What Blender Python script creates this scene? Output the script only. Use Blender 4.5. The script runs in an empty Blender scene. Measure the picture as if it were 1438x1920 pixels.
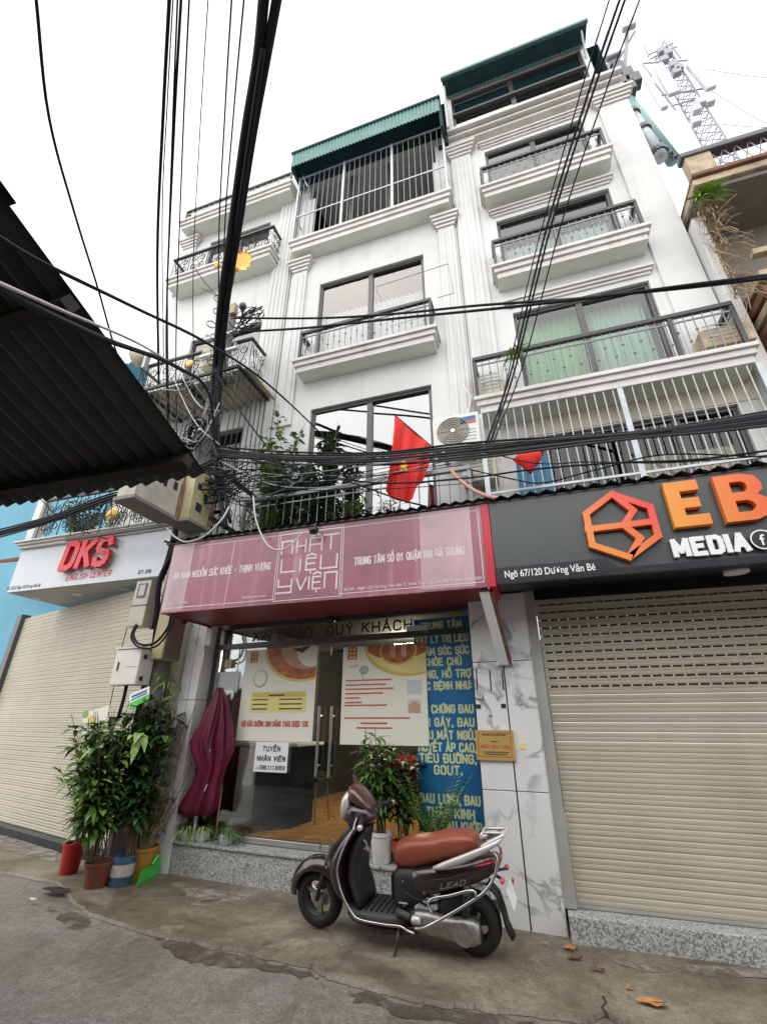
import bpy, bmesh, math, random, unicodedata
from mathutils import Vector, Matrix
R = math.radians
sin, cos, PI = math.sin, math.cos, math.pi
scn = bpy.context.scene
col = scn.collection
random.seed(7)

# ------------------------------------------------------------------ camera
# X runs along the house fronts to the right, Y into them, Z up; camera above (0, 0)
CAMH = 1.45
FPX, PIT, ROL, YAW = 847.0, R(25.1), R(.15), R(18.0)
def _rz(v, a):
    return Vector((cos(a)*v[0]-sin(a)*v[1], sin(a)*v[0]+cos(a)*v[1], v[2]))
_f = Vector((0, cos(PIT), sin(PIT))); _u0 = Vector((0, -sin(PIT), cos(PIT))); _r0 = Vector((1, 0, 0))
CR = _rz(_r0*cos(ROL)+_u0*sin(ROL), YAW); CU = _rz(_u0*cos(ROL)-_r0*sin(ROL), YAW); CF = _rz(_f, YAW)
CO = Vector((0, 0, CAMH))
cd = bpy.data.cameras.new('camera'); cam = bpy.data.objects.new('camera', cd); col.objects.link(cam)
cd.sensor_fit = 'HORIZONTAL'; cd.sensor_width = 36; cd.lens = 36*FPX/1438; cd.clip_start = .05; cd.clip_end = 500
cam.matrix_world = Matrix(((CR.x, CU.x, -CF.x, 0), (CR.y, CU.y, -CF.y, 0), (CR.z, CU.z, -CF.z, CAMH), (0, 0, 0, 1)))
scn.camera = cam

# ------------------------------------------------------------------ sky, sun, exposure
wd = bpy.data.worlds.new('World'); scn.world = wd; wd.use_nodes = True
nt = wd.node_tree; nt.nodes.clear()
SUN_EL, SUN_AZ = R(58), R(205)         # azimuth from +Y, clockwise: from behind the camera, a little left
sky = nt.nodes.new('ShaderNodeTexSky'); sky.sky_type = 'NISHITA'; sky.sun_disc = False
sky.sun_elevation = SUN_EL; sky.sun_rotation = SUN_AZ; sky.dust_density = 6; sky.air_density = 1.5; sky.ozone_density = 1
veil = nt.nodes.new('ShaderNodeMixRGB'); veil.inputs[0].default_value = .80; veil.inputs[2].default_value = (11.6, 11.8, 12.1, 1)
bg = nt.nodes.new('ShaderNodeBackground'); bg.inputs[1].default_value = .10
wo = nt.nodes.new('ShaderNodeOutputWorld')
nt.links.new(sky.outputs[0], veil.inputs[1]); nt.links.new(veil.outputs[0], bg.inputs[0]); nt.links.new(bg.outputs[0], wo.inputs[0])
sl = bpy.data.lights.new('sun', 'SUN'); sl.energy = 1.5; sl.angle = R(110); sl.color = (1, .985, .965)
so = bpy.data.objects.new('sun', sl); col.objects.link(so)
sdir = Vector((sin(SUN_AZ)*cos(SUN_EL), cos(SUN_AZ)*cos(SUN_EL), sin(SUN_EL)))
so.rotation_euler = sdir.to_track_quat('Z', 'Y').to_euler()
vs = scn.view_settings
vs.view_transform = 'Standard'; vs.look = 'None'; vs.gamma = 1; vs.use_curve_mapping = False; vs.exposure = .68
scn.render.engine = 'CYCLES'
scn.cycles.max_bounces = 8; scn.cycles.transparent_max_bounces = 12

# ------------------------------------------------------------------ pixel helpers (photo pixels 1438 x 1920)
def ray(px, py): return CF*FPX + CR*(px-719) - CU*(py-960)
def PY(px, py, Y): d = ray(px, py); return CO + d*(Y/d.y)
def PZ(px, py, Z): d = ray(px, py); return CO + d*((Z-CAMH)/d.z)
def PX(px, py, X): d = ray(px, py); return CO + d*(X/d.x)
def XZ(px, py, Y): p = PY(px, py, Y); return p.x, p.z

# ------------------------------------------------------------------ objects
ORG = {}
def _tag(o, label, cat, group, kind):
    if label: o['label'] = label
    if cat: o['category'] = cat
    if group: o['group'] = group
    if kind: o['kind'] = kind
def thing(name, label, cat, loc=(0, 0, 0), group=None, rot=(0, 0, 0)):
    o = bpy.data.objects.new(name, None); col.objects.link(o)
    o.location = loc; o.rotation_euler = rot; o.empty_display_size = .2
    _tag(o, label, cat, group, None); ORG[o.name] = Vector(loc) if tuple(rot) == (0, 0, 0) else Vector((0, 0, 0))
    return o
def link_mesh(name, me, parent, loc=(0, 0, 0)):
    o = bpy.data.objects.new(name, me); col.objects.link(o); o.parent = parent; o.location = loc
    return o

class MB:
    def __init__(s): s.v = []; s.f = []
    def add(s, vs, fs):
        n = len(s.v); s.v += [tuple(v) for v in vs]; s.f += [tuple(i+n for i in f) for f in fs]; return s
    def box(s, x0, y0, z0, x1, y1, z1):
        return s.add([(x0,y0,z0),(x1,y0,z0),(x1,y1,z0),(x0,y1,z0),(x0,y0,z1),(x1,y0,z1),(x1,y1,z1),(x0,y1,z1)],
                     [(0,3,2,1),(4,5,6,7),(0,1,5,4),(1,2,6,5),(2,3,7,6),(3,0,4,7)])
    def obox(s, c, a, b, d):
        c, a, b, d = map(Vector, (c, a, b, d))
        p = [c+i*a+j*b+k*d for k in (-1, 1) for i, j in ((-1,-1),(1,-1),(1,1),(-1,1))]
        return s.add(p, [(0,3,2,1),(4,5,6,7),(0,1,5,4),(1,2,6,5),(2,3,7,6),(3,0,4,7)])
    def quad(s, *p): return s.add(p, [tuple(range(len(p)))])
    def prism(s, pts, off):          # polygon of 3D points pushed along a vector
        n = len(pts); off = Vector(off); a = [Vector(p) for p in pts]; b = [p+off for p in a]
        return s.add(a+b, [tuple(range(n))[::-1], tuple(range(n, 2*n))]+[(i, (i+1) % n, n+(i+1) % n, n+i) for i in range(n)])
    def prism_xz(s, pts, y0, y1): return s.prism([(x, y0, z) for x, z in pts], (0, y1-y0, 0))
    def rings(s, rs, cap=True, closed=False):
        n = len(rs[0]); base = len(s.v)
        for r in rs: s.v += [tuple(p) for p in r]
        m = len(rs)
        for i in range(m if closed else m-1):
            a = base+i*n; b = base+((i+1) % m)*n
            for j in range(n): s.f.append((a+j, a+(j+1) % n, b+(j+1) % n, b+j))
        if cap and not closed:
            s.f.append(tuple(base+j for j in range(n))[::-1]); s.f.append(tuple(base+(m-1)*n+j for j in range(n)))
        return s
    def tube(s, pts, r, n=6, cap=True):
        pts = [Vector(p) for p in pts]; rs = []
        rad = r if isinstance(r, (list, tuple)) else [r]*len(pts)
        ref = None
        for i, p in enumerate(pts):
            t = (pts[min(i+1, len(pts)-1)]-pts[max(i-1, 0)]).normalized()
            if ref is None: ref = Vector((0, 0, 1)) if abs(t.z) < .9 else Vector((1, 0, 0))
            a = t.cross(ref)
            if a.length < 1e-4: ref = Vector((1, .3, .2)); a = t.cross(ref)
            a.normalize(); b = a.cross(t).normalized(); ref = b
            rs.append([p+(a*cos(2*PI*k/n)+b*sin(2*PI*k/n))*rad[i] for k in range(n)])
        return s.rings(rs, cap)
    def lathe(s, prof, c=(0, 0, 0), n=20, axis='Z', cap=True):
        c = Vector(c); rs = []
        for r, h in prof:
            ring = []
            for k in range(n):
                a, b = r*cos(2*PI*k/n), r*sin(2*PI*k/n)
                ring.append(c+(Vector((a, b, h)) if axis == 'Z' else Vector((a, h, b)) if axis == 'Y' else Vector((h, a, b))))
            rs.append(ring)
        return s.rings(rs, cap)
    def corr(s, o, u, v, nrm, waves, amp, thick=.0, per=4):   # corrugated sheet: waves along u, straight along v
        o, u, v, nrm = map(Vector, (o, u, v, nrm)); n = waves*per; a = []; b = []
        for i in range(n+1):
            h = amp*sin(2*PI*i/per); p = o+u*(i/n)+nrm*h; a.append(p); b.append(p+v)
        base = len(s.v); s.v += [tuple(p) for p in a+b]; m = n+1
        s.f += [(base+i, base+i+1, base+m+i+1, base+m+i) for i in range(n)]
        return s
    def mesh(s, name, mat, org=(0, 0, 0), smooth=False, fix=True):
        me = bpy.data.meshes.new(name); ox, oy, oz = org
        me.from_pydata([(x-ox, y-oy, z-oz) for x, y, z in s.v], [], s.f)
        if fix:
            bm = bmesh.new(); bm.from_mesh(me); bmesh.ops.recalc_face_normals(bm, faces=bm.faces); bm.to_mesh(me); bm.free()
        me.materials.append(mat)
        if smooth:
            me.shade_smooth() if smooth is True else me.shade_smooth()
            if smooth is not True:
                try: me.set_sharp_from_angle(angle=R(smooth))
                except Exception: pass
        me.update(); return me
    def build(s, name, mat, parent=None, smooth=False, label=None, cat=None, group=None, kind=None, bevel=0, base=None, fix=True):
        if parent is not None: org = ORG[parent.name]
        elif base is not None: org = Vector(base)
        else: org = Vector((0, 0, 0))
        me = s.mesh(name, mat, org, smooth, fix)
        o = bpy.data.objects.new(name, me); col.objects.link(o)
        if parent is not None: o.parent = parent
        else: o.location = org
        ORG[o.name] = org
        _tag(o, label, cat, group, kind)
        if bevel:
            m = o.modifiers.new('bevel', 'BEVEL'); m.width = bevel; m.segments = 2; m.limit_method = 'ANGLE'; m.angle_limit = R(40)
        return o

def smooth_path(pts, k=6):           # Catmull-Rom through the points
    p = [Vector(q) for q in pts]; p = [p[0]*2-p[1]]+p+[p[-1]*2-p[-2]]; out = []
    for i in range(1, len(p)-2):
        for j in range(k):
            t = j/k; a, b, c, d = p[i-1], p[i], p[i+1], p[i+2]
            out.append(.5*((2*b)+(c-a)*t+(2*a-5*b+4*c-d)*t*t+(3*b-a-3*c+d)*t**3))
    out.append(p[-2]); return out

# ------------------------------------------------------------------ materials
MATS = {}
def mat(name, c, rough=.6, metal=0, var=.15, vscale=3, streak=0, sscale=6, bump=0, bscale=60, spec=.5, coat=0, obj_rand=0, dirt=None, dirt_amt=0):
    m = bpy.data.materials.new(name); m.use_nodes = True; t = m.node_tree; N = t.nodes; L = t.links
    b = N['Principled BSDF']; b.inputs['Roughness'].default_value = rough; b.inputs['Metallic'].default_value = metal
    b.inputs['Specular IOR Level'].default_value = spec
    if coat: b.inputs['Coat Weight'].default_value = coat; b.inputs['Coat Roughness'].default_value = .08
    tc = N.new('ShaderNodeTexCoord'); geo = N.new('ShaderNodeNewGeometry')
    cur = N.new('ShaderNodeRGB'); cur.outputs[0].default_value = (*c, 1); cur = cur.outputs[0]
    def mix(a, bcol, fac, mode='MIX'):
        x = N.new('ShaderNodeMixRGB'); x.blend_type = mode
        L.new(a, x.inputs[1])
        if isinstance(bcol, tuple): x.inputs[2].default_value = (*bcol, 1)
        else: L.new(bcol, x.inputs[2])
        if isinstance(fac, float): x.inputs[0].default_value = fac
        else: L.new(fac, x.inputs[0])
        return x.outputs[0]
    def noise(scale, detail=4, vec=None, rough_=.55):
        n = N.new('ShaderNodeTexNoise'); n.inputs['Scale'].default_value = scale; n.inputs['Detail'].default_value = detail
        n.inputs['Roughness'].default_value = rough_
        L.new(vec or geo.outputs['Position'], n.inputs['Vector']); return n.outputs['Fac']
    def ramp(f, a, b_, c0=(0, 0, 0, 1), c1=(1, 1, 1, 1)):
        r = N.new('ShaderNodeValToRGB'); r.color_ramp.elements[0].position = a; r.color_ramp.elements[1].position = b_
        r.color_ramp.elements[0].color = c0; r.color_ramp.elements[1].color = c1
        L.new(f, r.inputs[0]); return r.outputs[0]
    nv = noise(vscale)
    if var:
        cur = mix(cur, ramp(nv, .3, .7, (1-var, 1-var, 1-var, 1), (1+var*.4, 1+var*.4, 1+var*.4, 1)), 1.0, 'MULTIPLY')
    if streak:
        mp = N.new('ShaderNodeMapping'); mp.inputs['Scale'].default_value = (sscale, sscale, sscale*.06)
        L.new(geo.outputs['Position'], mp.inputs['Vector'])
        s = ramp(noise(1.0, 5, mp.outputs[0]), .52, .78)
        big = ramp(noise(.9, 3), .35, .7)
        k = N.new('ShaderNodeMath'); k.operation = 'MULTIPLY'; L.new(s, k.inputs[0]); L.new(big, k.inputs[1])
        k2 = N.new('ShaderNodeMath'); k2.operation = 'MULTIPLY'; L.new(k.outputs[0], k2.inputs[0]); k2.inputs[1].default_value = streak
        cur = mix(cur, dirt or (.18, .16, .12), k2.outputs[0])
    if dirt_amt:
        d = ramp(noise(2.2, 8, None, .7), .52, .72)
        k2 = N.new('ShaderNodeMath'); k2.operation = 'MULTIPLY'; L.new(d, k2.inputs[0]); k2.inputs[1].default_value = dirt_amt
        cur = mix(cur, dirt or (.12, .1, .07), k2.outputs[0])
    if obj_rand:
        oi = N.new('ShaderNodeObjectInfo')
        r = ramp(oi.outputs['Random'], 0, 1, (1-obj_rand,)*3+(1,), (1+obj_rand*.5,)*3+(1,))
        cur = mix(cur, r, 1.0, 'MULTIPLY')
    L.new(cur, b.inputs['Base Color'])
    rr = N.new('ShaderNodeMapRange'); rr.inputs[3].default_value = max(.02, rough-.1); rr.inputs[4].default_value = min(1, rough+.1)
    L.new(nv, rr.inputs[0]); L.new(rr.outputs[0], b.inputs['Roughness'])
    if bump:
        bp = N.new('ShaderNodeBump'); bp.inputs['Strength'].default_value = bump; bp.inputs['Distance'].default_value = .01
        L.new(noise(bscale, 5), bp.inputs['Height']); L.new(bp.outputs[0], b.inputs['Normal'])
    m['_b'] = 1; MATS[name] = m; return m
def nodes(m): return m.node_tree.nodes, m.node_tree.links, m.node_tree.nodes['Principled BSDF']

def glass(name, tint=(.9, .95, .95), refl=1.0, trans=1.0):
    m = bpy.data.materials.new(name); m.use_nodes = True; N = m.node_tree.nodes; L = m.node_tree.links; N.clear()
    o = N.new('ShaderNodeOutputMaterial'); tr = N.new('ShaderNodeBsdfTransparent'); tr.inputs[0].default_value = (*[c*trans for c in tint], 1)
    g = N.new('ShaderNodeBsdfGlossy'); g.inputs['Roughness'].default_value = .015; g.inputs[0].default_value = (1, 1, 1, 1)
    fr = N.new('ShaderNodeFresnel'); fr.inputs[0].default_value = 1.5
    k = N.new('ShaderNodeMath'); k.operation = 'MULTIPLY_ADD'; k.inputs[1].default_value = 1.2; k.inputs[2].default_value = refl; k.use_clamp = True
    mx = N.new('ShaderNodeMixShader')
    L.new(fr.outputs[0], k.inputs[0]); L.new(k.outputs[0], mx.inputs[0]); L.new(tr.outputs[0], mx.inputs[1]); L.new(g.outputs[0], mx.inputs[2]); L.new(mx.outputs[0], o.inputs[0])
    return m
def emit(name, c, s):
    m = bpy.data.materials.new(name); m.use_nodes = True; N = m.node_tree.nodes; b = N['Principled BSDF']
    b.inputs['Emission Color'].default_value = (*c, 1); b.inputs['Emission Strength'].default_value = s; return m

M = dict(
  wall=mat('white_plaster', (.66, .66, .645), .75, var=.12, vscale=1.0, streak=.6, sscale=4, bump=.2, bscale=40, dirt=(.33, .31, .26), dirt_amt=.14),
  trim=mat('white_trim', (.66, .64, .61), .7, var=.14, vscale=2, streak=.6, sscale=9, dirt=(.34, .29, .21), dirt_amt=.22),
  soffit=mat('soffit_paint', (.74, .76, .70), .8, var=.08, vscale=1.5, dirt_amt=.06, dirt=(.4, .38, .3)),
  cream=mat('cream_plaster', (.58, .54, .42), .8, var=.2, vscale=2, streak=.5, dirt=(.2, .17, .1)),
  frame=mat('dark_aluminium', (.085, .08, .08), .4, metal=.4, var=.1),
  rail=mat('dark_handrail', (.035, .03, .03), .4, var=.15),
  bar=mat('grey_bar', (.24, .25, .26), .5, metal=.3, var=.2, vscale=8),
  barw=mat('white_bar', (.50, .50, .47), .5, var=.15, vscale=8),
  steel=mat('galvanised_steel', (.42, .45, .47), .45, metal=.5, var=.2, vscale=6),
  iron=mat('black_wrought_iron', (.018, .018, .018), .5, var=.2),
  gold=mat('gold_ornament', (.62, .40, .06), .4, metal=.3, var=.25, vscale=20),
  curtp=mat('pale_green_curtain', (.56, .70, .58), .9, var=.1),
  pgreen=mat('pale_green_sheet', (.15, .30, .27), .5, var=.2, vscale=3, streak=.4, dirt=(.12, .2, .18)),
  green=mat('green_roof_sheet', (.075, .19, .17), .5, var=.2, vscale=3, streak=.25),
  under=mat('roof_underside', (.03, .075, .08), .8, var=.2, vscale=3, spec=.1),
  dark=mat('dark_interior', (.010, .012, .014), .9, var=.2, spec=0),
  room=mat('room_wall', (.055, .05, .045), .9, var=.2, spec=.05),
  curtw=mat('white_curtain', (.66, .68, .68), .9, var=.1),
  curtg=mat('green_curtain', (.42, .66, .36), .9, var=.15),
  curtb=mat('blue_curtain', (.10, .26, .40), .9, var=.2),
  curty=mat('cream_curtain', (.55, .50, .33), .9, var=.2),
  glass=glass('window_glass', (.80, .87, .89), .09),
  glassr=glass('mirror_glass', (.70, .78, .80), .24),
  glassg=glass('greenish_glass', (.80, .92, .88), .03),
  glassd=glass('door_glass', (.86, .9, .9), .0),
  shut=mat('beige_shutter', (.47, .42, .33), .5, var=.10, vscale=1.5, streak=.35, sscale=4, obj_rand=.05, dirt=(.27, .22, .15), dirt_amt=.10),
  slot=mat('shutter_slot', (.02, .018, .015), .9, var=0),
  sframe=mat('shutter_guide', (.36, .36, .33), .5, var=.12, vscale=4, dirt_amt=.1),
  black=mat('black_paint', (.015, .015, .016), .35, var=.15),
  rubber=mat('black_rubber', (.018, .018, .018), .75, var=.2, vscale=20),
  cableg=mat('grey_cable', (.06, .06, .065), .7, var=.2, vscale=12, spec=.25),
  cable=mat('cable_rubber', (.012, .013, .017), .75, var=.2, vscale=12, spec=.25),
  cablew=mat('pale_cable', (.5, .47, .44), .5, var=.1),
  white=mat('white_print', (.82, .82, .82), .5, var=.03),
  offw=mat('poster_paper', (.78, .77, .66), .5, var=.04),
  ink=mat('black_ink', (.02, .02, .025), .6, var=0),
  blue=mat('blue_vinyl', (.008, .13, .31), .45, var=.12, vscale=2),
  yel=mat('yellow_green_print', (.58, .66, .36), .5, var=.1),
  pred=mat('red_print', (.55, .10, .07), .5, var=.1),
  pgold=mat('gold_print', (.68, .50, .12), .45, var=.12, vscale=5),
  pyel=mat('yellow_print', (.80, .68, .26), .5, var=.12, vscale=4),
  porange=mat('orange_food_print', (.50, .15, .04), .5, var=.55, vscale=14),
  pskin=mat('skin_print', (.62, .36, .25), .5, var=.25, vscale=9),
  pgrey=mat('grey_print', (.45, .42, .38), .6, var=.2, vscale=20),
  plaque=mat('brass_plaque', (.60, .42, .13), .35, metal=.35, var=.08, vscale=6),
  dksface=mat('pale_grey_panel', (.56, .59, .62), .35, var=.04, vscale=2, streak=.1, dirt=(.3, .3, .3)),
  dred=mat('red_acrylic', (.62, .008, .02), .3, var=.05),
  ebpan=mat('charcoal_panel', (.060, .067, .070), .35, var=.08, vscale=2),
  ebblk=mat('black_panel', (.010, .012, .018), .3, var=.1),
  pole=mat('weathered_concrete', (.22, .21, .19), .85, var=.2, vscale=4, streak=.4, bump=.3, dirt=(.15, .14, .12)),
  box=mat('grey_meter_box', (.46, .44, .37), .55, var=.2, vscale=5, streak=.6, dirt_amt=.35, dirt=(.25, .2, .12)),
  boxy=mat('yellowed_meter_box', (.44, .40, .22), .55, var=.2, vscale=5, streak=.6, dirt_amt=.25, dirt=(.2, .15, .06)),
  boxw=mat('white_switch_box', (.66, .64, .58), .5, var=.06, vscale=5, streak=.2, dirt=(.3, .25, .15)),
  boxb=mat('brown_box_side', (.17, .12, .10), .6, var=.2, vscale=8),
  acw=mat('air_conditioner_white', (.66, .66, .62), .5, var=.06, streak=.15, dirt=(.3, .27, .2)),
  acg=mat('fan_grille', (.30, .29, .25), .5, var=.1),
  flag=mat('red_flag_cloth', (.72, .018, .012), .7, var=.12, vscale=3),
  star=mat('yellow_star', (.85, .60, .03), .6, var=.05),
  maroon=mat('maroon_nylon', (.13, .004, .030), .5, var=.35, vscale=5),
  leaf=mat('leaf_green', (.085, .19, .035), .45, var=.4, vscale=7),
  leafd=mat('leaf_dark', (.03, .085, .022), .4, var=.4, vscale=7),
  leafl=mat('leaf_light', (.24, .38, .06), .45, var=.35, vscale=9),
  leafv=mat('leaf_striped', (.28, .42, .12), .45, var=.45, vscale=25),
  stem=mat('plant_stem', (.12, .085, .05), .8, var=.3, vscale=10),
  dry=mat('dry_stalk', (.33, .24, .14), .9, var=.3, vscale=10),
  potr=mat('red_plastic', (.42, .02, .015), .4, var=.15),
  potd=mat('terracotta_pot', (.16, .045, .025), .7, var=.3, vscale=8, dirt_amt=.3),
  potb=mat('blue_tin', (.05, .10, .17), .45, var=.3, vscale=6, dirt_amt=.3),
  poty=mat('yellow_tub', (.42, .24, .03), .6, var=.3, vscale=5, dirt_amt=.3),
  potw=mat('white_plastic_pot', (.70, .70, .68), .45, var=.06),
  lime=mat('green_plastic', (.06, .62, .07), .4, var=.1),
  soil=mat('soil', (.03, .022, .015), .95, var=.3),
  wood=mat('wood_floor', (.52, .25, .06), .25, var=.35, vscale=7),
  paleblue=mat('blue_house_paint', (.13, .36, .48), .7, var=.15, vscale=1, streak=.3, dirt=(.1, .2, .25)),
  redtile=mat('red_roof_tile', (.42, .13, .08), .8, var=.3, vscale=8),
  oldwall=mat('old_grey_plaster', (.20, .185, .16), .9, var=.2, vscale=1.5, streak=.4, dirt=(.08, .07, .05)),
  oldtrim=mat('rusty_trim', (.22, .10, .065), .85, var=.5, vscale=6, dirt_amt=.3),
  oldlight=mat('stained_cream', (.48, .38, .26), .85, var=.4, vscale=6, dirt_amt=.4),
  canopy=mat('dark_canopy_sheet', (.04, .044, .05), .6, var=.35, vscale=3, dirt_amt=.5, dirt=(.07, .035, .02)),
  purlin=mat('rusty_purlin', (.022, .016, .013), .8, var=.3, vscale=6),
  opp=mat('opposite_plaster', (.13, .125, .115), .85, var=.2),
  ant=mat('antenna_panel', (.50, .52, .55), .5, var=.1),
  lattice=mat('tower_lattice', (.30, .29, .33), .5, metal=.3, var=.1),
  tealpipe=mat('teal_pipe', (.16, .30, .29), .5, var=.2),
  pinkpipe=mat('faded_pink_hose', (.50, .24, .19), .6, var=.15),
  # scooter
  paint=mat('dark_plum_paint', (.028, .013, .014), .24, var=.15, vscale=9, coat=.7, dirt_amt=.10, dirt=(.10, .085, .07)),
  plast=mat('black_plastic', (.017, .017, .018), .5, var=.15, vscale=10, bump=.1, bscale=200),
  grey=mat('dark_grey_plastic', (.055, .06, .062), .6, var=.15, bump=.2, bscale=150),
  silver=mat('silver_plastic', (.62, .60, .59), .3, metal=.35, var=.05),
  chrome=mat('chrome', (.62, .60, .62), .18, metal=1, var=.05),
  alu=mat('cast_aluminium', (.40, .39, .37), .42, metal=.8, var=.3, vscale=25, dirt_amt=.25),
  seat=mat('tan_leather', (.27, .065, .035), .36, var=.18, vscale=6, bump=.15, bscale=120),
  lens=mat('smoked_lens', (.10, .045, .04), .15, var=.1, coat=.6),
  redlens=mat('red_lens', (.30, .008, .012), .15, var=.1, coat=.6),
  orangel=mat('orange_leaf', (.55, .24, .07), .8, var=.3, vscale=30),
  brownl=mat('brown_leaf', (.22, .10, .05), .9, var=.4, vscale=30),
  paperm=mat('paper', (.55, .60, .60), .7, var=.05),
  redpos=mat('red_new_year_print', (.48, .04, .02), .5, var=.5, vscale=18),
  alum=mat('door_steel', (.48, .48, .46), .3, metal=.8, var=.1),
)
def granite(name, base=(.33, .34, .33)):
    m = mat(name, base, .45, var=.1, vscale=1.5); N, L, b = nodes(m)
    geo = N.new('ShaderNodeNewGeometry'); v = N.new('ShaderNodeTexVoronoi'); v.inputs['Scale'].default_value = 95
    L.new(geo.outputs['Position'], v.inputs['Vector'])
    r = N.new('ShaderNodeValToRGB'); e = r.color_ramp.elements; e[0].position = .1; e[0].color = (.10, .105, .105, 1); e[1].position = .55; e[1].color = (.42, .43, .42, 1)
    x = e.new(.85); x.color = (.62, .62, .6, 1)
    s = N.new('ShaderNodeSeparateColor'); L.new(v.outputs['Color'], s.inputs[0]); L.new(s.outputs[0], r.inputs[0])
    mx = N.new('ShaderNodeMixRGB'); mx.inputs[0].default_value = .7
    old = b.inputs['Base Color'].links[0].from_socket
    L.new(old, mx.inputs[1]); L.new(r.outputs[0], mx.inputs[2]); L.new(mx.outputs[0], b.inputs['Base Color']); return m
def marble(name):
    m = mat(name, (.72, .72, .715), .22, var=.06, vscale=2); N, L, b = nodes(m)
    geo = N.new('ShaderNodeNewGeometry'); n1 = N.new('ShaderNodeTexNoise'); n1.inputs['Scale'].default_value = 1.6; n1.inputs['Detail'].default_value = 6; n1.inputs['Distortion'].default_value = 1.2
    mp = N.new('ShaderNodeMapping'); mp.inputs['Rotation'].default_value = (0, .6, .3); L.new(geo.outputs['Position'], mp.inputs['Vector']); L.new(mp.outputs[0], n1.inputs['Vector'])
    sb = N.new('ShaderNodeMath'); sb.operation = 'SUBTRACT'; sb.inputs[1].default_value = .5; L.new(n1.outputs['Fac'], sb.inputs[0])
    ab = N.new('ShaderNodeMath'); ab.operation = 'ABSOLUTE'; L.new(sb.outputs[0], ab.inputs[0])
    r = N.new('ShaderNodeValToRGB'); e = r.color_ramp.elements; e[0].position = 0; e[0].color = (.34, .34, .36, 1); e[1].position = .035; e[1].color = (1, 1, 1, 1); L.new(ab.outputs[0], r.inputs[0])
    n2 = N.new('ShaderNodeTexNoise'); n2.inputs['Scale'].default_value = 2.3; n2.inputs['Detail'].default_value = 3; L.new(geo.outputs['Position'], n2.inputs['Vector'])
    r2 = N.new('ShaderNodeValToRGB'); r2.color_ramp.elements[0].position = .45; r2.color_ramp.elements[1].position = .62; L.new(n2.outputs['Fac'], r2.inputs[0])
    mx = N.new('ShaderNodeMixRGB'); mx.blend_type = 'MULTIPLY'; L.new(r2.outputs[0], mx.inputs[0])
    old = b.inputs['Base Color'].links[0].from_socket
    L.new(old, mx.inputs[1]); L.new(r.outputs[0], mx.inputs[2]); L.new(mx.outputs[0], b.inputs['Base Color']); return m
def ground_mat(name, c1, c2, wet, speck, seed, agg=0.0, fade=False):
    m = bpy.data.materials.new(name); m.use_nodes = True; N, L, b = nodes(m)
    geo = N.new('ShaderNodeNewGeometry')
    mp = N.new('ShaderNodeMapping'); mp.inputs['Location'].default_value = (seed, seed*.7, 0); L.new(geo.outputs['Position'], mp.inputs['Vector'])
    def noi(s, d=6, r=.6, dist=0):
        n = N.new('ShaderNodeTexNoise'); n.inputs['Scale'].default_value = s; n.inputs['Detail'].default_value = d; n.inputs['Roughness'].default_value = r; n.inputs['Distortion'].default_value = dist
        L.new(mp.outputs[0], n.inputs['Vector']); return n.outputs['Fac']
    def rmp(f, a, z, c0=(0, 0, 0, 1), c1_=(1, 1, 1, 1)):
        r = N.new('ShaderNodeValToRGB'); r.color_ramp.elements[0].position = a; r.color_ramp.elements[1].position = z
        r.color_ramp.elements[0].color = c0; r.color_ramp.elements[1].color = c1_; L.new(f, r.inputs[0]); return r.outputs[0]
    def mx(a, b_, f, mode='MIX'):
        x = N.new('ShaderNodeMixRGB'); x.blend_type = mode
        for i, q in ((1, a), (2, b_), (0, f)):
            if isinstance(q, tuple): x.inputs[i].default_value = (*q, 1)
            elif isinstance(q, float): x.inputs[i].default_value = q
            else: L.new(q, x.inputs[i])
        return x.outputs[0]
    base = mx(c1, c2, rmp(noi(1.3, 8, .65, .6), .40, .60))
    base = mx(base, rmp(noi(70, 3, .7), .35, .68, (1-speck,)*3+(1,), (1+speck,)*3+(1,)), 1.0, 'MULTIPLY')
    base = mx(base, rmp(noi(14, 9, .75), .35, .66, (.72, .71, .69, 1), (1.14, 1.14, 1.14, 1)), 1.0, 'MULTIPLY')
    if agg:
        v = N.new('ShaderNodeTexVoronoi'); v.inputs['Scale'].default_value = 75; L.new(mp.outputs[0], v.inputs['Vector'])
        s_ = N.new('ShaderNodeSeparateColor'); L.new(v.outputs['Color'], s_.inputs[0])
        base = mx(base, rmp(s_.outputs[0], 0, 1, (1-agg,)*3+(1,), (1+agg*1.5,)*3+(1,)), 1.0, 'MULTIPLY')
    w = rmp(noi(.8, 7, .6, .8), .50, .57)
    base = mx(base, mx(base, (.50, .47, .42), 1.0, 'MULTIPLY'), mx((0, 0, 0), (wet, wet, wet), w))
    st = rmp(noi(3.1, 9, .7, 1.0), .60, .68)
    base = mx(base, mx(base, (.62, .55, .45), 1.0, 'MULTIPLY'), mx((0, 0, 0), (.7, .7, .7), st))
    L.new(base, b.inputs['Base Color'])
    if fade:
        out = [n for n in N if n.type == 'OUTPUT_MATERIAL'][0]; tr = N.new('ShaderNodeBsdfTransparent'); ms = N.new('ShaderNodeMixShader')
        L.new(rmp(noi(4.5, 8, .7, .5), .40, .56), ms.inputs[0]); L.new(tr.outputs[0], ms.inputs[1]); L.new(b.outputs[0], ms.inputs[2]); L.new(ms.outputs[0], out.inputs[0])
    L.new(rmp(w, 0, 1, (.72, .72, .72, 1), (.40, .40, .40, 1)), b.inputs['Roughness'])
    bp = N.new('ShaderNodeBump'); bp.inputs['Strength'].default_value = .8; bp.inputs['Distance'].default_value = .008
    L.new(noi(75, 5, .7), bp.inputs['Height']); L.new(bp.outputs[0], b.inputs['Normal'])
    return m
M['granite'] = granite('speckled_granite'); M['marble'] = marble('veined_marble')
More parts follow.
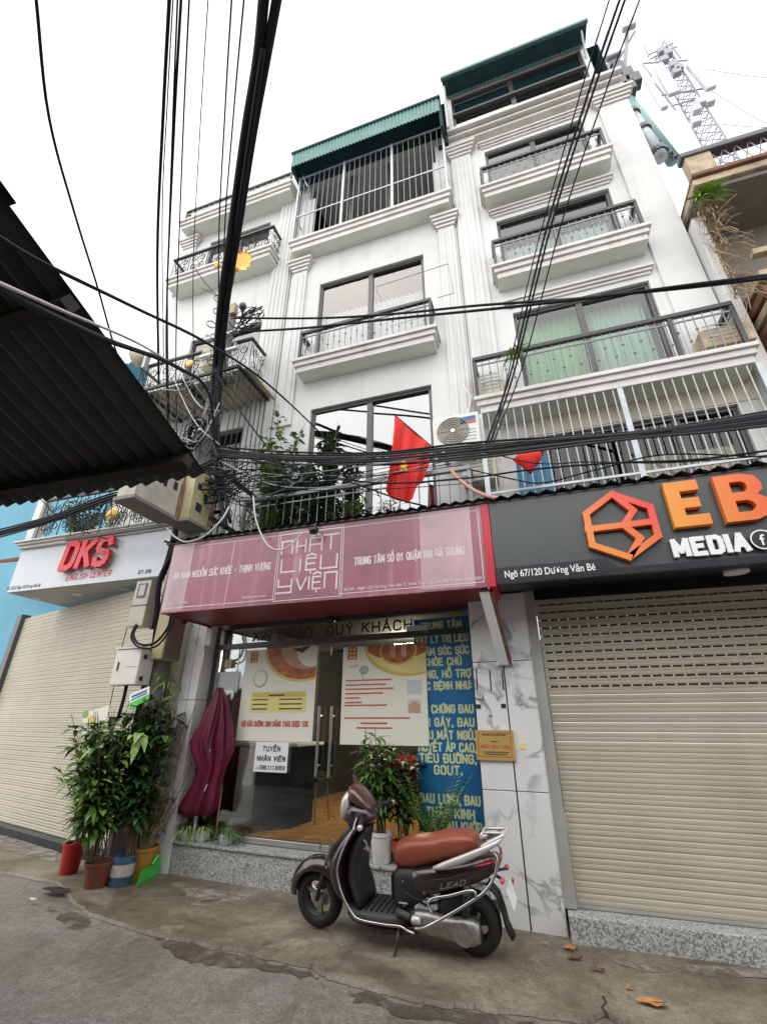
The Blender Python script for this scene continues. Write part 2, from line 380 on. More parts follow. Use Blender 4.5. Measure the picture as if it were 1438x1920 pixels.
M['asphalt'] = ground_mat('asphalt', (.215, .200, .180), (.185, .168, .146), .30, .18, 3.1, .18)
M['concrete'] = ground_mat('stained_concrete', (.28, .245, .185), (.165, .138, .095), .6, .18, 11.7, .10)
def gradient(name, ca, cb, p0, p1, rough=.35):     # printed colour gradient between two world points
    m = bpy.data.materials.new(name); m.use_nodes = True; N, L, b = nodes(m); b.inputs['Roughness'].default_value = rough
    geo = N.new('ShaderNodeNewGeometry'); d = Vector(p1)-Vector(p0); k = d/d.length_squared
    s = N.new('ShaderNodeVectorMath'); s.operation = 'SUBTRACT'; s.inputs[1].default_value = p0; L.new(geo.outputs['Position'], s.inputs[0])
    q = N.new('ShaderNodeVectorMath'); q.operation = 'DOT_PRODUCT'; q.inputs[1].default_value = k; L.new(s.outputs[0], q.inputs[0])
    r = N.new('ShaderNodeValToRGB'); r.color_ramp.elements[0].color = (*ca, 1); r.color_ramp.elements[1].color = (*cb, 1); L.new(q.outputs['Value'], r.inputs[0]); L.new(r.outputs[0], b.inputs['Base Color']); return m

# ------------------------------------------------------------------ lettering
G = {
 'A': [[(0,0),(.5,1),(1,0)],[(.2,.33),(.8,.33)]], 'B': [[(0,0),(0,1),(.75,1),(1,.86),(1,.66),(.75,.53),(0,.53)],[(.75,.53),(1,.38),(1,.14),(.75,0),(0,0)]],
 'C': [[(1,.78),(.9,.95),(.7,1),(.3,1),(.08,.92),(0,.78),(0,.22),(.08,.08),(.3,0),(.7,0),(.9,.05),(1,.22)]],
 'D': [[(0,0),(0,1),(.65,1),(.92,.9),(1,.72),(1,.28),(.92,.1),(.65,0),(0,0)]], 'E': [[(1,1),(0,1),(0,0),(1,0)],[(0,.52),(.8,.52)]],
 'F': [[(1,1),(0,1),(0,0)],[(0,.52),(.8,.52)]], 'G': [[(1,.78),(.9,.95),(.7,1),(.3,1),(.08,.92),(0,.78),(0,.22),(.08,.08),(.3,0),(.7,0),(.95,.1),(1,.25),(1,.48),(.6,.48)]],
 'H': [[(0,0),(0,1)],[(1,0),(1,1)],[(0,.5),(1,.5)]], 'I': [[(.0,0),(.0,1)]], 'K': [[(0,0),(0,1)],[(1,1),(.05,.45)],[(.35,.6),(1,0)]],
 'L': [[(0,1),(0,0),(1,0)]], 'M': [[(0,0),(0,1),(.5,.25),(1,1),(1,0)]], 'N': [[(0,0),(0,1),(1,0),(1,1)]],
 'O': [[(.3,0),(.7,0),(.92,.08),(1,.25),(1,.75),(.92,.92),(.7,1),(.3,1),(.08,.92),(0,.75),(0,.25),(.08,.08),(.3,0)]],
 'P': [[(0,0),(0,1),(.7,1),(1,.88),(1,.58),(.7,.45),(0,.45)]], 'Q': [[(.3,0),(.7,0),(1,.25),(1,.75),(.7,1),(.3,1),(0,.75),(0,.25),(.3,0)],[(.6,.25),(1,-.05)]],
 'R': [[(0,0),(0,1),(.7,1),(1,.88),(1,.6),(.7,.48),(0,.48)],[(.5,.48),(1,0)]],
 'S': [[(1,.8),(.9,.95),(.7,1),(.3,1),(.08,.93),(0,.8),(0,.66),(.1,.56),(.9,.44),(1,.34),(1,.2),(.92,.07),(.7,0),(.3,0),(.1,.05),(0,.2)]],
 'T': [[(0,1),(1,1)],[(.5,1),(.5,0)]], 'U': [[(0,1),(0,.22),(.1,.06),(.3,0),(.7,0),(.9,.06),(1,.22),(1,1)]], 'V': [[(0,1),(.5,0),(1,1)]],
 'X': [[(0,0),(1,1)],[(0,1),(1,0)]], 'Y': [[(0,1),(.5,.5),(1,1)],[(.5,.5),(.5,0)]],
 '0': [[(.3,0),(.7,0),(1,.25),(1,.75),(.7,1),(.3,1),(0,.75),(0,.25),(.3,0)]], '1': [[(.1,.8),(.5,1),(.5,0)]], '2': [[(0,.8),(.3,1),(.7,1),(1,.8),(1,.6),(0,0),(1,0)]],
 '5': [[(1,1),(0,1),(0,.55),(.7,.55),(1,.4),(1,.15),(.7,0),(0,0)]], '6': [[(.9,1),(.3,1),(0,.7),(0,.25),(.3,0),(.7,0),(1,.2),(1,.4),(.7,.55),(0,.5)]],
 '7': [[(0,1),(1,1),(.35,0)]], '8': [[(.3,.52),(0,.7),(.1,.95),(.5,1),(.9,.95),(1,.7),(.7,.52),(.3,.52),(0,.3),(.1,.05),(.5,0),(.9,.05),(1,.3),(.7,.52)]],
 '9': [[(.1,0),(.7,0),(1,.3),(1,.75),(.7,1),(.3,1),(0,.8),(0,.6),(.3,.45),(1,.5)]], '.': [[(0,0),(0,.06)]], ',': [[(.1,.06),(0,-.14)]], ':': [[(0,.2),(0,.26)],[(0,.66),(0,.72)]],
 '-': [[(0,.45),(.6,.45)]], '/': [[(0,-.1),(.6,1.05)]], '+': [[(.4,.2),(.4,.7)],[(.1,.45),(.7,.45)]], '@': [[(.3,0),(.7,0),(1,.25),(1,.75),(.7,1),(.3,1),(0,.75),(0,.25),(.3,0)]],
}
WID = {'I': .0, '.': .0, ':': .0, ',': .1, '-': .6, '/': .6, 'M': 1.25, ' ': .45, 'Q': 1.05, 'V': 1.05, 'A': 1.08}
ACC = {'\u0300': [[(.3,1.28),(.6,1.12)]], '\u0301': [[(.4,1.12),(.7,1.28)]], '\u0302': [[(.2,1.1),(.5,1.26),(.8,1.1)]], '\u0303': [[(.15,1.12),(.38,1.24),(.62,1.12),(.85,1.24)]],
 '\u0306': [[(.2,1.26),(.5,1.1),(.8,1.26)]], '\u0309': [[(.4,1.3),(.6,1.3),(.6,1.22),(.5,1.16)]], '\u031b': [[(.95,.95),(1.25,1.12)]], '\u0323': [[(.5,-.2),(.5,-.12)]]}
def strokes_of(s, asp=.5, gap=.32, shear=0):
    """polylines (cap height 1) and total width of a line of text"""
    x = 0; out = []
    for ch in s:
        if ch == ' ': x += .75*asp+.12; continue
        if ch == '\u0110': base, marks = 'D', ['bar']
        else:
            d = unicodedata.normalize('NFD', ch); base = d[0].upper(); marks = list(d[1:])
        g = G.get(base)
        if g is None: continue
        w = WID.get(base, 1)*asp; up = 0
        for pl in g: out.append([(x+a*(w if w else asp)+b*shear, b) for a, b in pl])
        for mk in marks:
            if mk == 'bar': out.append([(x-.22*asp, .5), (x+.42*asp, .5)]); continue
            dy = up if mk in ('\u0300', '\u0301', '\u0303', '\u0309') else 0
            ww = max(w, asp*.9); off = -(ww-w)/2
            for pl in ACC.get(mk, []): out.append([(x+off+a*ww+b*shear, b+dy) for a, b in pl])
            if mk in ('\u0302', '\u0306'): up = .2
        x += w+gap*asp+.12
    return out, x-gap*asp-.12
class Lay:                 # a flat layout: origin, u (right), v (up), n (towards the viewer)
    def __init__(s, o, u=(1, 0, 0), v=(0, 0, 1), n=(0, -1, 0)): s.o, s.u, s.v, s.n = map(Vector, (o, u, v, n))
    def __call__(s, a, b, d=0): return s.o+s.u*a+s.v*b+s.n*d
def draw(mb, lay, polys, th, depth=0.0, d0=.002, eps=1.5e-4):
    k = 0
    for pl in polys:
        for (x0, y0), (x1, y1) in zip(pl, pl[1:]):
            dx, dy = x1-x0, y1-y0; l = math.hypot(dx, dy) or 1e-6; dx /= l; dy /= l; h = th/2
            e = h*.72
            c = [(x0-dx*e+dy*h, y0-dy*e-dx*h), (x1+dx*e+dy*h, y1+dy*e-dx*h), (x1+dx*e-dy*h, y1+dy*e+dx*h), (x0-dx*e-dy*h, y0-dy*e+dx*h)]
            t = d0+depth+eps*(k % 9); k += 1
            if depth: mb.prism([lay(a, b, d0) for a, b in c], lay.n*(t-d0))
            else: mb.quad(*[lay(a, b, t) for a, b in c])
    return mb
def lettering(mb, lay, s, x, y, h, width=None, th=.16, asp=.5, gap=.32, align='L', depth=0, shear=0, d0=.002):
    pl, w = strokes_of(s, asp, gap, shear)
    kx = (width/w) if width else h
    if align == 'C': x -= w*kx/2
    if align == 'R': x -= w*kx
    return draw(mb, lay, [[(x+a*kx, y+b*h) for a, b in p] for p in pl], th*h, depth, d0)
def disc_pts(cx, cy, rx, ry, n=40, clip=None):
    p = [(cx+rx*cos(2*PI*i/n), cy+ry*sin(2*PI*i/n)) for i in range(n)]
    if clip: p = [(min(max(a, clip[0]), clip[2]), min(max(b, clip[1]), clip[3])) for a, b in p]
    o = []
    for q in p:
        if not o or (abs(q[0]-o[-1][0])+abs(q[1]-o[-1][1])) > 1e-5: o.append(q)
    return o
def typed(parent, name, s, lay, x, y, h, m, width=None, d=.003):       # upright and lower-case lettering in the built-in face
    c = bpy.data.curves.new('t', 'FONT'); c.body = s; c.size = 1; c.offset = .012
    o = bpy.data.objects.new('t', c); me = bpy.data.meshes.new_from_object(o)
    bpy.data.objects.remove(o); bpy.data.curves.remove(c)
    xs = [v.co.x for v in me.vertices]; w = max(xs)-min(xs); k = h/.7; kx = width/w if width else k
    mb = MB(); mb.add([lay(x+v.co.x*kx, y+v.co.y*k, d) for v in me.vertices], [tuple(p.vertices) for p in me.polygons])
    bpy.data.meshes.remove(me); return mb.build(name, m, parent, fix=False, kind='stuff')
# ================================================================== ground
MB().quad((-60, -40, 0), (60, -40, 0), (60, 40, 0), (-60, 40, 0)).build('road', M['asphalt'], kind='structure')
edge_px = [(-260, 1610), (-60, 1628), (40, 1640), (110, 1655), (140, 1690), (173, 1714), (250, 1738), (320, 1757), (370, 1763), (400, 1775), (440, 1776), (490, 1789), (551, 1803), (586, 1809), (616, 1828), (700, 1851), (777, 1871), (844, 1882), (890, 1883), (926, 1892), (972, 1893), (1028, 1902), (1100, 1911), (1135, 1896), (1152, 1908), (1180, 1916), (1300, 1926), (1500, 1940), (1900, 1960)]
fr = []
random.seed(3)
for a, b in zip(edge_px, edge_px[1:]):
    for k in range(9):
        t = k/9; p = PZ(a[0]+(b[0]-a[0])*t, a[1]+(b[1]-a[1])*t, .02)
        fr.append(Vector((p.x+random.uniform(-.004, .004), p.y+random.uniform(-.008, .008), .022)))
bk = [Vector((4.5, 6.2, .022)), Vector((-9.5, 7.2, .022))]
pv = MB(); top = fr+bk; pv.quad(*top)
pave = pv.build('pavement', M['concrete'], kind='structure', fix=False)
M['screed'] = ground_mat('pale_screed', (.36, .33, .28), (.27, .24, .19), .35, .1, 4.4, fade=True)
M['mud'] = ground_mat('damp_mud', (.115, .095, .07), (.085, .07, .05), .3, .15, 7.2, fade=True)
ek = MB()
for a, b in zip(fr, fr[1:]): ek.quad(a+Vector((0, 0, .001)), b+Vector((0, 0, .001)), b+Vector((0, -.016, -.019)), a+Vector((0, -.016, -.019)))
ek.build('broken_edge', M['concrete'], pave, fix=False)
# pale screed patches and a crack on the pavement
crk = MB()
cp = [PZ(*q, .0245) for q in [(1130, 1868), (1136, 1880), (1128, 1890), (1137, 1900), (1130, 1912)]]
for a, b in zip(cp, cp[1:]):
    w = Vector((.006, .002, 0)); crk.quad(a-w, a+w, b+w, b-w)
crk.build('crack', M['soil'], bpy.data.objects['pavement'])
def patch(px, mt, z=.026, parent=bpy.data.objects['pavement'], name='screed_patch', j=.03):
    pts = [PZ(*q, z) for q in px]; out = []
    for a, b in zip(pts, pts[1:]+pts[:1]):
        for k in range(5): t = k/5; out.append(a.lerp(b, t)+Vector((random.uniform(-j, j), random.uniform(-j, j), 0)))
    MB().quad(*out).build(name, mt, parent)
rdo = bpy.data.objects['road']
patch([(313, 1655), (345, 1652), (362, 1664), (440, 1672), (482, 1684), (440, 1692), (392, 1702), (352, 1694), (348, 1675)], M['screed'], j=.02)
patch([(290, 1752), (340, 1764), (380, 1772), (420, 1784), (480, 1796), (540, 1812), (600, 1834), (560, 1832), (480, 1815), (420, 1812), (350, 1806), (330, 1790)], M['mud'], z=.004, parent=rdo, name='mud_stain', j=.03)
patch([(640, 1850), (760, 1880), (880, 1900), (1000, 1915), (900, 1925), (760, 1905), (660, 1880)], M['mud'], z=.004, parent=rdo, name='mud_stain', j=.03)
patch([(90, 1700), (160, 1718), (190, 1745), (120, 1740)], M['mud'], z=.004, parent=rdo, name='mud_stain', j=.04)
patch([(-30, 1560), (20, 1568), (108, 1594), (104, 1618), (30, 1598), (-30, 1590)], M['screed'])
patch([(1140, 1800), (1470, 1822), (1470, 1838), (1200, 1822)], M['screed'], j=.012)

# ================================================================== near canopy (top left) on the house behind the camera
can = thing('canopy', 'dark corrugated metal canopy jutting into the top left over the alley', 'canopy', (-4, -1.1, 0))
ZC = 2.75
c0 = PZ(388, 890, ZC); e1 = PX(0, 360, c0.x); g0 = PZ(0, 950, ZC)
slope = (e1-c0); slope = slope/abs(slope.y)              # per metre towards the camera
back = slope*(c0.y+1.1)
ldir = (g0-c0); ldir.z = 0; ldir = ldir.normalized()
LEN = 4.4
nrm = ldir.cross(back).normalized()
if nrm.z < 0: nrm = -nrm
MB().corr(c0, ldir*LEN, back, nrm, 40, .018, per=6).build('sheet', M['canopy'], can, smooth=True, fix=False)
for k, t in enumerate((.14, .95, 1.7)):
    o = c0+slope*t-nrm*.055
    MB().obox(o+ldir*LEN/2+Vector((0, 0, 0)), ldir*LEN/2, Vector(slope).normalized()*.03, nrm*.035).build('purlin', M['purlin'], can)
for t in (1.5,):
    a = c0+ldir*t+slope*.05-nrm*.12; b = c0+ldir*t+back-nrm*.12
    MB().tube([a, b], .028, 8).build('rafter', M['purlin'], can)
MB().box(-8.5, -1.6, 0, 6, -1.1, 4.4).build('supporting_wall', M['opp'], can)
# a second sheet higher up, only its corner shows at the left edge
q = PX(22, 384, c0.x)
MB().corr(q+nrm*.03+ldir*.0, ldir*1.2, slope*.5, nrm, 12, .018, per=6).build('upper_sheet', M['canopy'], can, smooth=True, fix=False)

# ================================================================== building helpers
YW = 5.5
def wall(parent, x0, x1, z0, z1, y, holes, mt, name='wall', depth=.16, back=3.0):
    xs = sorted({x0, x1, *[h[0] for h in holes], *[h[1] for h in holes]}); zs = sorted({z0, z1, *[h[2] for h in holes], *[h[3] for h in holes]})
    xs = [x for x in xs if x0 <= x <= x1]; zs = [z for z in zs if z0 <= z <= z1]
    m = MB()
    for a, b in zip(xs, xs[1:]):
        for c, d in zip(zs, zs[1:]):
            cx, cz = (a+b)/2, (c+d)/2
            if any(h[0] < cx < h[1] and h[2] < cz < h[3] for h in holes): continue
            m.quad((a, y, c), (b, y, c), (b, y, d), (a, y, d))
    for h in holes:
        a, b, c, d = h[:4]; yy = y+depth
        m.quad((a, y, c), (a, yy, c), (a, yy, d), (a, y, d)); m.quad((b, y, c), (b, y, d), (b, yy, d), (b, yy, c))
        m.quad((a, y, d), (a, yy, d), (b, yy, d), (b, y, d)); m.quad((a, y, c), (b, y, c), (b, yy, c), (a, yy, c))
    m.quad((x0, y, z0), (x0, y, z1), (x0, y+back, z1), (x0, y+back, z0)); m.quad((x1, y, z0), (x1, y+back, z0), (x1, y+back, z1), (x1, y, z1))
    m.quad((x0, y, z1), (x1, y, z1), (x1, y+back, z1), (x0, y+back, z1))
    return m.build(name, mt, parent, fix=False)
def curtain(mb, x0, x1, z0, z1, y, fold=.09, amp=.03):
    n = max(6, int((x1-x0)/fold*4)); a = [Vector((x0+(x1-x0)*i/n, y+amp*sin(i*PI/2+.3*sin(i*.37)), 0)) for i in range(n+1)]
    for p, q in zip(a, a[1:]): mb.quad((p.x, p.y, z0), (q.x, q.y, z0), (q.x, q.y, z1), (p.x, p.y, z1))
    return mb
def window(parent, x0, x1, z0, z1, y, cur=None, split=None, gm='glass', fw=.055, curspan=None, drop=0, dark='room'):
    m = MB(); d0, d1 = y+.05, y+.13
    m.box(x0, d0, z1-fw, x1, d1, z1); m.box(x0, d0, z0, x1, d1, z0+fw)
    m.box(x0, d0, z0+fw, x0+fw, d1, z1-fw); m.box(x1-fw, d0, z0+fw, x1, d1, z1-fw)
    w = m.build('window', M['frame'], parent, bevel=.006)
    sp = split or [(x0+x1)/2]
    xs = [x0+fw]+[s for s in sp]+[x1-fw]
    for s in sp: MB().box(s-.045, d0+.012, z0+fw, s+.045, d1-.012, z1-fw).build('mullion', M['frame'], w)
    for i, (a, b) in enumerate(zip(xs, xs[1:])):
        yy = d0+.03+.02*(i % 2); a += .045 if i else 0; b -= .045 if i < len(xs)-2 else 0
        MB().quad((a, yy, z0+fw), (b, yy, z0+fw), (b, yy, z1-fw), (a, yy, z1-fw)).build('pane', M[gm], w, fix=False)
    if cur:
        for (a, b) in (curspan or [(x0+fw, x1-fw)]):
            curtain(MB(), a, b, z0, z1-drop, y+.32).build('curtain', M[cur], w, smooth=True, fix=False)
    r = MB(); yb = y+1.6
    r.quad((x0-.4, yb, z0-.1), (x1+.4, yb, z0-.1), (x1+.4, yb, z1+.3), (x0-.4, yb, z1+.3)); r.quad((x0-.4, y+.17, z1+.3), (x1+.4, y+.17, z1+.3), (x1+.4, yb, z1+.3), (x0-.4, yb, z1+.3))
    r.quad((x0-.4, y+.17, z0-.1), (x0-.4, yb, z0-.1), (x0-.4, yb, z1+.3), (x0-.4, y+.17, z1+.3)); r.quad((x1+.4, y+.17, z0-.1), (x1+.4, yb, z0-.1), (x1+.4, yb, z1+.3), (x1+.4, y+.17, z1+.3))
    r.quad((x0-.4, y+.17, z0-.1), (x1+.4, y+.17, z0-.1), (x1+.4, yb, z0-.1), (x0-.4, yb, z0-.1))
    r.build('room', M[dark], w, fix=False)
    return w
def slab(parent, x0, x1, zb, y0, y1, h=.26, name='balcony', mt='trim', under='soffit'):
    m = MB(); a = h*.42; b = h*.34
    m.box(x0+.07, y0+.07, zb, x1-.07, y1, zb+a); m.box(x0+.035, y0+.035, zb+a, x1-.035, y1, zb+a+b); m.box(x0, y0, zb+a+b, x1, y1, zb+h)
    o = m.build(name, M[mt], parent, bevel=.008)
    MB().quad((x0+.075, y0+.075, zb-.003), (x1-.075, y0+.075, zb-.003), (x1-.075, y1-.002, zb-.003), (x0+.075, y1-.002, zb-.003)).build('underside', M[under], o)
    return o
KNOB = {}
def baluster_mesh(h, r, knob, mt, key):
    k = (round(h, 3), r, round(knob, 2), mt)
    if k not in KNOB:
        m = MB().tube([(0, 0, 0), (0, 0, h)], r, 5)
        if knob: m.lathe([(.004, -.022), (.016, -.01), (.02, 0), (.016, .01), (.004, .022)], (0, 0, h*knob), 6)
        KNOB[k] = m.mesh('baluster', M[mt])
    return KNOB[k]
def railing(balc, x0, x1, y0, y1, z0, h, step=.105, mt='bar', railmt='rail', sides='LR', posts=True, knobs=True, rr=.028):
    """hand rail, two flat rails and single balusters round the front and the ends of a balcony (parts of the balcony)"""
    org = ORG[balc.name]; zt = z0+h
    m = MB(); m.box(x0-.02, y0-.03, zt-.02, x1+.02, y0+.03, zt+.045)
    for s, x in (('L', x0), ('R', x1)):
        if s in sides: m.box(x-.03, y0+.03, zt-.02, x+.03, y1, zt+.045)
    m.build('handrail', M[railmt], balc, bevel=.008)
    m = MB(); m.box(x0, y0-.009, z0+.03, x1, y0+.009, z0+.05); m.box(x0, y0-.009, zt-.11, x1, y0+.009, zt-.09)
    for s, x in (('L', x0), ('R', x1)):
        if s in sides: m.box(x-.009, y0+.01, z0+.03, x+.009, y1, z0+.05); m.box(x-.009, y0+.01, zt-.11, x+.009, y1, zt-.09)
    m.build('flat_rail', M[mt], balc)
    n = max(1, round((x1-x0)/step)); i = 0
    def put(x, y, i):
        me = baluster_mesh(h-.02, .0075, (.36 if i % 2 else .62) if knobs else 0, mt, 0)
        o = link_mesh('baluster', me, balc, (x-org.x, y-org.y, z0-org.z))
    for i in range(n+1): put(x0+(x1-x0)*i/n, y0, i)
    for s, x in (('L', x0), ('R', x1)):
        if s in sides:
            k = max(1, round((y1-y0)/step))
            for j in range(1, k): put(x, y0+(y1-y0)*j/k, j)
    if posts:
        for x in (x0, x1): MB().box(x-.022, y0-.022, z0, x+.022, y0+.022, zt-.02).build('post', M[railmt], balc)
def pilaster(parent, x0, x1, z0, z1, y, flutes=3, cap=True):
    m = MB(); p = .05; m.box(x0, y-p, z0, x1, y+.02, z1)
    w = (x1-x0)/(flutes*2+1)
    for i in range(flutes): m.box(x0+w*(2*i+1), y-p-.018, z0+.1, x0+w*(2*i+2), y-p+.01, z1-.12)
    o = m.build('pilaster', M['wall'], parent, bevel=.006)
    if cap:
        c = MB()
        for k, e in enumerate((.03, .06, .09, .12)): c.box(x0-e, y-p-e, z1+.07*k, x1+e, y+.02, z1+.07*(k+1)-.006)
        c.build('capital', M['trim'], o, bevel=.006)
    return o

# ================================================================== middle house (pink sign)
mid = thing('townhouse', 'white townhouse in the middle above the pink shop sign with green roofed cage on top', 'house', (-2.1, 5.5, 0))
MX0, MX1 = -3.80, -.385
w3 = (*XZ(600, 533, YW)[:1], XZ(793, 470, YW)[0], 7.05, XZ(600, 533, YW)[1])
w2 = (XZ(583, 768, YW)[0], XZ(808, 717, YW)[0], 3.45, XZ(583, 768, YW)[1])
w4 = (-3.58, -.66, 10.4, 12.88)
wall(mid, MX0, MX1, 3.0, 12.9, YW, [w2, w3, w4], M['wall'])
window(mid, *w3, YW, 'curtw', gm='glass', drop=.55)
window(mid, *w2, YW, None, gm='glassr')
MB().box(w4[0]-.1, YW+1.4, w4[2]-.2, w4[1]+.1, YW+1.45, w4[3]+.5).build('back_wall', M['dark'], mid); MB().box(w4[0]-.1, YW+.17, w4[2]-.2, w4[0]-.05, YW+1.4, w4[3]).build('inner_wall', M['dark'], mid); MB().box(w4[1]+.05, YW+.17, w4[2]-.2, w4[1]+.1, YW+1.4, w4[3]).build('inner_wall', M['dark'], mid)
for x in (-2.6, -1.7): MB().box(x-.03, YW+.1, w4[2], x+.03, YW+.15, w4[3]).build('door_post', M['frame'], mid)
zb3 = XZ(545, 697, 5.16)[1]; zb4 = XZ(538, 470, 5.18)[1]
xl3, xr3 = XZ(545, 697, 5.16)[0], XZ(820, 622, 5.16)[0]; xl4, xr4 = XZ(538, 470, 5.18)[0], XZ(847, 358, 5.18)[0]
b3 = slab(mid, xl3, xr3, zb3, 5.14, YW, .27); railing(b3, xl3+.1, xr3-.1, 5.22, YW, zb3+.27, .62)
b4 = slab(mid, xl4, xr4, zb4, 5.16, YW, .30)
pilaster(mid, -3.72, -3.42, 6.0, zb4-.36, YW, 2); pilaster(mid, -.72, -.42, 3.2, zb4-.36, YW, 2)
# cage of the top floor
Z4 = zb4+.30; zr = XZ(550, 290, 4.95)[1]; xra, xrb = XZ(550, 290, 4.95)[0], XZ(822, 180, 4.95)[0]
cage = MB(); zt = zr-.50
cage.box(xl4+.06, 5.205, Z4+.78, xr4-.06, 5.225, Z4+.81); cage.box(xl4+.06, 5.205, zt-.04, xr4-.06, 5.225, zt)
for x in (xl4+.07, xr4-.07): cage.box(x-.012, 5.22, Z4+.78, x+.012, YW, Z4+.81); cage.box(x-.012, 5.22, zt-.04, x+.012, YW, zt)
cg = cage.build('cage_rail', M['steel'], mid)
org = ORG[mid.name]; me = baluster_mesh(zt-Z4, .0085, 0, 'bar', 0)
n = 27
for i in range(n+1):
    x = xl4+.07+(xr4-xl4-.14)*i/n
    if i in (9, 18): MB().box(x-.025, 5.19, Z4, x+.025, 5.24, zt).build('cage_post', M['steel'], mid)
    else: link_mesh('cage_bar', me, mid, (x-org.x, 5.215-org.y, Z4-org.z))
for x in (xl4+.07, xr4-.07):
    for y in (5.3, 5.4): link_mesh('cage_bar', me, mid, (x-org.x, y-org.y, Z4-org.z))
for x in (xl4+.07, xr4-.07): MB().box(x-.02, 5.19, Z4, x+.02, 5.235, zt).build('cage_post', M['steel'], mid)
rf = MB().corr((xra, 4.95, zr), (xrb-xra, 0, 0), (0, 1.6, .28), (0, 0, 1), 40, .012).build('roof', M['green'], mid, fix=False)
MB().corr((xra, 4.95, zr-.46), (xrb-xra, 0, 0), (0, -.02, .45), (0, -1, 0), 44, .014).build('fascia_sheet', M['pgreen'], rf, fix=False)
MB().box(xra-.03, 4.90, zr-.03, xrb+.03, 4.99, zr+.05).build('roof_rim', M['under'], rf, bevel=.01)
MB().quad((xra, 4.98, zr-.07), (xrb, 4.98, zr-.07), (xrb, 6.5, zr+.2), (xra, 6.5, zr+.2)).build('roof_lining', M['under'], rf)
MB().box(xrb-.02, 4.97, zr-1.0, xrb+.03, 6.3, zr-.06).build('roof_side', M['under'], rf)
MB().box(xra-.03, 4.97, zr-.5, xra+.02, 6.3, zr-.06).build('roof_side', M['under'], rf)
for x, y0 in ((xl4+.25, YW-.05),): MB().box(x-.12, y0, Z4, x+.12, YW+.02, zt-.5).build('inner_pier', M['wall'], mid)
MB().box(xr4-.36, YW-.04, Z4, xr4-.1, YW+.02, Z4+1.5).build('inner_pier', M['wall'], mid)
MB().box(-1.35, 5.28, Z4, -.75, 5.46, Z4+.22).build('stored_crate', M['oldlight'], mid, bevel=.01)
# second-floor balcony floor and rail, seen just above the sign
b2 = slab(mid, -3.85, -.42, 3.20, 4.95, YW, .22)
railing(b2, -3.75, -.5, 5.02, YW, 3.42, .95, step=.13, mt='bar', railmt='bar', knobs=False)

# ================================================================== right house (EB sign)
rh = thing('townhouse', 'tall white townhouse on the right with green curtains and a dark green roof edge', 'house', (1.3, 5.5, 0))
RX0, RX1 = -.375, 2.95; Y3_ = 5.06
r3 = (XZ(961, 587, YW)[0], XZ(1215, 523, YW)[0], 5.75, XZ(961, 587, YW)[1])
r4 = (XZ(930, 415, YW)[0], XZ(1140, 350, YW)[0], 8.05, XZ(930, 415, YW)[1])
r5 = (XZ(908, 285, YW)[0], XZ(1090, 225, YW)[0], 10.2, XZ(908, 285, YW)[1])
r2 = (.36, 2.72, 3.0, 4.97)
zc = 12.20
wall(rh, RX0, RX1, 2.6, zc+.25, YW, [r2, r3, r4, r5], M['wall'])
wi = window(rh, *r3, YW, 'curtg', gm='glassg', curspan=[(r3[0]+.1, (r3[0]+r3[1])/2+.12)])
curtain(MB(), (r3[0]+r3[1])/2+.12, r3[1]-.06, r3[2], r3[3], YW+.34).build('curtain', M['curtp'], wi, smooth=True, fix=False)
window(rh, *r4, YW, 'curtw', gm='glassg', drop=.42); window(rh, *r5, YW, 'curtw', gm='glassg', drop=.5)
MB().box(.30, YW-.012, 4.99, 2.93, YW+.004, 5.30).build('cream_band', M['cream'], rh); MB().box(-.3, Y3_+.1, 5.262, 2.9, YW-.02, 5.268).build('cage_ceiling', M['cream'], rh)  # cream strip and ceiling, darker than the white wall around them
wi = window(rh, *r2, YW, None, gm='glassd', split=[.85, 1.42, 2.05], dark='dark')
curtain(MB(), XZ(970, 890, 5.3)[0], XZ(1038, 890, 5.3)[0], 3.2, XZ(1000, 858, 5.3)[1], 5.3).build('hanging_cloth', M['curtb'], rh, smooth=True, fix=False)
curtain(MB(), 1.50, 2.60, 3.0, 4.50, YW+.16, amp=.02).build('curtain', M['curty'], wi, smooth=True, fix=False)
def hood(par, x0, x1, z):
    m = MB()
    for k in range(3): m.box(x0-.05-.03*k, YW-.03-.03*k, z+.05*k, x1+.05+.03*k, YW+.01, z+.05*k+.045)
    m.build('window_hood', M['trim'], par, bevel=.006)
for r in (r3, r4, r5): hood(rh, r[0], r[1], r[3]+.1)
YB = 5.16
def pxslab(pl, pr, y, h, **k):
    a = XZ(*pl, y); b = XZ(*pr, y); return slab(rh, a[0], b[0], (a[1]+b[1])/2, y, YW, h, **k), a[0], b[0], (a[1]+b[1])/2
bb, x0, x1, zb = pxslab((924, 520), (1228, 432), YB, .27); railing(bb, x0+.08, x1-.08, YB+.08, YW, zb+.27, .60)
bb, x0, x1, zb = pxslab((900, 362), (1156, 285), YB, .27); railing(bb, x0+.08, x1-.08, YB+.08, YW, zb+.27, .58)
Y3 = 5.06
bb, x0, x1, zb3r = pxslab((890, 765), (1440, 674), Y3, .25); railing(bb, x0+.05, x1-.08, Y3+.07, YW, zb3r+.25, .68, posts=False); x1b = x1
for xx in (x0+.05, .35, 2.18, x1-.08): MB().box(xx-.025, Y3+.05, zb3r+.25, xx+.025, Y3+.09, zb3r+.91).build('post', M['rail'], bb)
pilaster(rh, RX0+.03, RX0+.42, 5.6, zc-.32, YW, 2, True); pilaster(rh, 2.42, RX1-.02, 5.6, zc-.32, YW, 0, True)
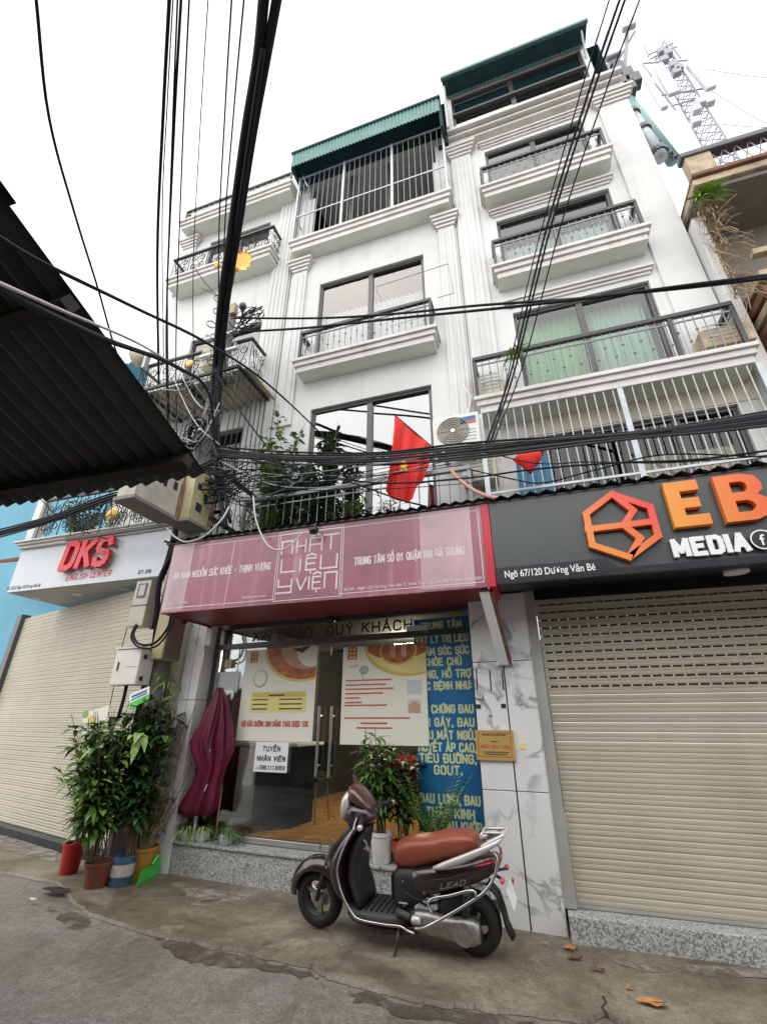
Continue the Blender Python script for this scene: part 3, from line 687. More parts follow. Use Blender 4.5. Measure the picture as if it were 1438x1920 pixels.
# cage on the first floor: single bars, two posts, one cross rail
zc0, zc1 = 3.2, zb3r-.01; me = baluster_mesh(zc1-zc0, .0085, 0, 'barw', 0); org = ORG[rh.name]; n = 29
ca, cb = -.30, x1b-.06
for i in range(n+1):
    x = ca+(cb-ca)*i/n
    link_mesh('cage_bar', me, rh, (x-org.x, Y3+.09-org.y, zc0-org.z))
for x in (1.42, ca, cb): MB().box(x-.03, Y3+.065, zc0, x+.03, Y3+.115, zc1).build('cage_post', M['steel'], rh)
MB().box(ca, Y3+.07, 4.02, cb, Y3+.085, 4.05).build('cage_rail', M['steel'], rh)
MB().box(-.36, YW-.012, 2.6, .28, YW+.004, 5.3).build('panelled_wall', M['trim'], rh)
slab(rh, -.36, 3.1, 2.95, 4.98, YW, .22)
# cornice, top floor glazing and roof
cor = MB()
for k, (e, h) in enumerate(((.14, .09), (.22, .08), (.30, .12))): cor.box(RX0+.02, YW-e, zc+.02+.09*k, RX1-.05, YW+.2, zc+.02+.09*k+h*.8)
cor.build('cornice', M['trim'], rh, bevel=.01)
z6 = zc+.32; zrr = XZ(828, 148, 4.9)[1]; xa, xb = XZ(828, 150, 4.9)[0], XZ(1102, 45, 4.9)[0]
YT = 5.24; z6 = 12.52
wall(rh, RX0+.05, 2.50, z6-.02, zrr-.03, YT, [(RX0+.17, 2.40, z6+.02, zrr-.08)], M['wall'], name='top_wall', back=.5)
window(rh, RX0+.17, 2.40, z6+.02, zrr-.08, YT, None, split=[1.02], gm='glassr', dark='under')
MB().box(RX0+.17, YT+.0, z6+.48, 2.40, YT+.06, z6+.55).build('transom', M['frame'], rh)
MB().box(RX0+.23, YT+.10, z6+.80, 2.34, YT+.12, zrr-.15).build('interior_shade_sheet', M['under'], rh)  # dark sheet painting the shade of the interior behind the upper glass
rf = MB().corr((xa, 4.9, zrr), (xb-xa, 0, 0), (0, 1.3, .1), (0, 0, 1), 34, .014).build('roof', M['green'], rh, fix=False)
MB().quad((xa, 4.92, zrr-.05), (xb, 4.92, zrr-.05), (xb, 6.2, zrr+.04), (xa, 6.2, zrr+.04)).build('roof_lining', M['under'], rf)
MB().box(xa-.02, 4.86, zrr-.04, xb+.02, 4.93, zrr+.05).build('roof_rim', M['green'], rf, bevel=.01)
MB().corr((xa+.05, YT-.04, zrr-.14), (xb-xa-.1, 0, 0), (0, 0, .1), (0, -1, 0), 40, .012).build('fascia_sheet', M['green'], rf, fix=False)
MB().tube([(xb-.1, 4.98, zrr-.08), (xb-.05, YW, zrr-1.0)], .02, 6).build('roof_brace', M['steel'], rf)
MB().tube([(xa+.02, 5.0, zrr-.1), (xa+.02, 5.05, zc)], .03, 8).build('downpipe', M['barw'], rh)

# ================================================================== left house (DKS sign)
lh = thing('townhouse', 'white townhouse on the left behind the cable pole with scrollwork balconies', 'house', (-5.6, 5.5, 0))
LX0, LX1 = -7.0, -3.83
l4 = (-6.3, -4.6, 10.5, XZ(500, 432, YW)[1]); 
l3 = (-6.0, -4.75, 7.1, XZ(410, 640, YW)[1]-.05)
wall(lh, LX0, LX1, 3.42, 13.2, YW, [(-6.2, -4.55, 10.4, 12.0), (-6.05, -4.35, 7.0, 8.75), (-6.0, -4.4, 4.1, 6.2)], M['wall'])
window(lh, -6.2, -4.55, 10.4, 12.0, YW, 'curtw', drop=.4); window(lh, -6.05, -4.35, 7.0, 8.75, YW, 'curtw', drop=.5)
window(lh, -6.0, -4.4, 4.1, 6.2, YW, None, gm='glassd', dark='dark')
# fluted strip beside the middle house
pilaster(lh, -4.28, -3.86, 5.6, 12.6, YW, 4, False)
def scroll(mb, x0, x1, y, z0, z1, n, r=.008, along='X', c0=0):
    """wrought iron S-scrolls between two rails"""
    w = (x1-x0)/n; h = z1-z0
    def pt(a, b): return (a, y, b) if along == 'X' else (c0, a, b)
    for i in range(n):
        cx = x0+w*(i+.5); s = 1 if i % 2 else -1
        for zz, sg in ((z0+h*.72, 1), (z0+h*.28, -1)):
            rr = min(w*.42, h*.2); pl = []
            for k in range(15):
                t = k/14; a = 2*PI*1.35*t+PI/2*sg; q = rr*(1-.72*t); pl.append(pt(cx+s*sg*q*cos(a), zz+q*sin(a)))
            mb.tube(pl, r, 4)
        mb.tube([pt(cx-s*w*.3, z0+h*.08), pt(cx-s*w*.12, z0+h*.35), pt(cx+s*w*.12, z0+h*.65), pt(cx+s*w*.3, z0+h*.92)], r, 4)
        mb.tube([pt(x0+w*i, z0), pt(x0+w*i, z1)], r, 4)
def scroll_balcony(x0, x1, zb, y0, h, sh=.26):
    b = slab(lh, x0, x1, zb, y0, YW, sh)
    z0 = zb+sh; m = MB(); m.box(x0+.04, y0+.03, z0+h, x1-.04, y0+.09, z0+h+.04); m.box(x0+.04, y0+.09, z0+h, x0+.09, YW, z0+h+.04); m.box(x1-.09, y0+.09, z0+h, x1-.04, YW, z0+h+.04)
    m.build('handrail', M['rail'], b)
    m = MB(); scroll(m, x0+.06, x1-.06, y0+.06, z0+.03, z0+h-.01, max(4, int((x1-x0)/.24)))
    scroll(m, y0+.08, YW-.02, 0, z0+.03, z0+h-.01, 2, along='Y', c0=x1-.065); scroll(m, y0+.08, YW-.02, 0, z0+.03, z0+h-.01, 2, along='Y', c0=x0+.065)
    m.build('scrollwork', M['iron'], b); return b, z0
a = XZ(303, 542, 5.08); b_ = XZ(520, 470, 5.08)
bal4, z4l = scroll_balcony(a[0], -4.1, XZ(400, 505, 5.08)[1], 5.08, .62)
bal3, z3l = scroll_balcony(a[0]+.15, -4.05, 6.72, 4.95, .72)
for p, q in ((lh, (372, 486)),):
    pass
g = XZ(405, 490, 5.05); MB().lathe([(.01, 0), (.07, .01), (.10, .03), (.05, .05)], (g[0], 5.08, g[1]), 12, 'Y').build('gold_rosette', M['gold'], bal4)
g = XZ(353, 678, 4.93); MB().lathe([(.01, 0), (.07, .01), (.09, .03), (.05, .05)], (g[0], 4.94, g[1]), 12, 'Y').build('gold_rosette', M['gold'], bal3)
MB().box(a[0]-.05, 4.9, 6.64, -4.0, 4.99, 6.98).build('cream_fascia', M['cream'], lh, bevel=.01)
# roof slab with parapet rail
za = XZ(330, 428, 5.1); zr5 = (za[1]+XZ(545, 345, 5.1)[1])/2
rs = slab(lh, za[0], -3.85, zr5, 5.1, YW+.3, .26, name='roof_slab')
railing(rs, za[0]+.1, -3.95, 5.2, YW+.3, zr5+.26, .42, step=.16, mt='barw', railmt='rail', sides='L')
pilaster(lh, LX0+.05, LX0+.4, 10.4, zr5-.36, YW, 2)
# iron cage in front of the first floor
CY, CZ0, CZ1 = 4.56, 3.95, 6.62; CXL, CXR = XZ(205, 760, CY)[0], -3.92
cfr = MB()
for z in (CZ0, CZ0+.75, CZ1): cfr.box(CXL, CY-.02, z-.025, CXR, CY+.02, z+.025); cfr.box(CXR-.025, CY, z-.025, CXR+.025, YW, z+.025)
cgr = cfr.build('cage_frame', M['iron'], lh, kind='stuff')
for x in (CXL+.7, CXL+1.5): MB().box(x-.02, CY+.02, CZ1-.03, x+.02, YW, CZ1+.02).build('cage_beam', M['iron'], lh)
me = baluster_mesh(CZ1-CZ0-.75, .008, 0, 'iron', 0); org = ORG[lh.name]
nb = 18
for i in range(nb+1): link_mesh('cage_bar', me, lh, (CXL+(CXR-CXL)*i/nb-org.x, CY-org.y, CZ0+.75-org.z))
for i in range(1, 8): link_mesh('cage_bar', me, lh, (CXR-org.x, CY+(YW-CY)*i/8-org.y, CZ0+.75-org.z))
# the cage roof has bars too, against the cream soffit
rbm = MB().tube([(0, 0, 0), (0, YW-CY, 0)], .008, 5).mesh('roof_bar', M['iron'])
for i in range(nb+1): link_mesh('cage_roof_bar', rbm, lh, (CXL+(CXR-CXL)*i/nb-org.x, CY-org.y, CZ1-.01-org.z))
MB().box(CXL-.05, CY+.12, CZ1+.05, CXR+.1, YW, CZ1+.10).build('cage_soffit', M['cream'], lh)
m = MB(); scroll(m, CXL+.05, CXR-.03, CY, CZ0+.03, CZ0+.72, 9); scroll(m, CY+.03, YW-.03, 0, CZ0+.03, CZ0+.72, 4, along='Y', c0=CXR)
m.build('scrollwork', M['iron'], lh)
# first-floor balcony parapet over the DKS sign
DY = 5.0
s0 = XZ(5, 1110, DY); s1 = XZ(275, 1085, DY); s2 = XZ(330, 993, DY); s3 = XZ(42, 1030, DY)
DX0, DX1, DZ0, DZ1 = s3[0], s2[0]-.06, (s0[1]+s1[1])/2, (s2[1]+s3[1])/2
bp = slab(lh, DX0-.1, DX1+.1, DZ1+.01, DY-.12, YW, .12, name='balcony')
m = MB(); scroll(m, DX0+.3, DX1, DY-.05, DZ1+.14, DZ1+.85, 12, r=.010); m.build('scrollwork', M['iron'], bp)
MB().box(DX0+.2, DY-.08, DZ1+.86, DX1, DY-.02, DZ1+.90).build('handrail', M['rail'], bp)
MB().box(DX0+.12, DY-.1, DZ1+.13, DX0+.28, DY+.06, DZ1+1.0).build('corner_post', M['trim'], bp, bevel=.01)
g = XZ(210, 965, DY-.08); MB().lathe([(.01, -.02), (.09, 0), (.12, .02), (.10, .04), (.12, .05), (.02, .06)], (g[0], DY-.11, g[1]), 10, 'Y').build('gold_rosette', M['gold'], bp)
for rr in (.17, .21, .25):
    MB().tube([(g[0]+rr*cos(t*PI/12), DY-.06, g[1]+rr*sin(t*PI/12)) for t in range(25)], .008, 4).build('ring', M['iron'], bp)
# ground floor: shutter opening
SA = PZ(0, 1557, .02); SB = PZ(105, 1588, .02); sd = (SB-SA); sd.z = 0; sd.normalize(); sn = Vector((sd.y, -sd.x, 0))
SL = SA-sd*1.78; SR = SA+sd*3.15
ztop = DZ0-.03
gf = MB()
gf.box(DX0+.1, DY+.12, DZ0+.01, DX1+.05, YW+.6, DZ1)
gf.build('sign_backing', M['cream'], lh)
sh = MB(); sh.obox(SL+Vector((0, 0, ztop/2)), sd*.11, sn*.08, Vector((0, 0, ztop/2))); sh.build('dark_jamb', M['ebpan'], lh, bevel=.01)
sh = MB(); sh.obox(SR+Vector((0, 0, ztop/2)), sd*.1, sn*.08, Vector((0, 0, ztop/2))); sh.build('jamb', M['cream'], lh, bevel=.01)
cx_ = (SL+SR)/2
MB().obox(cx_+Vector((0, 0, .05))+sn*.02, sd*((SR-SL).length/2-.1), sn*.10, Vector((0, 0, .05))).build('shutter_sill', M['ebblk'], lh, bevel=.008)
def slat_mesh(L, pitch, mt, name='slat'):
    pr = [(0, 0), (-.0045, pitch*.10), (-.006, pitch*.28), (-.0045, pitch*.44), (-.002, pitch*.49), (-.0045, pitch*.54), (-.006, pitch*.72), (-.0045, pitch*.88), (0, pitch*.97), (.006, pitch*.97), (.006, 0)]
    m = MB(); m.rings([[(x, y, z) for y, z in pr] for x in (0, L)]); return m.mesh(name, M[mt])
SLN = (SR-SL).length-.2
shd = thing('roller_shutter', 'closed beige roller shutter under the pale grey English centre sign', 'shutter', (SL+sd*.1+Vector((0, 0, .10))), rot=(0, 0, math.atan2(sd.y, sd.x)))
pitch = .066; me = slat_mesh(SLN, pitch, 'shut')
for i in range(int((ztop-.12)/pitch)): link_mesh('slat', me, shd, (0, 0, pitch*i))
link_mesh('bottom_bar', MB().box(0, -.025, -.03, SLN, .01, .001).mesh('bottom_bar', M['slot']), shd)

# ================================================================== blue house beyond, far left
bh = thing('blue_house', 'pale blue house with red tiled eave beyond the left shutter', 'house', (-10.5, 6.5, 0))
wall(bh, -18, -8.45, 0, 8.6, 7.4, [], M['paleblue'], back=2)
MB().corr((-8.3, 6.2, XZ(262, 700, 6.5)[1]+.1), (-8, 0, 0), (0, 1.2, .3), (0, 0, 1), 60, .03).build('roof_sheet', M['paleblue'], bh, fix=False)
m = MB(); rng = range(16)
t0 = PY(60, 975, 6.3)
for i in rng:
    for j in range(3):
        x = -8.6-.17*i; o = MB(); y = 6.5+.22*j; z = XZ(30, 1045, 6.4)[1]+.10*j
        link_mesh('roof_tile', MB().obox((0, 0, 0), (.08, 0, 0), (0, .13, .06), (0, -.02, .03)).mesh('roof_tile', M['redtile']) if i+j == 0 else bpy.data.meshes['roof_tile'], bh, (x+10.5, y-6.5, z))
MB().box(-12, 6.6, .0, -8.75, 7.39, 1.25).build('low_wall', M['oldwall'], bh)

# ================================================================== old house on the far right
oh = thing('old_house', 'weathered brown old house at the right edge with plants rooting in its eaves', 'house', (4.5, 5.5, 0))
OX = 3.02
za1 = XZ(1300, 300, 5.0)[1]
wall(oh, OX, 8, 2.5, 8.6, 5.9, [(4.3, 5.4, 6.3, 7.2)], M['oldwall'], back=2)
window(oh, 4.3, 5.4, 6.3, 7.2, 5.9, None, gm='glassd', dark='dark')
zE = XZ(1340, 318, 5.0)[1]
m = MB()
m.box(OX-.02, 4.95, zE-.07, 8, 6.1, zE); m.build('eave_slab', M['oldtrim'], oh, bevel=.01)
MB().box(OX-.02, 5.0, zE-.2, 8, 6.1, zE-.073).build('eave_moulding', M['oldlight'], oh, bevel=.01)
MB().box(OX-.02, 5.06, zE-.28, 8, 6.1, zE-.203).build('eave_soffit', M['oldwall'], oh, bevel=.01)
zP = zE+.42
MB().box(OX-.05, 4.95, zP, 8, 5.12, zP+.11).build('parapet_rail', M['ebpan'], oh, bevel=.02)
m = MB()
for i in range(26):
    x = OX+.35+.16*i
    m.tube([(x, 5.03, zE), (x+.14, 5.03, zP)], .009, 4); m.tube([(x+.14, 5.03, zE), (x, 5.03, zP)], .009, 4)
m.build('parapet_grille', M['lattice'], oh)
MB().box(OX, 4.98, zE, OX+.32, 5.12, zP).build('parapet_pier', M['oldlight'], oh)
zl = XZ(1420, 520, 5.1)[1]
for k, (z, mt) in enumerate(((zl, 'oldlight'), (zl-.22, 'oldtrim'), (zl-.42, 'oldlight'), (zl-.62, 'oldtrim'))):
    MB().box(OX+.25, 5.1+.05*k, z, 8, 6.0, z+.12).build('ledge', M[mt], oh, bevel=.01)
m = MB()
for i in range(14): x = OX+.5+.2*i; m.box(x-.03, 5.12, zl+.12, x+.03, 5.18, zl+.42)
m.box(OX+.3, 5.1, zl+.42, 8, 5.2, zl+.5); m.build('balustrade', M['oldlight'], oh)
MB().box(OX+.02, 5.45, 2.6, OX+.16, 5.62, zE-.2).build('corner_pipe', M['trim'], oh)
MB().box(2.96, 5.3, 2.6, OX-.03, 6.5, zE-.5).build('party_wall', M['wall'], oh)
# ================================================================== the middle shop front, set a few degrees askew to the house above
class Frame:
    def __init__(s, o, a): s.o = Vector(o); s.a = a; s.u = Vector((cos(a), sin(a), 0)); s.v = Vector((-sin(a), cos(a), 0))
    def w(s, x, y, z): return s.o+s.u*x+s.v*y+Vector((0, 0, z))
    def xz(s, px, py, y):
        d = ray(px, py); c = CO-s.o; t = (y-c.dot(s.v))/d.dot(s.v); p = c+d*t; return p.dot(s.u), p.z+s.o.z
    def thing(s, name, label, cat, x=0, y=0, z=0, group=None):
        o = thing(name, label, cat, s.w(x, y, z), group, (0, 0, s.a)); ORG[o.name] = Vector((x, y, z)); return o
SF = Frame((-.30, 4.58, 0), R(-4.6))
sx = lambda px, py, y=0: SF.xz(px, py, y)[0]
xPL0, xPL1 = sx(338, 1400), sx(362, 1300)       # left pillar
xPL0 = -3.93; xPL1 = -3.66
sf = SF.thing('glazed_entrance', 'glazed shop front between white marble pillars under the pink sign', 'entrance', -1.8, 0, 0)
HT = 2.62
def marble_panel(x0, x1, z0, z1, y=0, d=.04, par=sf): return MB().box(x0, y, z0, x1, y+d, z1).build('marble_panel', M['marble'], par, bevel=.003)
MB().box(-.29, .045, 0, .24, .5, HT).build('pillar_core', M['soil'], sf)
xs_ = sx(970, 1500)                                       # dark seam of the right pillar
for a, b in ((-.29, xs_-.006), (xs_+.006, .255)):
    for z0, z1 in ((.0, .93), (.936, 1.98), (1.986, HT)): marble_panel(a, b, z0, z1)
for z0, z1 in ((.0, .93), (.936, 1.98), (1.986, HT)): MB().box(.257, .0, z0, .262, .3, z1).build('marble_panel', M['marble'], sf)
MB().box(xPL0+.004, .045, 0, xPL1-.004, .6, HT).build('pillar_core', M['soil'], sf)
for a, b in ((xPL0, xPL0+.14), (xPL0+.146, xPL1)):
    for z0, z1 in ((.0, .75), (.756, 1.7), (1.706, HT)): marble_panel(a, b, z0, z1)
for z0, z1 in ((.0, .75), (.756, 1.7), (1.706, HT)): MB().box(xPL1-.003, .04, z0, xPL1+.002, .22, z1).build('marble_panel', M['marble'], sf)
# granite step with a paler tread
zS = SF.xz(430, 1612, 0.02)[1]; zS = .31
MB().box(xPL1+.01, .02, 0, -.295, .05, zS-.03).build('step_riser', M['granite'], sf, bevel=.004)
MB().box(xPL1+.01, .0, zS-.027, -.295, .5, zS).build('step_tread', M['granite'], sf, bevel=.006)
# room behind
FY = .22                                                 # glass plane
rm = MB(); rx0, rx1, ry1, rz1 = xPL1-.1, .1, 4.2, 2.75
rm.quad((rx0, FY+.3, zS), (rx0, ry1, zS), (rx0, ry1, rz1), (rx0, FY+.3, rz1)); rm.quad((rx1, FY+.3, zS), (rx1, ry1, zS), (rx1, ry1, rz1), (rx1, FY+.3, rz1))
rm.quad((rx0, ry1, zS), (rx1, ry1, zS), (rx1, ry1, rz1), (rx0, ry1, rz1)); rm.quad((rx0, .3, rz1), (rx1, .3, rz1), (rx1, ry1, rz1), (rx0, ry1, rz1))
rm.build('room_walls', M['room'], sf, fix=False)
flr = MB()
for i in range(24):
    for j in range(4): flr.box(rx0+.16*i+.001, .5+j*.95, zS-.02, rx0+.16*i+.159, .5+j*.95+.948, zS+.004)
flr.build('plank_floor', M['wood'], sf, kind='stuff'); MB().box(rx0, .5, zS-.06, rx1, ry1, zS-.021).build('subfloor', M['potd'], sf)
MB().box(-.295, FY-.02, zS, -.25, FY+.4, HT).build('jamb', M['frame'], sf)
# frames and glass
fm = MB(); xL = xPL1+.01; xR = -.295
zT = 2.33
fm.box(xL, FY-.03, zT-.03, xR, FY+.03, zT+.03); fm.box(xL, FY-.03, HT-.08, xR, FY+.03, HT)
fm.box(xL, FY-.03, zS, xL+.07, FY+.03, HT)
fm.build('door_frame', M['frame'], sf)
MB().box(xL+.075, FY-.035, zS, xL+.115, FY-.005, zT-.04).build('steel_strip', M['alum'], sf)
xD = SF.xz(612, 1400, FY)[0]; xA = SF.xz(412, 1500, FY)[0]; xB = SF.xz(800, 1500, FY)[0]
for nm, a, b in (('fixed_pane', xL+.12, xA-.004), ('door_leaf', xA+.004, xD-.006), ('door_leaf', xD+.006, xB-.004), ('fixed_pane', xB+.004, xR)):
    p = MB().box(a, FY-.006, zS+.01, b, FY+.006, zT-.035).build(nm, M['glassd'], sf)
    if nm == 'door_leaf':
        MB().box(a, FY-.02, zS+.005, b, FY+.02, zS+.06).build('patch_fitting', M['alum'], p, bevel=.006)
        hx = b-.07 if b < xD else a+.07
        h = MB(); h.tube([(hx, FY-.06, .95), (hx, FY-.06, 1.62)], .016, 8); h.tube([(hx, FY-.06, 1.05), (hx, FY, 1.05)], .01, 6); h.tube([(hx, FY-.06, 1.52), (hx, FY, 1.52)], .01, 6)
        h.build('pull_handle', M['alum'], p, smooth=40)
MB().box(xL, FY-.004, zT+.032, xR, FY+.004, HT-.082).build('transom_pane', M['glassd'], sf)
LYF = lambda y: Lay((0, y, 0))
tx = MB(); a = SF.xz(548, 1172, FY)[0]; b = SF.xz(760, 1162, FY)[0]
lettering(tx, LYF(FY-.008), 'XIN CHÀO  QUÝ KHÁCH', SF.xz(478, 1178, FY)[0], zT+.06, .10, width=SF.xz(772, 1165, FY)[0]-SF.xz(478, 1178, FY)[0], th=.2)
tx.build('transom_lettering', M['ink'], sf, kind='stuff')
MB().lathe([(.001, 0), (.05, .01), (.06, .04), (.04, .08), (.001, .1)], (xD+.02, FY-.1, HT-.12), 14, 'Z').build('dome_camera', M['black'], sf, smooth=True)
MB().box(xB-.16, FY-.03, zT-.01, xB+.08, FY-.008, zT+.09).build('shutter_motor_tag', M['paperm'], sf)
# lit lamp over the counter, seen through the right door leaf
lx, lz = SF.xz(735, 1192, 1.9)
MB().box(lx-.16, 2.4, 2.52, lx+.16, 2.55, 2.60).build('ceiling_lamp', emit('lamp_glow', (1, .86, .62), 190), sf)
cn = SF.thing('counter', 'pale reception counter standing inside behind the left door leaf', 'counter', SF.xz(440, 1545, .9)[0], .9, zS)
cx0 = SF.xz(432, 1545, .9)[0]; MB().box(cx0, .9, zS+.002, cx0+.22, 1.5, 1.18).build('body', M['curtw'], cn, bevel=.01)
MB().box(cx0-.05, .86, 1.183, cx0+.9, 1.54, 1.22).build('top', M['curtw'], cn, bevel=.008)
MB().box(cx0+.225, 1.0, zS+.002, cx0+.8, 1.5, 1.18).build('front_panel', M['dark'], cn)
ch = SF.thing('chair', 'thin-legged dark chair inside the shop near the door handles', 'chair', SF.xz(545, 1520, 1.3)[0], 1.3, zS)
hx = SF.xz(545, 1520, 1.3)[0]
for dx, dy in ((0, 0), (.36, 0), (0, .36), (.36, .36)): MB().tube([(hx+dx, 1.3+dy, zS), (hx+dx*.85+.02, 1.3+dy*.85+.02, zS+.45)], .012, 6).build('leg', M['alum'], ch)
MB().box(hx, 1.3, zS+.45, hx+.38, 1.7, zS+.49).build('seat', M['plast'], ch, bevel=.01)
MB().box(hx, 1.66, zS+.55, hx+.38, 1.7, zS+.9).build('backrest', M['plast'], ch, bevel=.01)
# soffit between sign and door
SY = 4.0
st0 = XZ(325, 1022, SY); st1 = XZ(900, 945, SY); sb0 = XZ(302, 1147, SY); sb1 = XZ(915, 1105, SY)
SX0, SX1, SZ0, SZ1 = (st0[0]+sb0[0])/2, (st1[0]+sb1[0])/2, (sb0[1]+sb1[1])/2, (st0[1]+st1[1])/2

# ------------------------------------------------------------------ pink sign
M['pink'] = mat('faded_hazy_crimson_print', (.32, .115, .15), .3, var=.42, vscale=.9, streak=.95, sscale=6, dirt=(.56, .45, .48))  # pale streaks mix real fading with sky haze painted into the colour
M['wfade'] = mat('faded_white_print', (.66, .56, .58), .5, var=.15, vscale=2)
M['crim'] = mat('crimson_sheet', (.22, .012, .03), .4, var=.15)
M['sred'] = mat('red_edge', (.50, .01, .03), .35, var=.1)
ps = thing('shop_sign', 'faded pink shop sign over the glazed shop front with white square lettering', 'sign', ((SX0+SX1)/2, SY, SZ0))
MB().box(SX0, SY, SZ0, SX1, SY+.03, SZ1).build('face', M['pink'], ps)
MB().box(SX1+.002, SY-.006, SZ0-.004, SX1+.075, SY+.5, SZ1+.03).build('red_edge', M['sred'], ps, bevel=.004)
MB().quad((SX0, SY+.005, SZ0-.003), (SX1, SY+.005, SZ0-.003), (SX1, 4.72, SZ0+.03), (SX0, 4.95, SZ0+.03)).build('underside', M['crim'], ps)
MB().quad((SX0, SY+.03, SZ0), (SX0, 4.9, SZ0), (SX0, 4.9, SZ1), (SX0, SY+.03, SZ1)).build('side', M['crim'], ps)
rfm = MB().corr((SX0-.12, SY-.06, SZ1+.03), (SX1-SX0+.2, 0, 0), (0, 1.5, .12), (0, 0, 1), 34, .014); rfm.build('top_sheet', M['canopy'], ps, fix=False)
MB().box(SX0-.1, SY-.02, SZ1+.001, SX1+.09, SY+.05, SZ1+.022).build('top_bar', M['black'], ps)
PL = Lay((SX0, SY, SZ0)); W_, H_ = SX1-SX0, SZ1-SZ0
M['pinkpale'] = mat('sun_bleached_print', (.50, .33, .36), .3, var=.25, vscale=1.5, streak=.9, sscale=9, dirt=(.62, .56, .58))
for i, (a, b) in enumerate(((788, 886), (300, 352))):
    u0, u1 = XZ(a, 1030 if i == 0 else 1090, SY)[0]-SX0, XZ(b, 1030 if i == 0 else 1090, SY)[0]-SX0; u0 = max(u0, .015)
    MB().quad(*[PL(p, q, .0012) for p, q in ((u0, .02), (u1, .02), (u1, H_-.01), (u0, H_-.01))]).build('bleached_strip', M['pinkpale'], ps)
u0 = XZ(432, 1060, SY)[0]-SX0; MB().quad(*[PL(p, q, .0012) for p, q in ((u0-.012, .02), (u0+.004, .02), (u0+.02, H_-.05), (u0+.008, H_-.05))]).build('crease', M['pinkpale'], ps)
t = MB()
def uvp(px, py): x, z = XZ(px, py, SY); return x-SX0, z-SZ0
draw(t, PL, [[(.03, .05), (W_-.03, .05), (W_-.03, H_-.06), (.03, H_-.06), (.03, .05)]], .008)
ba, bb_ = uvp(512, 1118)[0], uvp(640, 1110)[0]
for e in (0, .022): draw(t, PL, [[(ba+e, .03+e), (bb_-e, .03+e), (bb_-e, H_-.03-e), (ba+e, H_-.03-e), (ba+e, .03+e)]], .008)
t.build('border_lines', M['wfade'], ps)
# NHẤT / LIỆU / Y VIỆN in square strokes
t = MB(); bw = bb_-ba; X = lambda a: ba+.035+a*(bw-.07); Zr = lambda r, b: H_-.075-(r+1)*.205+b*.165
gl = []
def gx(r, pl): gl.extend([[(X(a), Zr(r, b)) for a, b in p] for p in pl])
gx(0, [[(.02, .0), (.02, .85), (.2, .85), (.2, .0)], [(.28, 0), (.28, .85)], [(.28, .42), (.43, .42)], [(.43, 0), (.43, .85)], [(.5, 0), (.5, .85), (.7, .85), (.7, 0)], [(.5, .42), (.7, .42)], [(.53, 1.0), (.6, 1.12), (.67, 1.0)], [(.72, .97), (.98, .97)], [(.85, .97), (.85, 0)]])
gx(1, [[(.04, .85), (.04, 0), (.28, 0)], [(.36, 0), (.36, .75)], [(.62, .75), (.46, .75), (.46, 0), (.62, 0)], [(.46, .4), (.6, .4)], [(.46, .92), (.54, 1.05), (.62, .92)], [(.54, -.2), (.54, -.14)], [(.7, .85), (.7, 0), (.96, 0), (.96, .85)]])
gx(2, [[(.02, .75), (.02, .3), (.24, .3)], [(.24, .75), (.24, -.1), (.0, -.1)], [(.32, .75), (.4, 0), (.48, .75)], [(.53, 0), (.53, .75)], [(.72, .75), (.59, .75), (.59, 0), (.72, 0)], [(.59, .4), (.7, .4)], [(.59, .92), (.655, 1.05), (.72, .92)], [(.655, -.2), (.655, -.14)], [(.78, 0), (.78, .95), (.97, .95), (.97, -.1)]])
draw(t, PL, gl, .019); t.build('square_lettering', M['wfade'], ps)
t = MB(); x0, y0 = uvp(325, 1086); x1, y1 = uvp(508, 1058)
lettering(t, PL, 'AN NAM NGUỒN SỨC KHỎE - THỊNH VƯỢNG', x0, (y0+y1)/2-.03, .075, width=x1-x0, th=.17)
x0, y0 = uvp(665, 1052); x1, y1 = uvp(870, 1030)
lettering(t, PL, 'TRUNG TÂM SỐ 01 QUẬN HAI BÀ TRƯNG', x0, (y0+y1)/2-.045, .075, width=x1-x0, th=.17); t.build('slogan_lettering', M['wfade'], ps, kind='stuff')
x0, y0 = uvp(645, 1098)
typed(ps, 'address_lettering', 'Số 69 - Ngõ 120 Đường Văn Bé, P. Vĩnh Tuy - Q. Hai Bà Trưng - Hà Nội', PL, x0, .075, .030, M['wfade'], width=uvp(902, 1080)[0]-x0)
x0, y0 = uvp(455, 1112); typed(ps, 'web_lettering', 'nhatlieuyvien.com', PL, x0, .085, .03, M['wfade'], width=uvp(500, 1108)[0]-x0)
x0, y0 = uvp(318, 1125); typed(ps, 'phone_lettering', '098.117.8959', PL, x0, .085, .03, M['wfade'], width=uvp(352, 1122)[0]-x0)
x, z = XZ(588, 995, SY-.1); sp = MB().lathe([(.001, -.03), (.04, -.03), (.055, .02), (.03, .03)], (x, SY-.10, z), 12)
sl_ = thing('spotlight', 'small dark spotlight clamped to the top edge of the pink sign', 'lamp', (x, SY-.1, SZ1)); sp.build('lamp_head', M['black'], sl_, smooth=True)
MB().tube([(x, SY-.1, z+.02), (x, SY-.02, SZ1+.05)], .012, 6).build('arm', M['black'], sl_)
# white strut from sign to pillar
a = PY(908, 1108, SY+.08); b = PY(945, 1243, 4.56)
stt = thing('strut', 'white flat strut bracing the pink sign against the marble pillar', 'strut', b)
d = (b-a).normalized(); s_ = Vector((1, 0, 0)); n_ = d.cross(s_).normalized()
MB().obox((a+b)/2, s_*.045, n_*.035, d*((b-a).length/2)).build('bar', M['white'], stt, bevel=.004)
MB().obox((a+b)/2+s_*.062-n_*.0, s_*.012, n_*.035, d*((b-a).length/2)).build('rusty_edge', M['oldtrim'], stt)
MB().box(b.x-.06, 4.535, b.z-.02, b.x+.08, 4.575, b.z+.02).build('foot_plate', M['white'], stt)

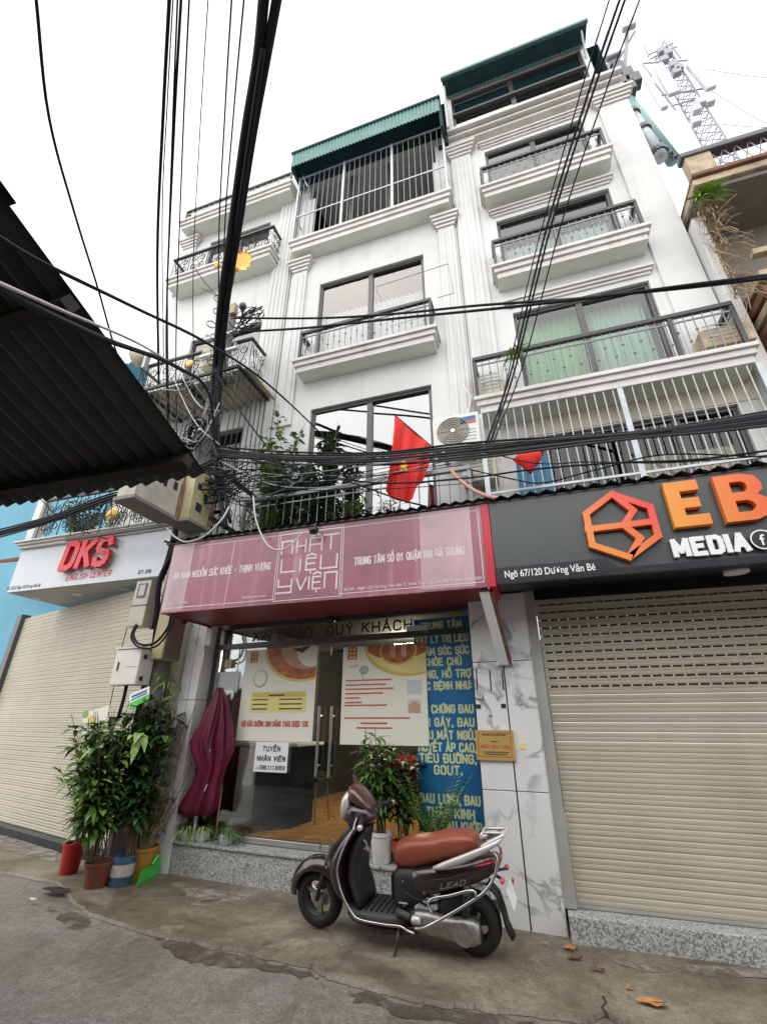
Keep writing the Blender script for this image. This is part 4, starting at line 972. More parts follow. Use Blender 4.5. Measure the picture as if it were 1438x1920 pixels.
# ------------------------------------------------------------------ EB sign
es = thing('shop_sign', 'dark grey shop sign with orange letters and heptagon logo above right shutter', 'sign', (1.3, SY, 2.5))
e0 = XZ(913, 945, SY); e1 = XZ(927, 1096, SY); e2 = XZ(1438, 1050, SY); e3 = XZ(1400, 882, SY)
EX0, EZ0, EZ1 = SX1+.08, (e1[1]+e2[1])/2, (e0[1]+e3[1])/2; EX1 = 3.3
MB().box(EX0, SY+.002, EZ0, EX1, SY+.07, EZ1).build('face', M['ebpan'], es)
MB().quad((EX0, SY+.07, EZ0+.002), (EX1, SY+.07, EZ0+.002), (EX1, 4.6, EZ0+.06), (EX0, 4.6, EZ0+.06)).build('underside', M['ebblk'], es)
xq = XZ(1135, 1055, SY)[0]; xq2 = XZ(1160, 1065, SY)[0]
MB().prism_xz([(EX0, EZ0-.012), (EX1, EZ0-.012), (EX1, EZ0+.045), (xq2, EZ0+.045), (xq, EZ0+.135), (EX0, EZ0+.135)], SY-.012, SY).build('black_band', M['ebblk'], es)
MB().corr((EX0-.05, SY-.05, EZ1+.035), (EX1-EX0, 0, 0), (0, 1.2, .1), (0, 0, 1), 26, .018).build('top_sheet', M['canopy'], es, fix=False)
MB().box(EX0, SY-.005, EZ1+.001, EX1, SY+.05, EZ1+.016).build('top_bar', M['black'], es)
EL = Lay((0, SY-.012, 0))
x0, z0 = XZ(946, 1083, SY); x1, z1 = XZ(1115, 1066, SY)
typed(es, 'address_lettering', 'Ngõ 67/120 Dương Văn Bé', EL, x0, EZ0+.04, .062, M['white'], width=x1-x0)
M['og'] = gradient('orange_letter_print', (.72, .10, .012), (.78, .30, .03), (XZ(1438, 960, SY)[0], SY, 3.2), (XZ(1250, 960, SY)[0], SY, 3.0))
M['lg'] = gradient('logo_print', (.72, .02, .03), (.80, .24, .04), (XZ(1190, 940, SY)[0], SY, 3.3), (XZ(1110, 1010, SY)[0], SY, 2.95))
def ebpt(cx, cy): return XZ(860+.402*cx, 860+.402*cy, SY-.05)
(ax, az), (bx, bz) = ebpt(948, 118), ebpt(1185, 300); ez0 = ebpt(1000, 325)[1]
ew = bx-ax; eh = az-ez0; tk = eh*.235
m = MB().prism_xz([(ax, ez0), (bx, ez0), (bx, ez0+tk), (ax+tk*1.1, ez0+tk), (ax+tk*1.1, ez0+eh*.39), (bx-.04, ez0+eh*.39), (bx-.04, ez0+eh*.61), (ax+tk*1.1, ez0+eh*.61), (ax+tk*1.1, az-tk), (bx-.02, az-tk), (bx-.02, az), (ax, az)], SY-.06, SY-.001)
m.build('letter', M['og'], es, bevel=.004)
gx0 = ebpt(1178, 85)[0]; gz = az; g0 = ez0; gw = ew*1.22
outer = [(0, 0), (.62, 0), (.85, .06), (.98, .2), (.98, .36), (.9, .48), (.8, .53), (.9, .6), (.95, .74), (.88, .9), (.72, .98), (.55, 1), (0, 1)]
m = MB(); W2 = lambda p: (gx0+p[0]*gw, g0+p[1]*eh)
# B as outer prism split into stem and two bowls with real holes
def ring_prism(o, i, y0, y1, mb):
    n = len(o)
    for k in range(n):
        a, b = o[k], o[(k+1) % n]; c, d = i[(k+1) % n], i[k]
        mb.prism([(a[0], y0, a[1]), (b[0], y0, b[1]), (c[0], y0, c[1]), (d[0], y0, d[1])], (0, y1-y0, 0))
up_o = [(0, .5), (.8, .53), (.93, .62), (.95, .76), (.86, .92), (.6, 1), (0, 1)]; up_i = [(.3, .6), (.56, .6), (.63, .65), (.65, .72), (.62, .79), (.54, .83), (.3, .83)]
lo_o = [(0, 0), (.62, 0), (.9, .09), (1, .24), (.96, .42), (.8, .53), (0, .5)]; lo_i = [(.3, .18), (.55, .18), (.65, .22), (.69, .29), (.66, .36), (.56, .42), (.3, .42)]
ring_prism([W2(p) for p in up_o], [W2(p) for p in up_i], SY-.06, SY-.001, m); ring_prism([W2(p) for p in lo_o], [W2(p) for p in lo_i], SY-.0601, SY-.0011, m)
m.build('letter', M['og'], es)
lo = [ebpt(*q) for q in [(715, 163), (893, 222), (932, 358), (797, 458), (624, 402), (594, 255)]]
m = MB(); L0 = Lay((0, SY-.002, 0))
ctr = ebpt(770, 308)
draw(m, L0, [lo+[lo[0]], [ebpt(600, 328), ctr, ebpt(915, 290)], [lo[0], ebpt(815, 240), ctr], [ctr, ebpt(848, 368), lo[3]]], .052, depth=.045)
m.build('logo', M['lg'], es)
m = MB(); x0, z0 = ebpt(1020, 450); x1, z1 = ebpt(1355, 345)
lettering(m, EL, 'MEDIA', x0, z0+.002, .125, width=x1-x0-.03, th=.30, asp=.75, gap=.5, depth=.02); m.build('media_lettering', M['white'], es)
fx, fz = ebpt(1420, 375)
MB().prism_xz(disc_pts(fx, fz, .075, .075, 28), SY-.04, SY-.003).build('round_badge', M['ebblk'], es)
m = MB(); draw(m, Lay((0, SY-.041, 0)), [disc_pts(fx, fz, .075, .075, 28)+[(fx+.075, fz)]], .01); m.build('badge_ring', M['white'], es)
typed(es, 'badge_letter', 'f', Lay((0, SY-.043, 0)), fx-.022, fz-.045, .085, M['white'])
# shutter guide, shutter and granite plinth of the right shop
MB().box(-.02, 4.46, 0, 4.2, 4.80, .175).build('plinth', M['granite'], es.parent or None, label='speckled grey granite plinth under the right roller shutter', cat='plinth', base=(1.2, 4.46, 0), bevel=.006)
gd = MB(); 
rs_ = thing('roller_shutter', 'closed beige roller shutter with slotted upper rows under dark grey sign', 'shutter', (.0, 4.66, .18))
gx1 = XZ(1003, 1300, 4.62)[0]
MB().box(-.055, 4.585, .18, .055, 4.72, 2.75).build('guide_rail', M['sframe'], rs_, bevel=.006)
PW = 3.6; pitch = .0745; me = slat_mesh(PW, pitch, 'shut', 'slat'); n = int((2.62-.20)/pitch)
sm = MB()
for k in range(int(PW/.085)): sm.box(.03+.085*k, -.0105, pitch*.86, .03+.085*k+.068, -.004, pitch*1.02)
sme = sm.mesh('slot_row', M['slot'])
for i in range(n):
    s__ = link_mesh('slat', me, rs_, (.06, 0, .015+pitch*i))
    if .2+pitch*i > 1.62: link_mesh('slot_row', sme, s__, (0, 0, 0))
MB().box(.06, 4.63, .182, 3.6, 4.675, .196).build('bottom_bar', M['sframe'], rs_)
MB().box(-.3, 4.62, 2.55, 4, 5.4, 2.94).build('lintel', M['ebblk'], rs_)
lx, lz = XZ(1378, 1066, 4.3); MB().lathe([(.001, 0), (.09, .0), (.09, .02)], (lx, 4.3, EZ0+.005), 18).build('downlight', M['curtw'], es)

# ------------------------------------------------------------------ DKS sign
ds = thing('shop_sign', 'pale grey shop sign with raised red letters above the left shutter', 'sign', ((DX0+DX1)/2, DY, DZ0))
MB().box(DX0, DY, DZ0, DX1, DY+.08, DZ1).build('face', M['dksface'], ds, bevel=.004)
MB().prism_xz([(DX1+.002, DZ0+.01), (DX1+.06, DZ0+.01), (DX1+.06, DZ1+.02), (DX1+.002, DZ1+.02)], DY-.012, DY+.5).build('black_side', M['black'], ds)
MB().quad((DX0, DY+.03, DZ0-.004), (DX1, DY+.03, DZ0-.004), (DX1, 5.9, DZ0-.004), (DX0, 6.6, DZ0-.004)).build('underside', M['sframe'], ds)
for q in ((68, 1122), (145, 1115), (235, 1106)):
    p = PZ(*q, DZ0-.01); MB().lathe([(.001, -.008), (.07, -.008), (.08, 0)], (p.x, p.y, DZ0-.006), 16).build('downlight', M['curtw'], ds)
DL = Lay((0, DY, 0)); x0, z0 = XZ(121, 1070, DY); x1, z1 = XZ(222, 1020, DY)
m = MB(); lettering(m, DL, 'DKS', x0+.03, z0-.0, .40, width=(x1-x0)*.9, th=.23, asp=.75, gap=.4, shear=.16, depth=.06, d0=.05); m.build('red_lettering', M['dred'], ds)
m = MB(); lettering(m, DL, 'DKS', x0+.03, z0-.0, .40, width=(x1-x0)*.9, th=.19, asp=.75, gap=.4, shear=.16, depth=.045, d0=.003); m.build('letter_backs', M['sframe'], ds)
m = MB(); a, b = XZ(125, 1083, DY), XZ(208, 1073, DY); lettering(m, DL, 'ENGLISH CENTER', a[0], (a[1]+b[1])/2-.05, .085, width=b[0]-a[0], th=.17, shear=.15, d0=.004); m.build('small_lettering', M['dred'], ds)
a, b = XZ(12, 1108, DY), XZ(76, 1098, DY); typed(ds, 'address_lettering', 'ĐC: Số 67 Ngõ 120 Dương Văn Bé', DL, a[0], DZ0+.04, .055, M['ink'], width=b[0]-a[0])
a, b = XZ(258, 1078, DY), XZ(275, 1075, DY); typed(ds, 'phone_lettering', 'ĐT: 098', DL, a[0], DZ0+.06, .06, M['ink'], width=.24)

# ------------------------------------------------------------------ posters and notices on the glass (things of their own)
def sheet(name, label, cat, tl, tr, bl, br, y, mt, th=.006, group=None):
    A = SF.xz(*tl, y); B = SF.xz(*tr, y); C = SF.xz(*bl, y); D = SF.xz(*br, y)
    x0, x1, z0, z1 = (A[0]+C[0])/2, (B[0]+D[0])/2, (C[1]+D[1])/2, (A[1]+B[1])/2
    o = SF.thing(name, label, cat, (x0+x1)/2, y, z0, group)
    MB().box(x0, y, z0, x1, y+th, z1).build('board', M[mt], o)
    return o, Lay((x0, y, z0)), x1-x0, z1-z0
PYY = FY-.03
def logo4(lay, u, v, s, par):
    MB().quad(*[lay(a, b, .001) for a, b in ((u, v), (u+s, v), (u+s, v+s*1.15), (u, v+s*1.15))]).build('logo_block', M['porange'], par)
    m = MB()
    for r in range(3): draw(m, lay, [[(u+.15*s, v+s*(.2+.36*r)), (u+.85*s, v+s*(.2+.36*r))], [(u+.3*s, v+s*(.3+.36*r)), (u+.3*s, v+s*(.1+.36*r))], [(u+.7*s, v+s*(.3+.36*r)), (u+.7*s, v+s*(.1+.36*r))]], s*.07)
    m.build('logo_lines', M['pyel'], par)
def poly(lay, pts, mt, par, name, d=.0015): MB().quad(*[lay(a, b, d) for a, b in pts]).build(name, M[mt], par)
def textlines(lay, par, rows, mt, name='small_print'):
    m = MB(); rnd = random.Random(5)
    for (u0, u1, v, h) in rows:
        u = u0
        while u < u1:
            w = rnd.uniform(.012, .04); draw(m, lay, [[(u, v), (min(u+w, u1), v)]], h, d0=.003); u += w+.009
    m.build(name, M[mt], par, kind='stuff')
p1, L1, w, h = sheet('poster', 'pale poster on the left door leaf with yellow price panel and red line', 'poster', (464, 1217), (597, 1214), (441, 1389), (583, 1392), PYY, 'offw')
ell = disc_pts(.80*w, .99*h, .52*w, .38*h, 60, (0, 0, w, h)); poly(L1, ell, 'pgold', p1, 'picture_rim', .001)
poly(L1, disc_pts(.82*w, 1.01*h, .51*w, .37*h, 60, (0, 0, w, h)), 'porange', p1, 'picture', .002)
poly(L1, disc_pts(.86*w, 1.02*h, .36*w, .27*h, 60, (0, 0, w, h)), 'pskin', p1, 'picture_face', .003)
poly(L1, disc_pts(.93*w, .97*h, .2*w, .2*h, 40, (0, 0, w, h)), 'offw', p1, 'picture_towel', .004)
poly(L1, [(.66*w, .98*h), (.80*w, .93*h), (.92*w, h), (.84*w, h)], 'potd', p1, 'picture_hair', .0045)
logo4(L1, .07*w, .85*h, .11*w, p1)
poly(L1, disc_pts(.25*w, .66*h, .10*w, .10*h, 24), 'pgrey', p1, 'flower_sketch', .001); poly(L1, disc_pts(.245*w, .665*h, .085*w, .085*h, 24), 'offw', p1, 'flower_petals', .002)
poly(L1, [(.16*w, .29*h), (.88*w, .29*h), (.9*w, .31*h), (.9*w, .49*h), (.88*w, .51*h), (.16*w, .51*h), (.14*w, .49*h), (.14*w, .31*h)], 'pyel', p1, 'price_panel', .001)
poly(L1, [(.16*w, .455*h), (.88*w, .455*h), (.88*w, .508*h), (.16*w, .508*h)], 'pgold', p1, 'price_header', .002)
textlines(L1, p1, [(.4*w, .6*w, .475*h, .018)]+[(a*w, b*w, v*h, .014) for v in (.43, .38, .33) for a, b in ((.18, .38), (.55, .84))], 'potd')
m = MB(); lettering(m, L1, 'GỘI ĐẦU DƯỠNG SINH BẰNG THẢO DƯỢC: 50K', .06*w, .15*h, .05, width=.88*w, th=.2); m.build('red_line', M['pred'], p1)
p2, L2, w, h = sheet('poster', 'pale poster on the right door leaf with a round footbath picture', 'poster', (645, 1211), (798, 1208), (636, 1397), (804, 1399), PYY, 'offw')
poly(L2, disc_pts(.80*w, 1.02*h, .54*w, .36*h, 60, (0, 0, w, h)), 'pgold', p2, 'picture_rim', .001)
poly(L2, disc_pts(.83*w, 1.04*h, .55*w, .35*h, 60, (0, 0, w, h)), 'pyel', p2, 'picture', .002)
poly(L2, disc_pts(.68*w, 1.0*h, .40*w, .16*h, 40, (.31*w, 0, w, h)), 'porange', p2, 'picture_herbs', .0025)
poly(L2, disc_pts(.68*w, .93*h, .22*w, .15*h, 40, (0, 0, w, h)), 'pgold', p2, 'bowl_rim', .003); poly(L2, disc_pts(.68*w, .935*h, .20*w, .135*h, 40, (0, 0, w, h)), 'porange', p2, 'bowl', .004)
for u in (.62, .75): poly(L2, [((u-.035)*w, h), ((u+.035)*w, h), ((u+.03)*w, .88*h), ((u+.01)*w, .85*h), ((u-.03)*w, .87*h)], 'pskin', p2, 'foot', .005)
logo4(L2, .06*w, .86*h, .12*w, p2)
poly(L2, disc_pts(.27*w, .74*h, .06*w, .05*h, 16), 'pgrey', p2, 'sketch', .001); draw_ = MB(); draw(draw_, L2, [[(.1*w, .78*h), (.2*w, .79*h)], [(.24*w, .7*h), (.27*w, .63*h)]], .012); draw_.build('sketch_line', M['pgrey'], p2)
textlines(L2, p2, [(.05*w, u*w, v*h, .014) for u, v in ((.6, .635), (.54, .588), (.62, .545), (.5, .50), (.22, .455), (.54, .38), (.25, .41), (.8, .255))]+[(.25*w, .55*w, .205*h, .016), (.2*w, .6*w, .16*h, .014)], 'pred')
poly(L2, [(.78*w, .48*h), (.94*w, .48*h), (.94*w, .62*h), (.78*w, .62*h)], 'paperm', p2, 'picture_hands', .001)
poly(L2, [(.78*w, .30*h), (.93*w, .30*h), (.93*w, .43*h), (.78*w, .43*h)], 'paperm', p2, 'picture_ground', .001); poly(L2, [(.79*w, .30*h), (.92*w, .30*h), (.92*w, .38*h), (.88*w, .41*h), (.83*w, .41*h), (.79*w, .38*h)], 'pskin', p2, 'picture_backs', .002)
p3, L3, w, h = sheet('notice', 'white notice with black capitals hung below the left poster', 'notice', (480, 1392), (541, 1392), (475, 1447), (537, 1450), PYY-.002, 'white')
m = MB()
lettering(m, L3, 'TUYỂN', w/2, .70*h, .15*h, width=.55*w, th=.24, align='C') if False else lettering(m, L3, 'TUYỂN', .24*w, .70*h, .15*h, width=.52*w, th=.24)
lettering(m, L3, 'NHÂN VIÊN', .09*w, .37*h, .15*h, width=.84*w, th=.24); lettering(m, L3, '098.117.8959', .20*w, .09*h, .12*h, width=.74*w, th=.22)
lettering(m, L3, 'LH', .07*w, .09*h, .06*h, width=.08*w, th=.22); m.build('lettering', M['ink'], p3, kind='stuff')
pb, LB, w, h = sheet('banner', 'blue vinyl banner with yellow green capitals beside the marble pillar', 'banner', (772, 1160), (878, 1158), (790, 1566), (909, 1562), FY-.012, 'blue')
m = MB()
rows = [('TRUNG TÂM', 1172), ('VẬT LÝ TRỊ LIỆU', 1198), ('CHĂM SÓC SỨC', 1221), ('KHỎE CHỦ', 1241), ('ĐỘNG, HỖ TRỢ', 1264), ('CÁC BỆNH NHƯ:', 1286), ('HỘI CHỨNG ĐAU', 1330), ('VAI GÁY, ĐAU', 1355), ('ĐẦU MẤT NGỦ,', 1379), ('HUYẾT ÁP CAO,', 1402), ('TIỂU ĐƯỜNG,', 1423), ('GOUT.', 1445), ('ĐAU LƯNG, ĐAU', 1500), ('THẦN KINH', 1526), ('TỌA, ĐAU KHỚP', 1550)]
for s, py in rows:
    cx = 828+(py-1160)*.06; u, v = SF.xz(cx, py, FY-.012); u -= LB.o.x; v -= LB.o.z
    wd_ = min(w*.92, .052*len(s.replace(' ', ''))+.025*s.count(' '))
    lettering(m, LB, s, w/2-wd_/2, v-.032, .066, width=wd_, th=.26)
m.build('lettering', M['yel'], pb, kind='stuff')
pr, LR_, w, h = sheet('print', 'red festive print behind the potted plant by the blue banner', 'print', (722, 1416), (779, 1418), (727, 1498), (783, 1500), FY-.02, 'redpos')
poly(LR_, disc_pts(.5*w, .6*h, .3*w, .25*h, 20), 'porange', pr, 'flower', .001); poly(LR_, [(.1*w, .0), (.5*w, 0), (.4*w, .3*h), (.1*w, .35*h)], 'pgold', pr, 'tray', .002)
pp, LP_, w, h = sheet('paper_sheet', 'plain pale blue paper sheet taped inside the door glass above the maroon parasol', 'paper', (410, 1260), (448, 1260), (404, 1293), (445, 1294), FY-.012, 'paperm')
sw, LS_, w, h = sheet('switch_plate', 'tiny cream switch plate on the dark door frame', 'switch', (422, 1237), (434, 1237), (421, 1252), (433, 1252), FY-.04, 'curty')
pl, LQ, w, h = sheet('plaque', 'brass coloured name plaque screwed to the marble pillar', 'plaque', (889, 1368), (961, 1371), (895, 1425), (967, 1428), -.025, 'plaque', .024)
m = MB(); draw(m, LQ, [[(.07*w, .12*h), (.93*w, .12*h), (.93*w, .9*h), (.07*w, .9*h), (.07*w, .12*h)]], .005)
textlines(LQ, pl, [(.2*w, .8*w, .84*h, .009), (.42*w, .58*w, .62*h, .008), (.2*w, .85*w, .27*h, .008), (.25*w, .8*w, .2*h, .008)], 'stem')
lettering(m, LQ, 'NHẤT LIỆU Y VIỆN', .14*w, .40*h, .022, width=.74*w, th=.2); m.build('engraving', M['pred'], pl)
sk, LK, w, h = sheet('sticker', 'small yellow sticker on the marble pillar right of the plaque', 'sticker', (973, 1392), (984, 1394), (975, 1405), (988, 1407), -.004, 'pyel', .002)
# black tape marks left on the pillar
tp = SF.thing('tape_marks', 'black tape strips left on the marble pillar above the plaque', 'tape', -.1, -.003, 1.4)
for a, b, ww in (((893, 1258), (895, 1293), .012), ((918, 1258), (921, 1295), .012), ((941, 1257), (944, 1294), .012), ((893, 1311), (904, 1313), .007), ((905, 1303), (905, 1312), .007), ((916, 1343), (924, 1343), .006)):
    m = MB(); A = SF.xz(*a, -.003); B = SF.xz(*b, -.003); draw(m, Lay((0, -.003, 0)), [[A, B]], ww, d0=0); m.build('strip', M['ink'], tp)
for c in ((897, 1325), (944, 1324)):
    A = SF.xz(*c, -.003); MB().box(A[0]-.022, -.006, A[1]-.018, A[0]+.022, -.001, A[1]+.018).build('square', M['ink'], tp)
# camera on the left pillar
cm = SF.thing('security_camera', 'small black bullet camera under the left end of the pink sign', 'camera', SF.xz(350, 1163, -.08)[0], -.02, 2.4)
cx, cz = SF.xz(350, 1165, -.08); MB().tube([(cx-.04, -.03, cz+.05), (cx+.03, -.14, cz-.02)], .035, 12).build('body', M['black'], cm, smooth=40); MB().box(cx-.08, -.04, cz+.03, cx-.01, .0, cz+.11).build('bracket', M['white'], cm, bevel=.005)
# ================================================================== wall between the left jamb and the marble pillar
jw = thing('party_wall', 'stained cream wall strip behind the cable pole and its boxes', 'wall', (-4.6, 5.2, 0))
MB().box(-5.15, 5.12, 0, -4.02, 5.5, 3.6).build('wall', M['cream'], jw)
MB().box(-4.16, 4.92, 0, -4.0, 5.12, 2.75).build('return', M['cream'], jw)

# ================================================================== cable pole with its boxes
PXp, PYp = -4.52, 4.80
up_ = thing('utility_pole', 'weathered concrete utility pole wrapped in cables left of the pink sign', 'pole', (PXp, PYp, 0))
MB().tube([(PXp, PYp, 0), (PXp, PYp, 4), (PXp+.02, PYp, 8.3)], [.15, .13, .10], 14).build('shaft', M['pole'], up_, smooth=40)
for z in (6.6, 7.2, 7.6):
    MB().box(PXp-.35, PYp-.14, z-.03, PXp+.4, PYp-.08, z+.03).build('cross_arm', M['steel'], up_, bevel=.005)
    for x in (-.3, .0, .34): MB().lathe([(.02, 0), (.035, .02), (.02, .04), (.035, .06), (.02, .09)], (PXp+x, PYp-.11, z+.03), 8).build('insulator', M['curty'], up_)
for z in (3.0, 4.4, 5.6): MB().lathe([(.148, -.02), (.148, .02)], (PXp, PYp, z), 14).build('steel_band', M['steel'], up_)
def mbox(name, label, pts, y, dep, mt, win=None, cat='box', side=None, depz=0):
    x0, x1, z0, z1 = pts
    o = thing(name, label, cat, ((x0+x1)/2, y, z0))
    b = MB().box(x0, y, z0, x1, y+dep, z1).build('case', M[mt], o, bevel=.01)
    if win:
        for (a, c, d, e) in win:
            MB().box(x0+a*(x1-x0), y-.004, z0+d*(z1-z0), x0+c*(x1-x0), y+.002, z0+e*(z1-z0)).build('window', M['ink'] if win is not True else M['ink'], b)
    return o, x0, x1, z0, z1
def pr4(q, y): A = [XZ(*p, y) for p in q]; return min((A[0][0]+A[3][0])/2, 9), (A[1][0]+A[2][0])/2, (A[2][1]+A[3][1])/2, (A[0][1]+A[1][1])/2
o, x0, x1, z0, z1 = mbox('meter_box', 'tall pale meter box with small window hung on the pole', pr4([(256, 1090), (283, 1088), (268, 1173), (238, 1176)], 4.42), 4.42, .17, 'box')
b = [c for c in o.children][0]
MB().box(x0+.05, 4.412, z1-.22, x1-.05, 4.419, z1-.04).build('window_recess', M['ebpan'], b); MB().box(x0+.08, 4.408, z1-.20, x1-.07, 4.4115, z1-.06).build('meter_face', M['pgrey'], b)
MB().box(x0-.01, 4.41, z0+.26, x1+.01, 4.43, z0+.265).build('lid_seam', M['ebpan'], b)
o, x0, x1, z0, z1 = mbox('switch_box', 'square cream switch box below the pale meter box', pr4([(219, 1217), (266, 1217), (253, 1284), (205, 1285)], 4.40), 4.40, .22, 'boxw')
b = o.children[0]; MB().box(x0+.07, 4.388, z0+.16, x0+.085, 4.399, z0+.26).build('latch', M['black'], b); MB().box(x0-.015, 4.385, z1+.002, x1+.015, 4.63, z1+.02).build('rain_lid', M['boxw'], b)
for z in (z0+.07, z1-.09): MB().box(x1-.001, 4.45, z-.025, x1+.012, 4.49, z+.025).build('hinge', M['black'], b)
textlines(Lay((x0, 4.40, z0)), o, [(.18, .36, .2, .008)], 'pgrey', 'label_print')
o, x0, x1, z0, z1 = mbox('meter_box', 'brown sided meter box between the pole and the marble pillar', pr4([(297, 1148), (316, 1148), (306, 1235), (283, 1237)], 4.52), 4.52, .3, 'boxy')
MB().box(x1-.002, 4.53, z0+.01, x1+.012, 4.81, z1-.01).build('brown_side', M['boxb'], o, bevel=.004)
# two big meter cabinets over the left end of the pink sign
def cabinet(label, x0, x1, y0, y1, z0, z1, mt, wins, tray):
    o = thing('meter_cabinet', label, 'box', ((x0+x1)/2, (y0+y1)/2, z0)); c = MB().box(x0, y0, z0, x1, y1, z1).build('case', M[mt], o, bevel=.012)
    for a, b, d, e in wins: MB().box(x1-.002, y0+a*(y1-y0), z0+d*(z1-z0), x1+.004, y0+b*(y1-y0), z0+e*(z1-z0)).build('meter_window', M['ink'], c)
    MB().box(x0-.02, y0-.02, z0-.05, x1+.03, y1+.02, z0-.002).build('tray', M[tray], o, bevel=.005)
    MB().tube([(x1+.015, y1+.01, z0-.04), (x1+.015, y1+.01, z1+.25)], .018, 6).build('conduit', M['oldtrim'], o)
cabinet('stained grey meter cabinet under the canopy corner, nearer than the yellowed one', -4.36, -4.10, 3.46, 4.12, 3.80, 4.36, 'box', [(.12, .2, .3, .45), (.55, .64, .55, .72), (.8, .9, .6, .8)], 'pole')
cabinet('yellowed meter cabinet with four dark windows above the pink sign corner', -4.24, -3.95, 4.17, 4.55, 3.80, 4.52, 'boxy', [(.18, .38, .62, .74), (.62, .8, .80, .92), (.55, .76, .46, .60), (.25, .55, .20, .36)], 'pole')
lm = thing('work_lamp', 'small yellow lamp head hanging under the grey meter cabinet', 'lamp', PY(258, 945, 4.3))
p = PY(258, 950, 4.3); MB().box(p.x-.07, 4.26, p.z-.08, p.x+.07, 4.36, p.z+.08).build('housing', M['boxy'], lm, bevel=.02); MB().tube([(p.x, 4.3, p.z+.08), (p.x+.1, 4.4, p.z+.3)], .015, 6).build('arm', M['black'], lm)
# tilted advert boards among the plants
ad = thing('advert_board', 'small white green advert board nailed below the switch box', 'board', PY(262, 1325, 4.42))
c = [PY(*q, 4.42) for q in ((243, 1302), (280, 1287), (279, 1311), (243, 1331))]; MB().prism(c[::-1], (0, .008, 0)).build('sheet', M['white'], ad)
c2 = [c[3].lerp(c[0], .4), c[2].lerp(c[1], .4), c[2], c[3]]; MB().quad(*[q+Vector((0, -.002, 0)) for q in c2]).build('green_band', M['lime'], ad)
m = MB()
for t_, k in ((.75, .012), (.55, .008)):
    a_ = c[3].lerp(c[0], t_); b__ = c[2].lerp(c[1], t_); d_ = (b__-a_)
    m.quad(a_+d_*.1+Vector((0, -.002, k)), a_+d_*.9+Vector((0, -.002, k)), a_+d_*.9+Vector((0, -.002, -k)), a_+d_*.1+Vector((0, -.002, -k)))
m.build('print', M['blue'], ad)
ad = thing('advert_board', 'bent plastic advert sheet with orange flower left of the white green board', 'board', PY(170, 1360, 4.36))
c = [PY(*q, 4.36) for q in ((156, 1338), (206, 1322), (200, 1348), (186, 1388), (152, 1390))]; MB().prism(c[::-1], (0, .006, 0)).build('sheet', M['offw'], ad)
p = PY(172, 1350, 4.357); MB().quad(*[p+Vector((a, 0, b)) for a, b in disc_pts(0, 0, .06, .045, 12)]).build('flower_print', M['pgold'], ad); p = PY(160, 1340, 4.358); MB().quad(*[p+Vector((a, .0005, b)) for a, b in disc_pts(0, 0, .05, .04, 12)]).build('leaf_print', M['leafl'], ad)
# yellow fan-shaped lamp hood hanging off the cable bundle
yl = thing('fan_lamp', 'bright yellow fan shaped plastic hood hung on the cable bundle', 'lamp', PY(450, 545, 4.3))
fo = PY(440, 528, 4.3); m = MB(); nseg = 14; a0, a1 = R(-35), R(100); rr = .36
cen = PY(441, 505, 4.3)
for k in range(nseg):
    t0, t1 = a0+(a1-a0)*k/nseg, a0+(a1-a0)*(k+1)/nseg; tm = (t0+t1)/2
    r0, r1 = rr*(.9+.1*(k % 2)), rr*(.9+.1*((k+1) % 2))
    P_ = lambda t, r, y: (cen.x+.02+r*cos(t), 4.3+y, cen.z+r*sin(t))
    m.quad(P_(t0, .03, 0), P_(t0, r0, -.05), P_(tm, rr*1.02, -.09), P_(t1, r1, -.05), P_(t1, .03, 0))
m.build('hood', mat('yellow_plastic', (.78, .42, .015), .45, var=.25, vscale=9), yl, fix=False)
MB().tube([(cen.x, 4.3, cen.z), (cen.x-.02, 4.34, cen.z-.25), (cen.x-.1, 4.4, cen.z-.4)], .01, 5).build('stalk', M['black'], yl)
MB().lathe([(.02, -.05), (.05, -.03), (.05, .03), (.02, .05)], (cen.x+.02, 4.28, cen.z-.02), 10, 'Y').build('socket', M['gold'], yl)
sc = thing('security_camera', 'grey dome camera on the pole below the yellow hood', 'camera', PY(450, 570, 4.4))
p = PY(455, 574, 4.4); MB().lathe([(.001, -.07), (.05, -.05), (.065, 0), (.05, .05), (.001, .07)], p, 12).build('dome', M['ebpan'], sc, smooth=True); MB().tube([p, p+Vector((-.14, .2, .04))], .02, 6).build('arm', M['pole'], sc)
p = PY(438, 580, 4.45); MB().box(p.x-.05, p.y-.04, p.z-.12, p.x+.05, p.y+.06, p.z+.12).build('junction_block', M['oldlight'], sc, bevel=.01)
spk = thing('siren_horn', 'pale horn loudspeaker leaning on the upper cable bundle of the left balcony', 'loudspeaker', PY(265, 672, 4.9))
p = PY(268, 668, 4.9); MB().lathe([(.05, .25), (.06, .12), (.12, .0), (.20, -.12), (.205, -.13)], p, 16, 'X').build('horn', M['cream'], spk, smooth=True); MB().box(p.x+.1, 4.85, p.z-.35, p.x+.16, 4.95, p.z-.02).build('bracket', M['steel'], spk)

# ================================================================== cables
def cable(label, pts, r=.009, mt='cable', name='cable', group=None, n=6, k=6):
    q = [PY(a, b, v) if s == 'y' else PZ(a, b, v) for a, b, s, v in pts]
    pth = smooth_path(q, k)
    return MB().tube(pth, r, n).build(name, M[mt], smooth=True, label=label, cat='cable', group=group, base=pth[0], fix=False)
y_, z_ = 'y', 'z'
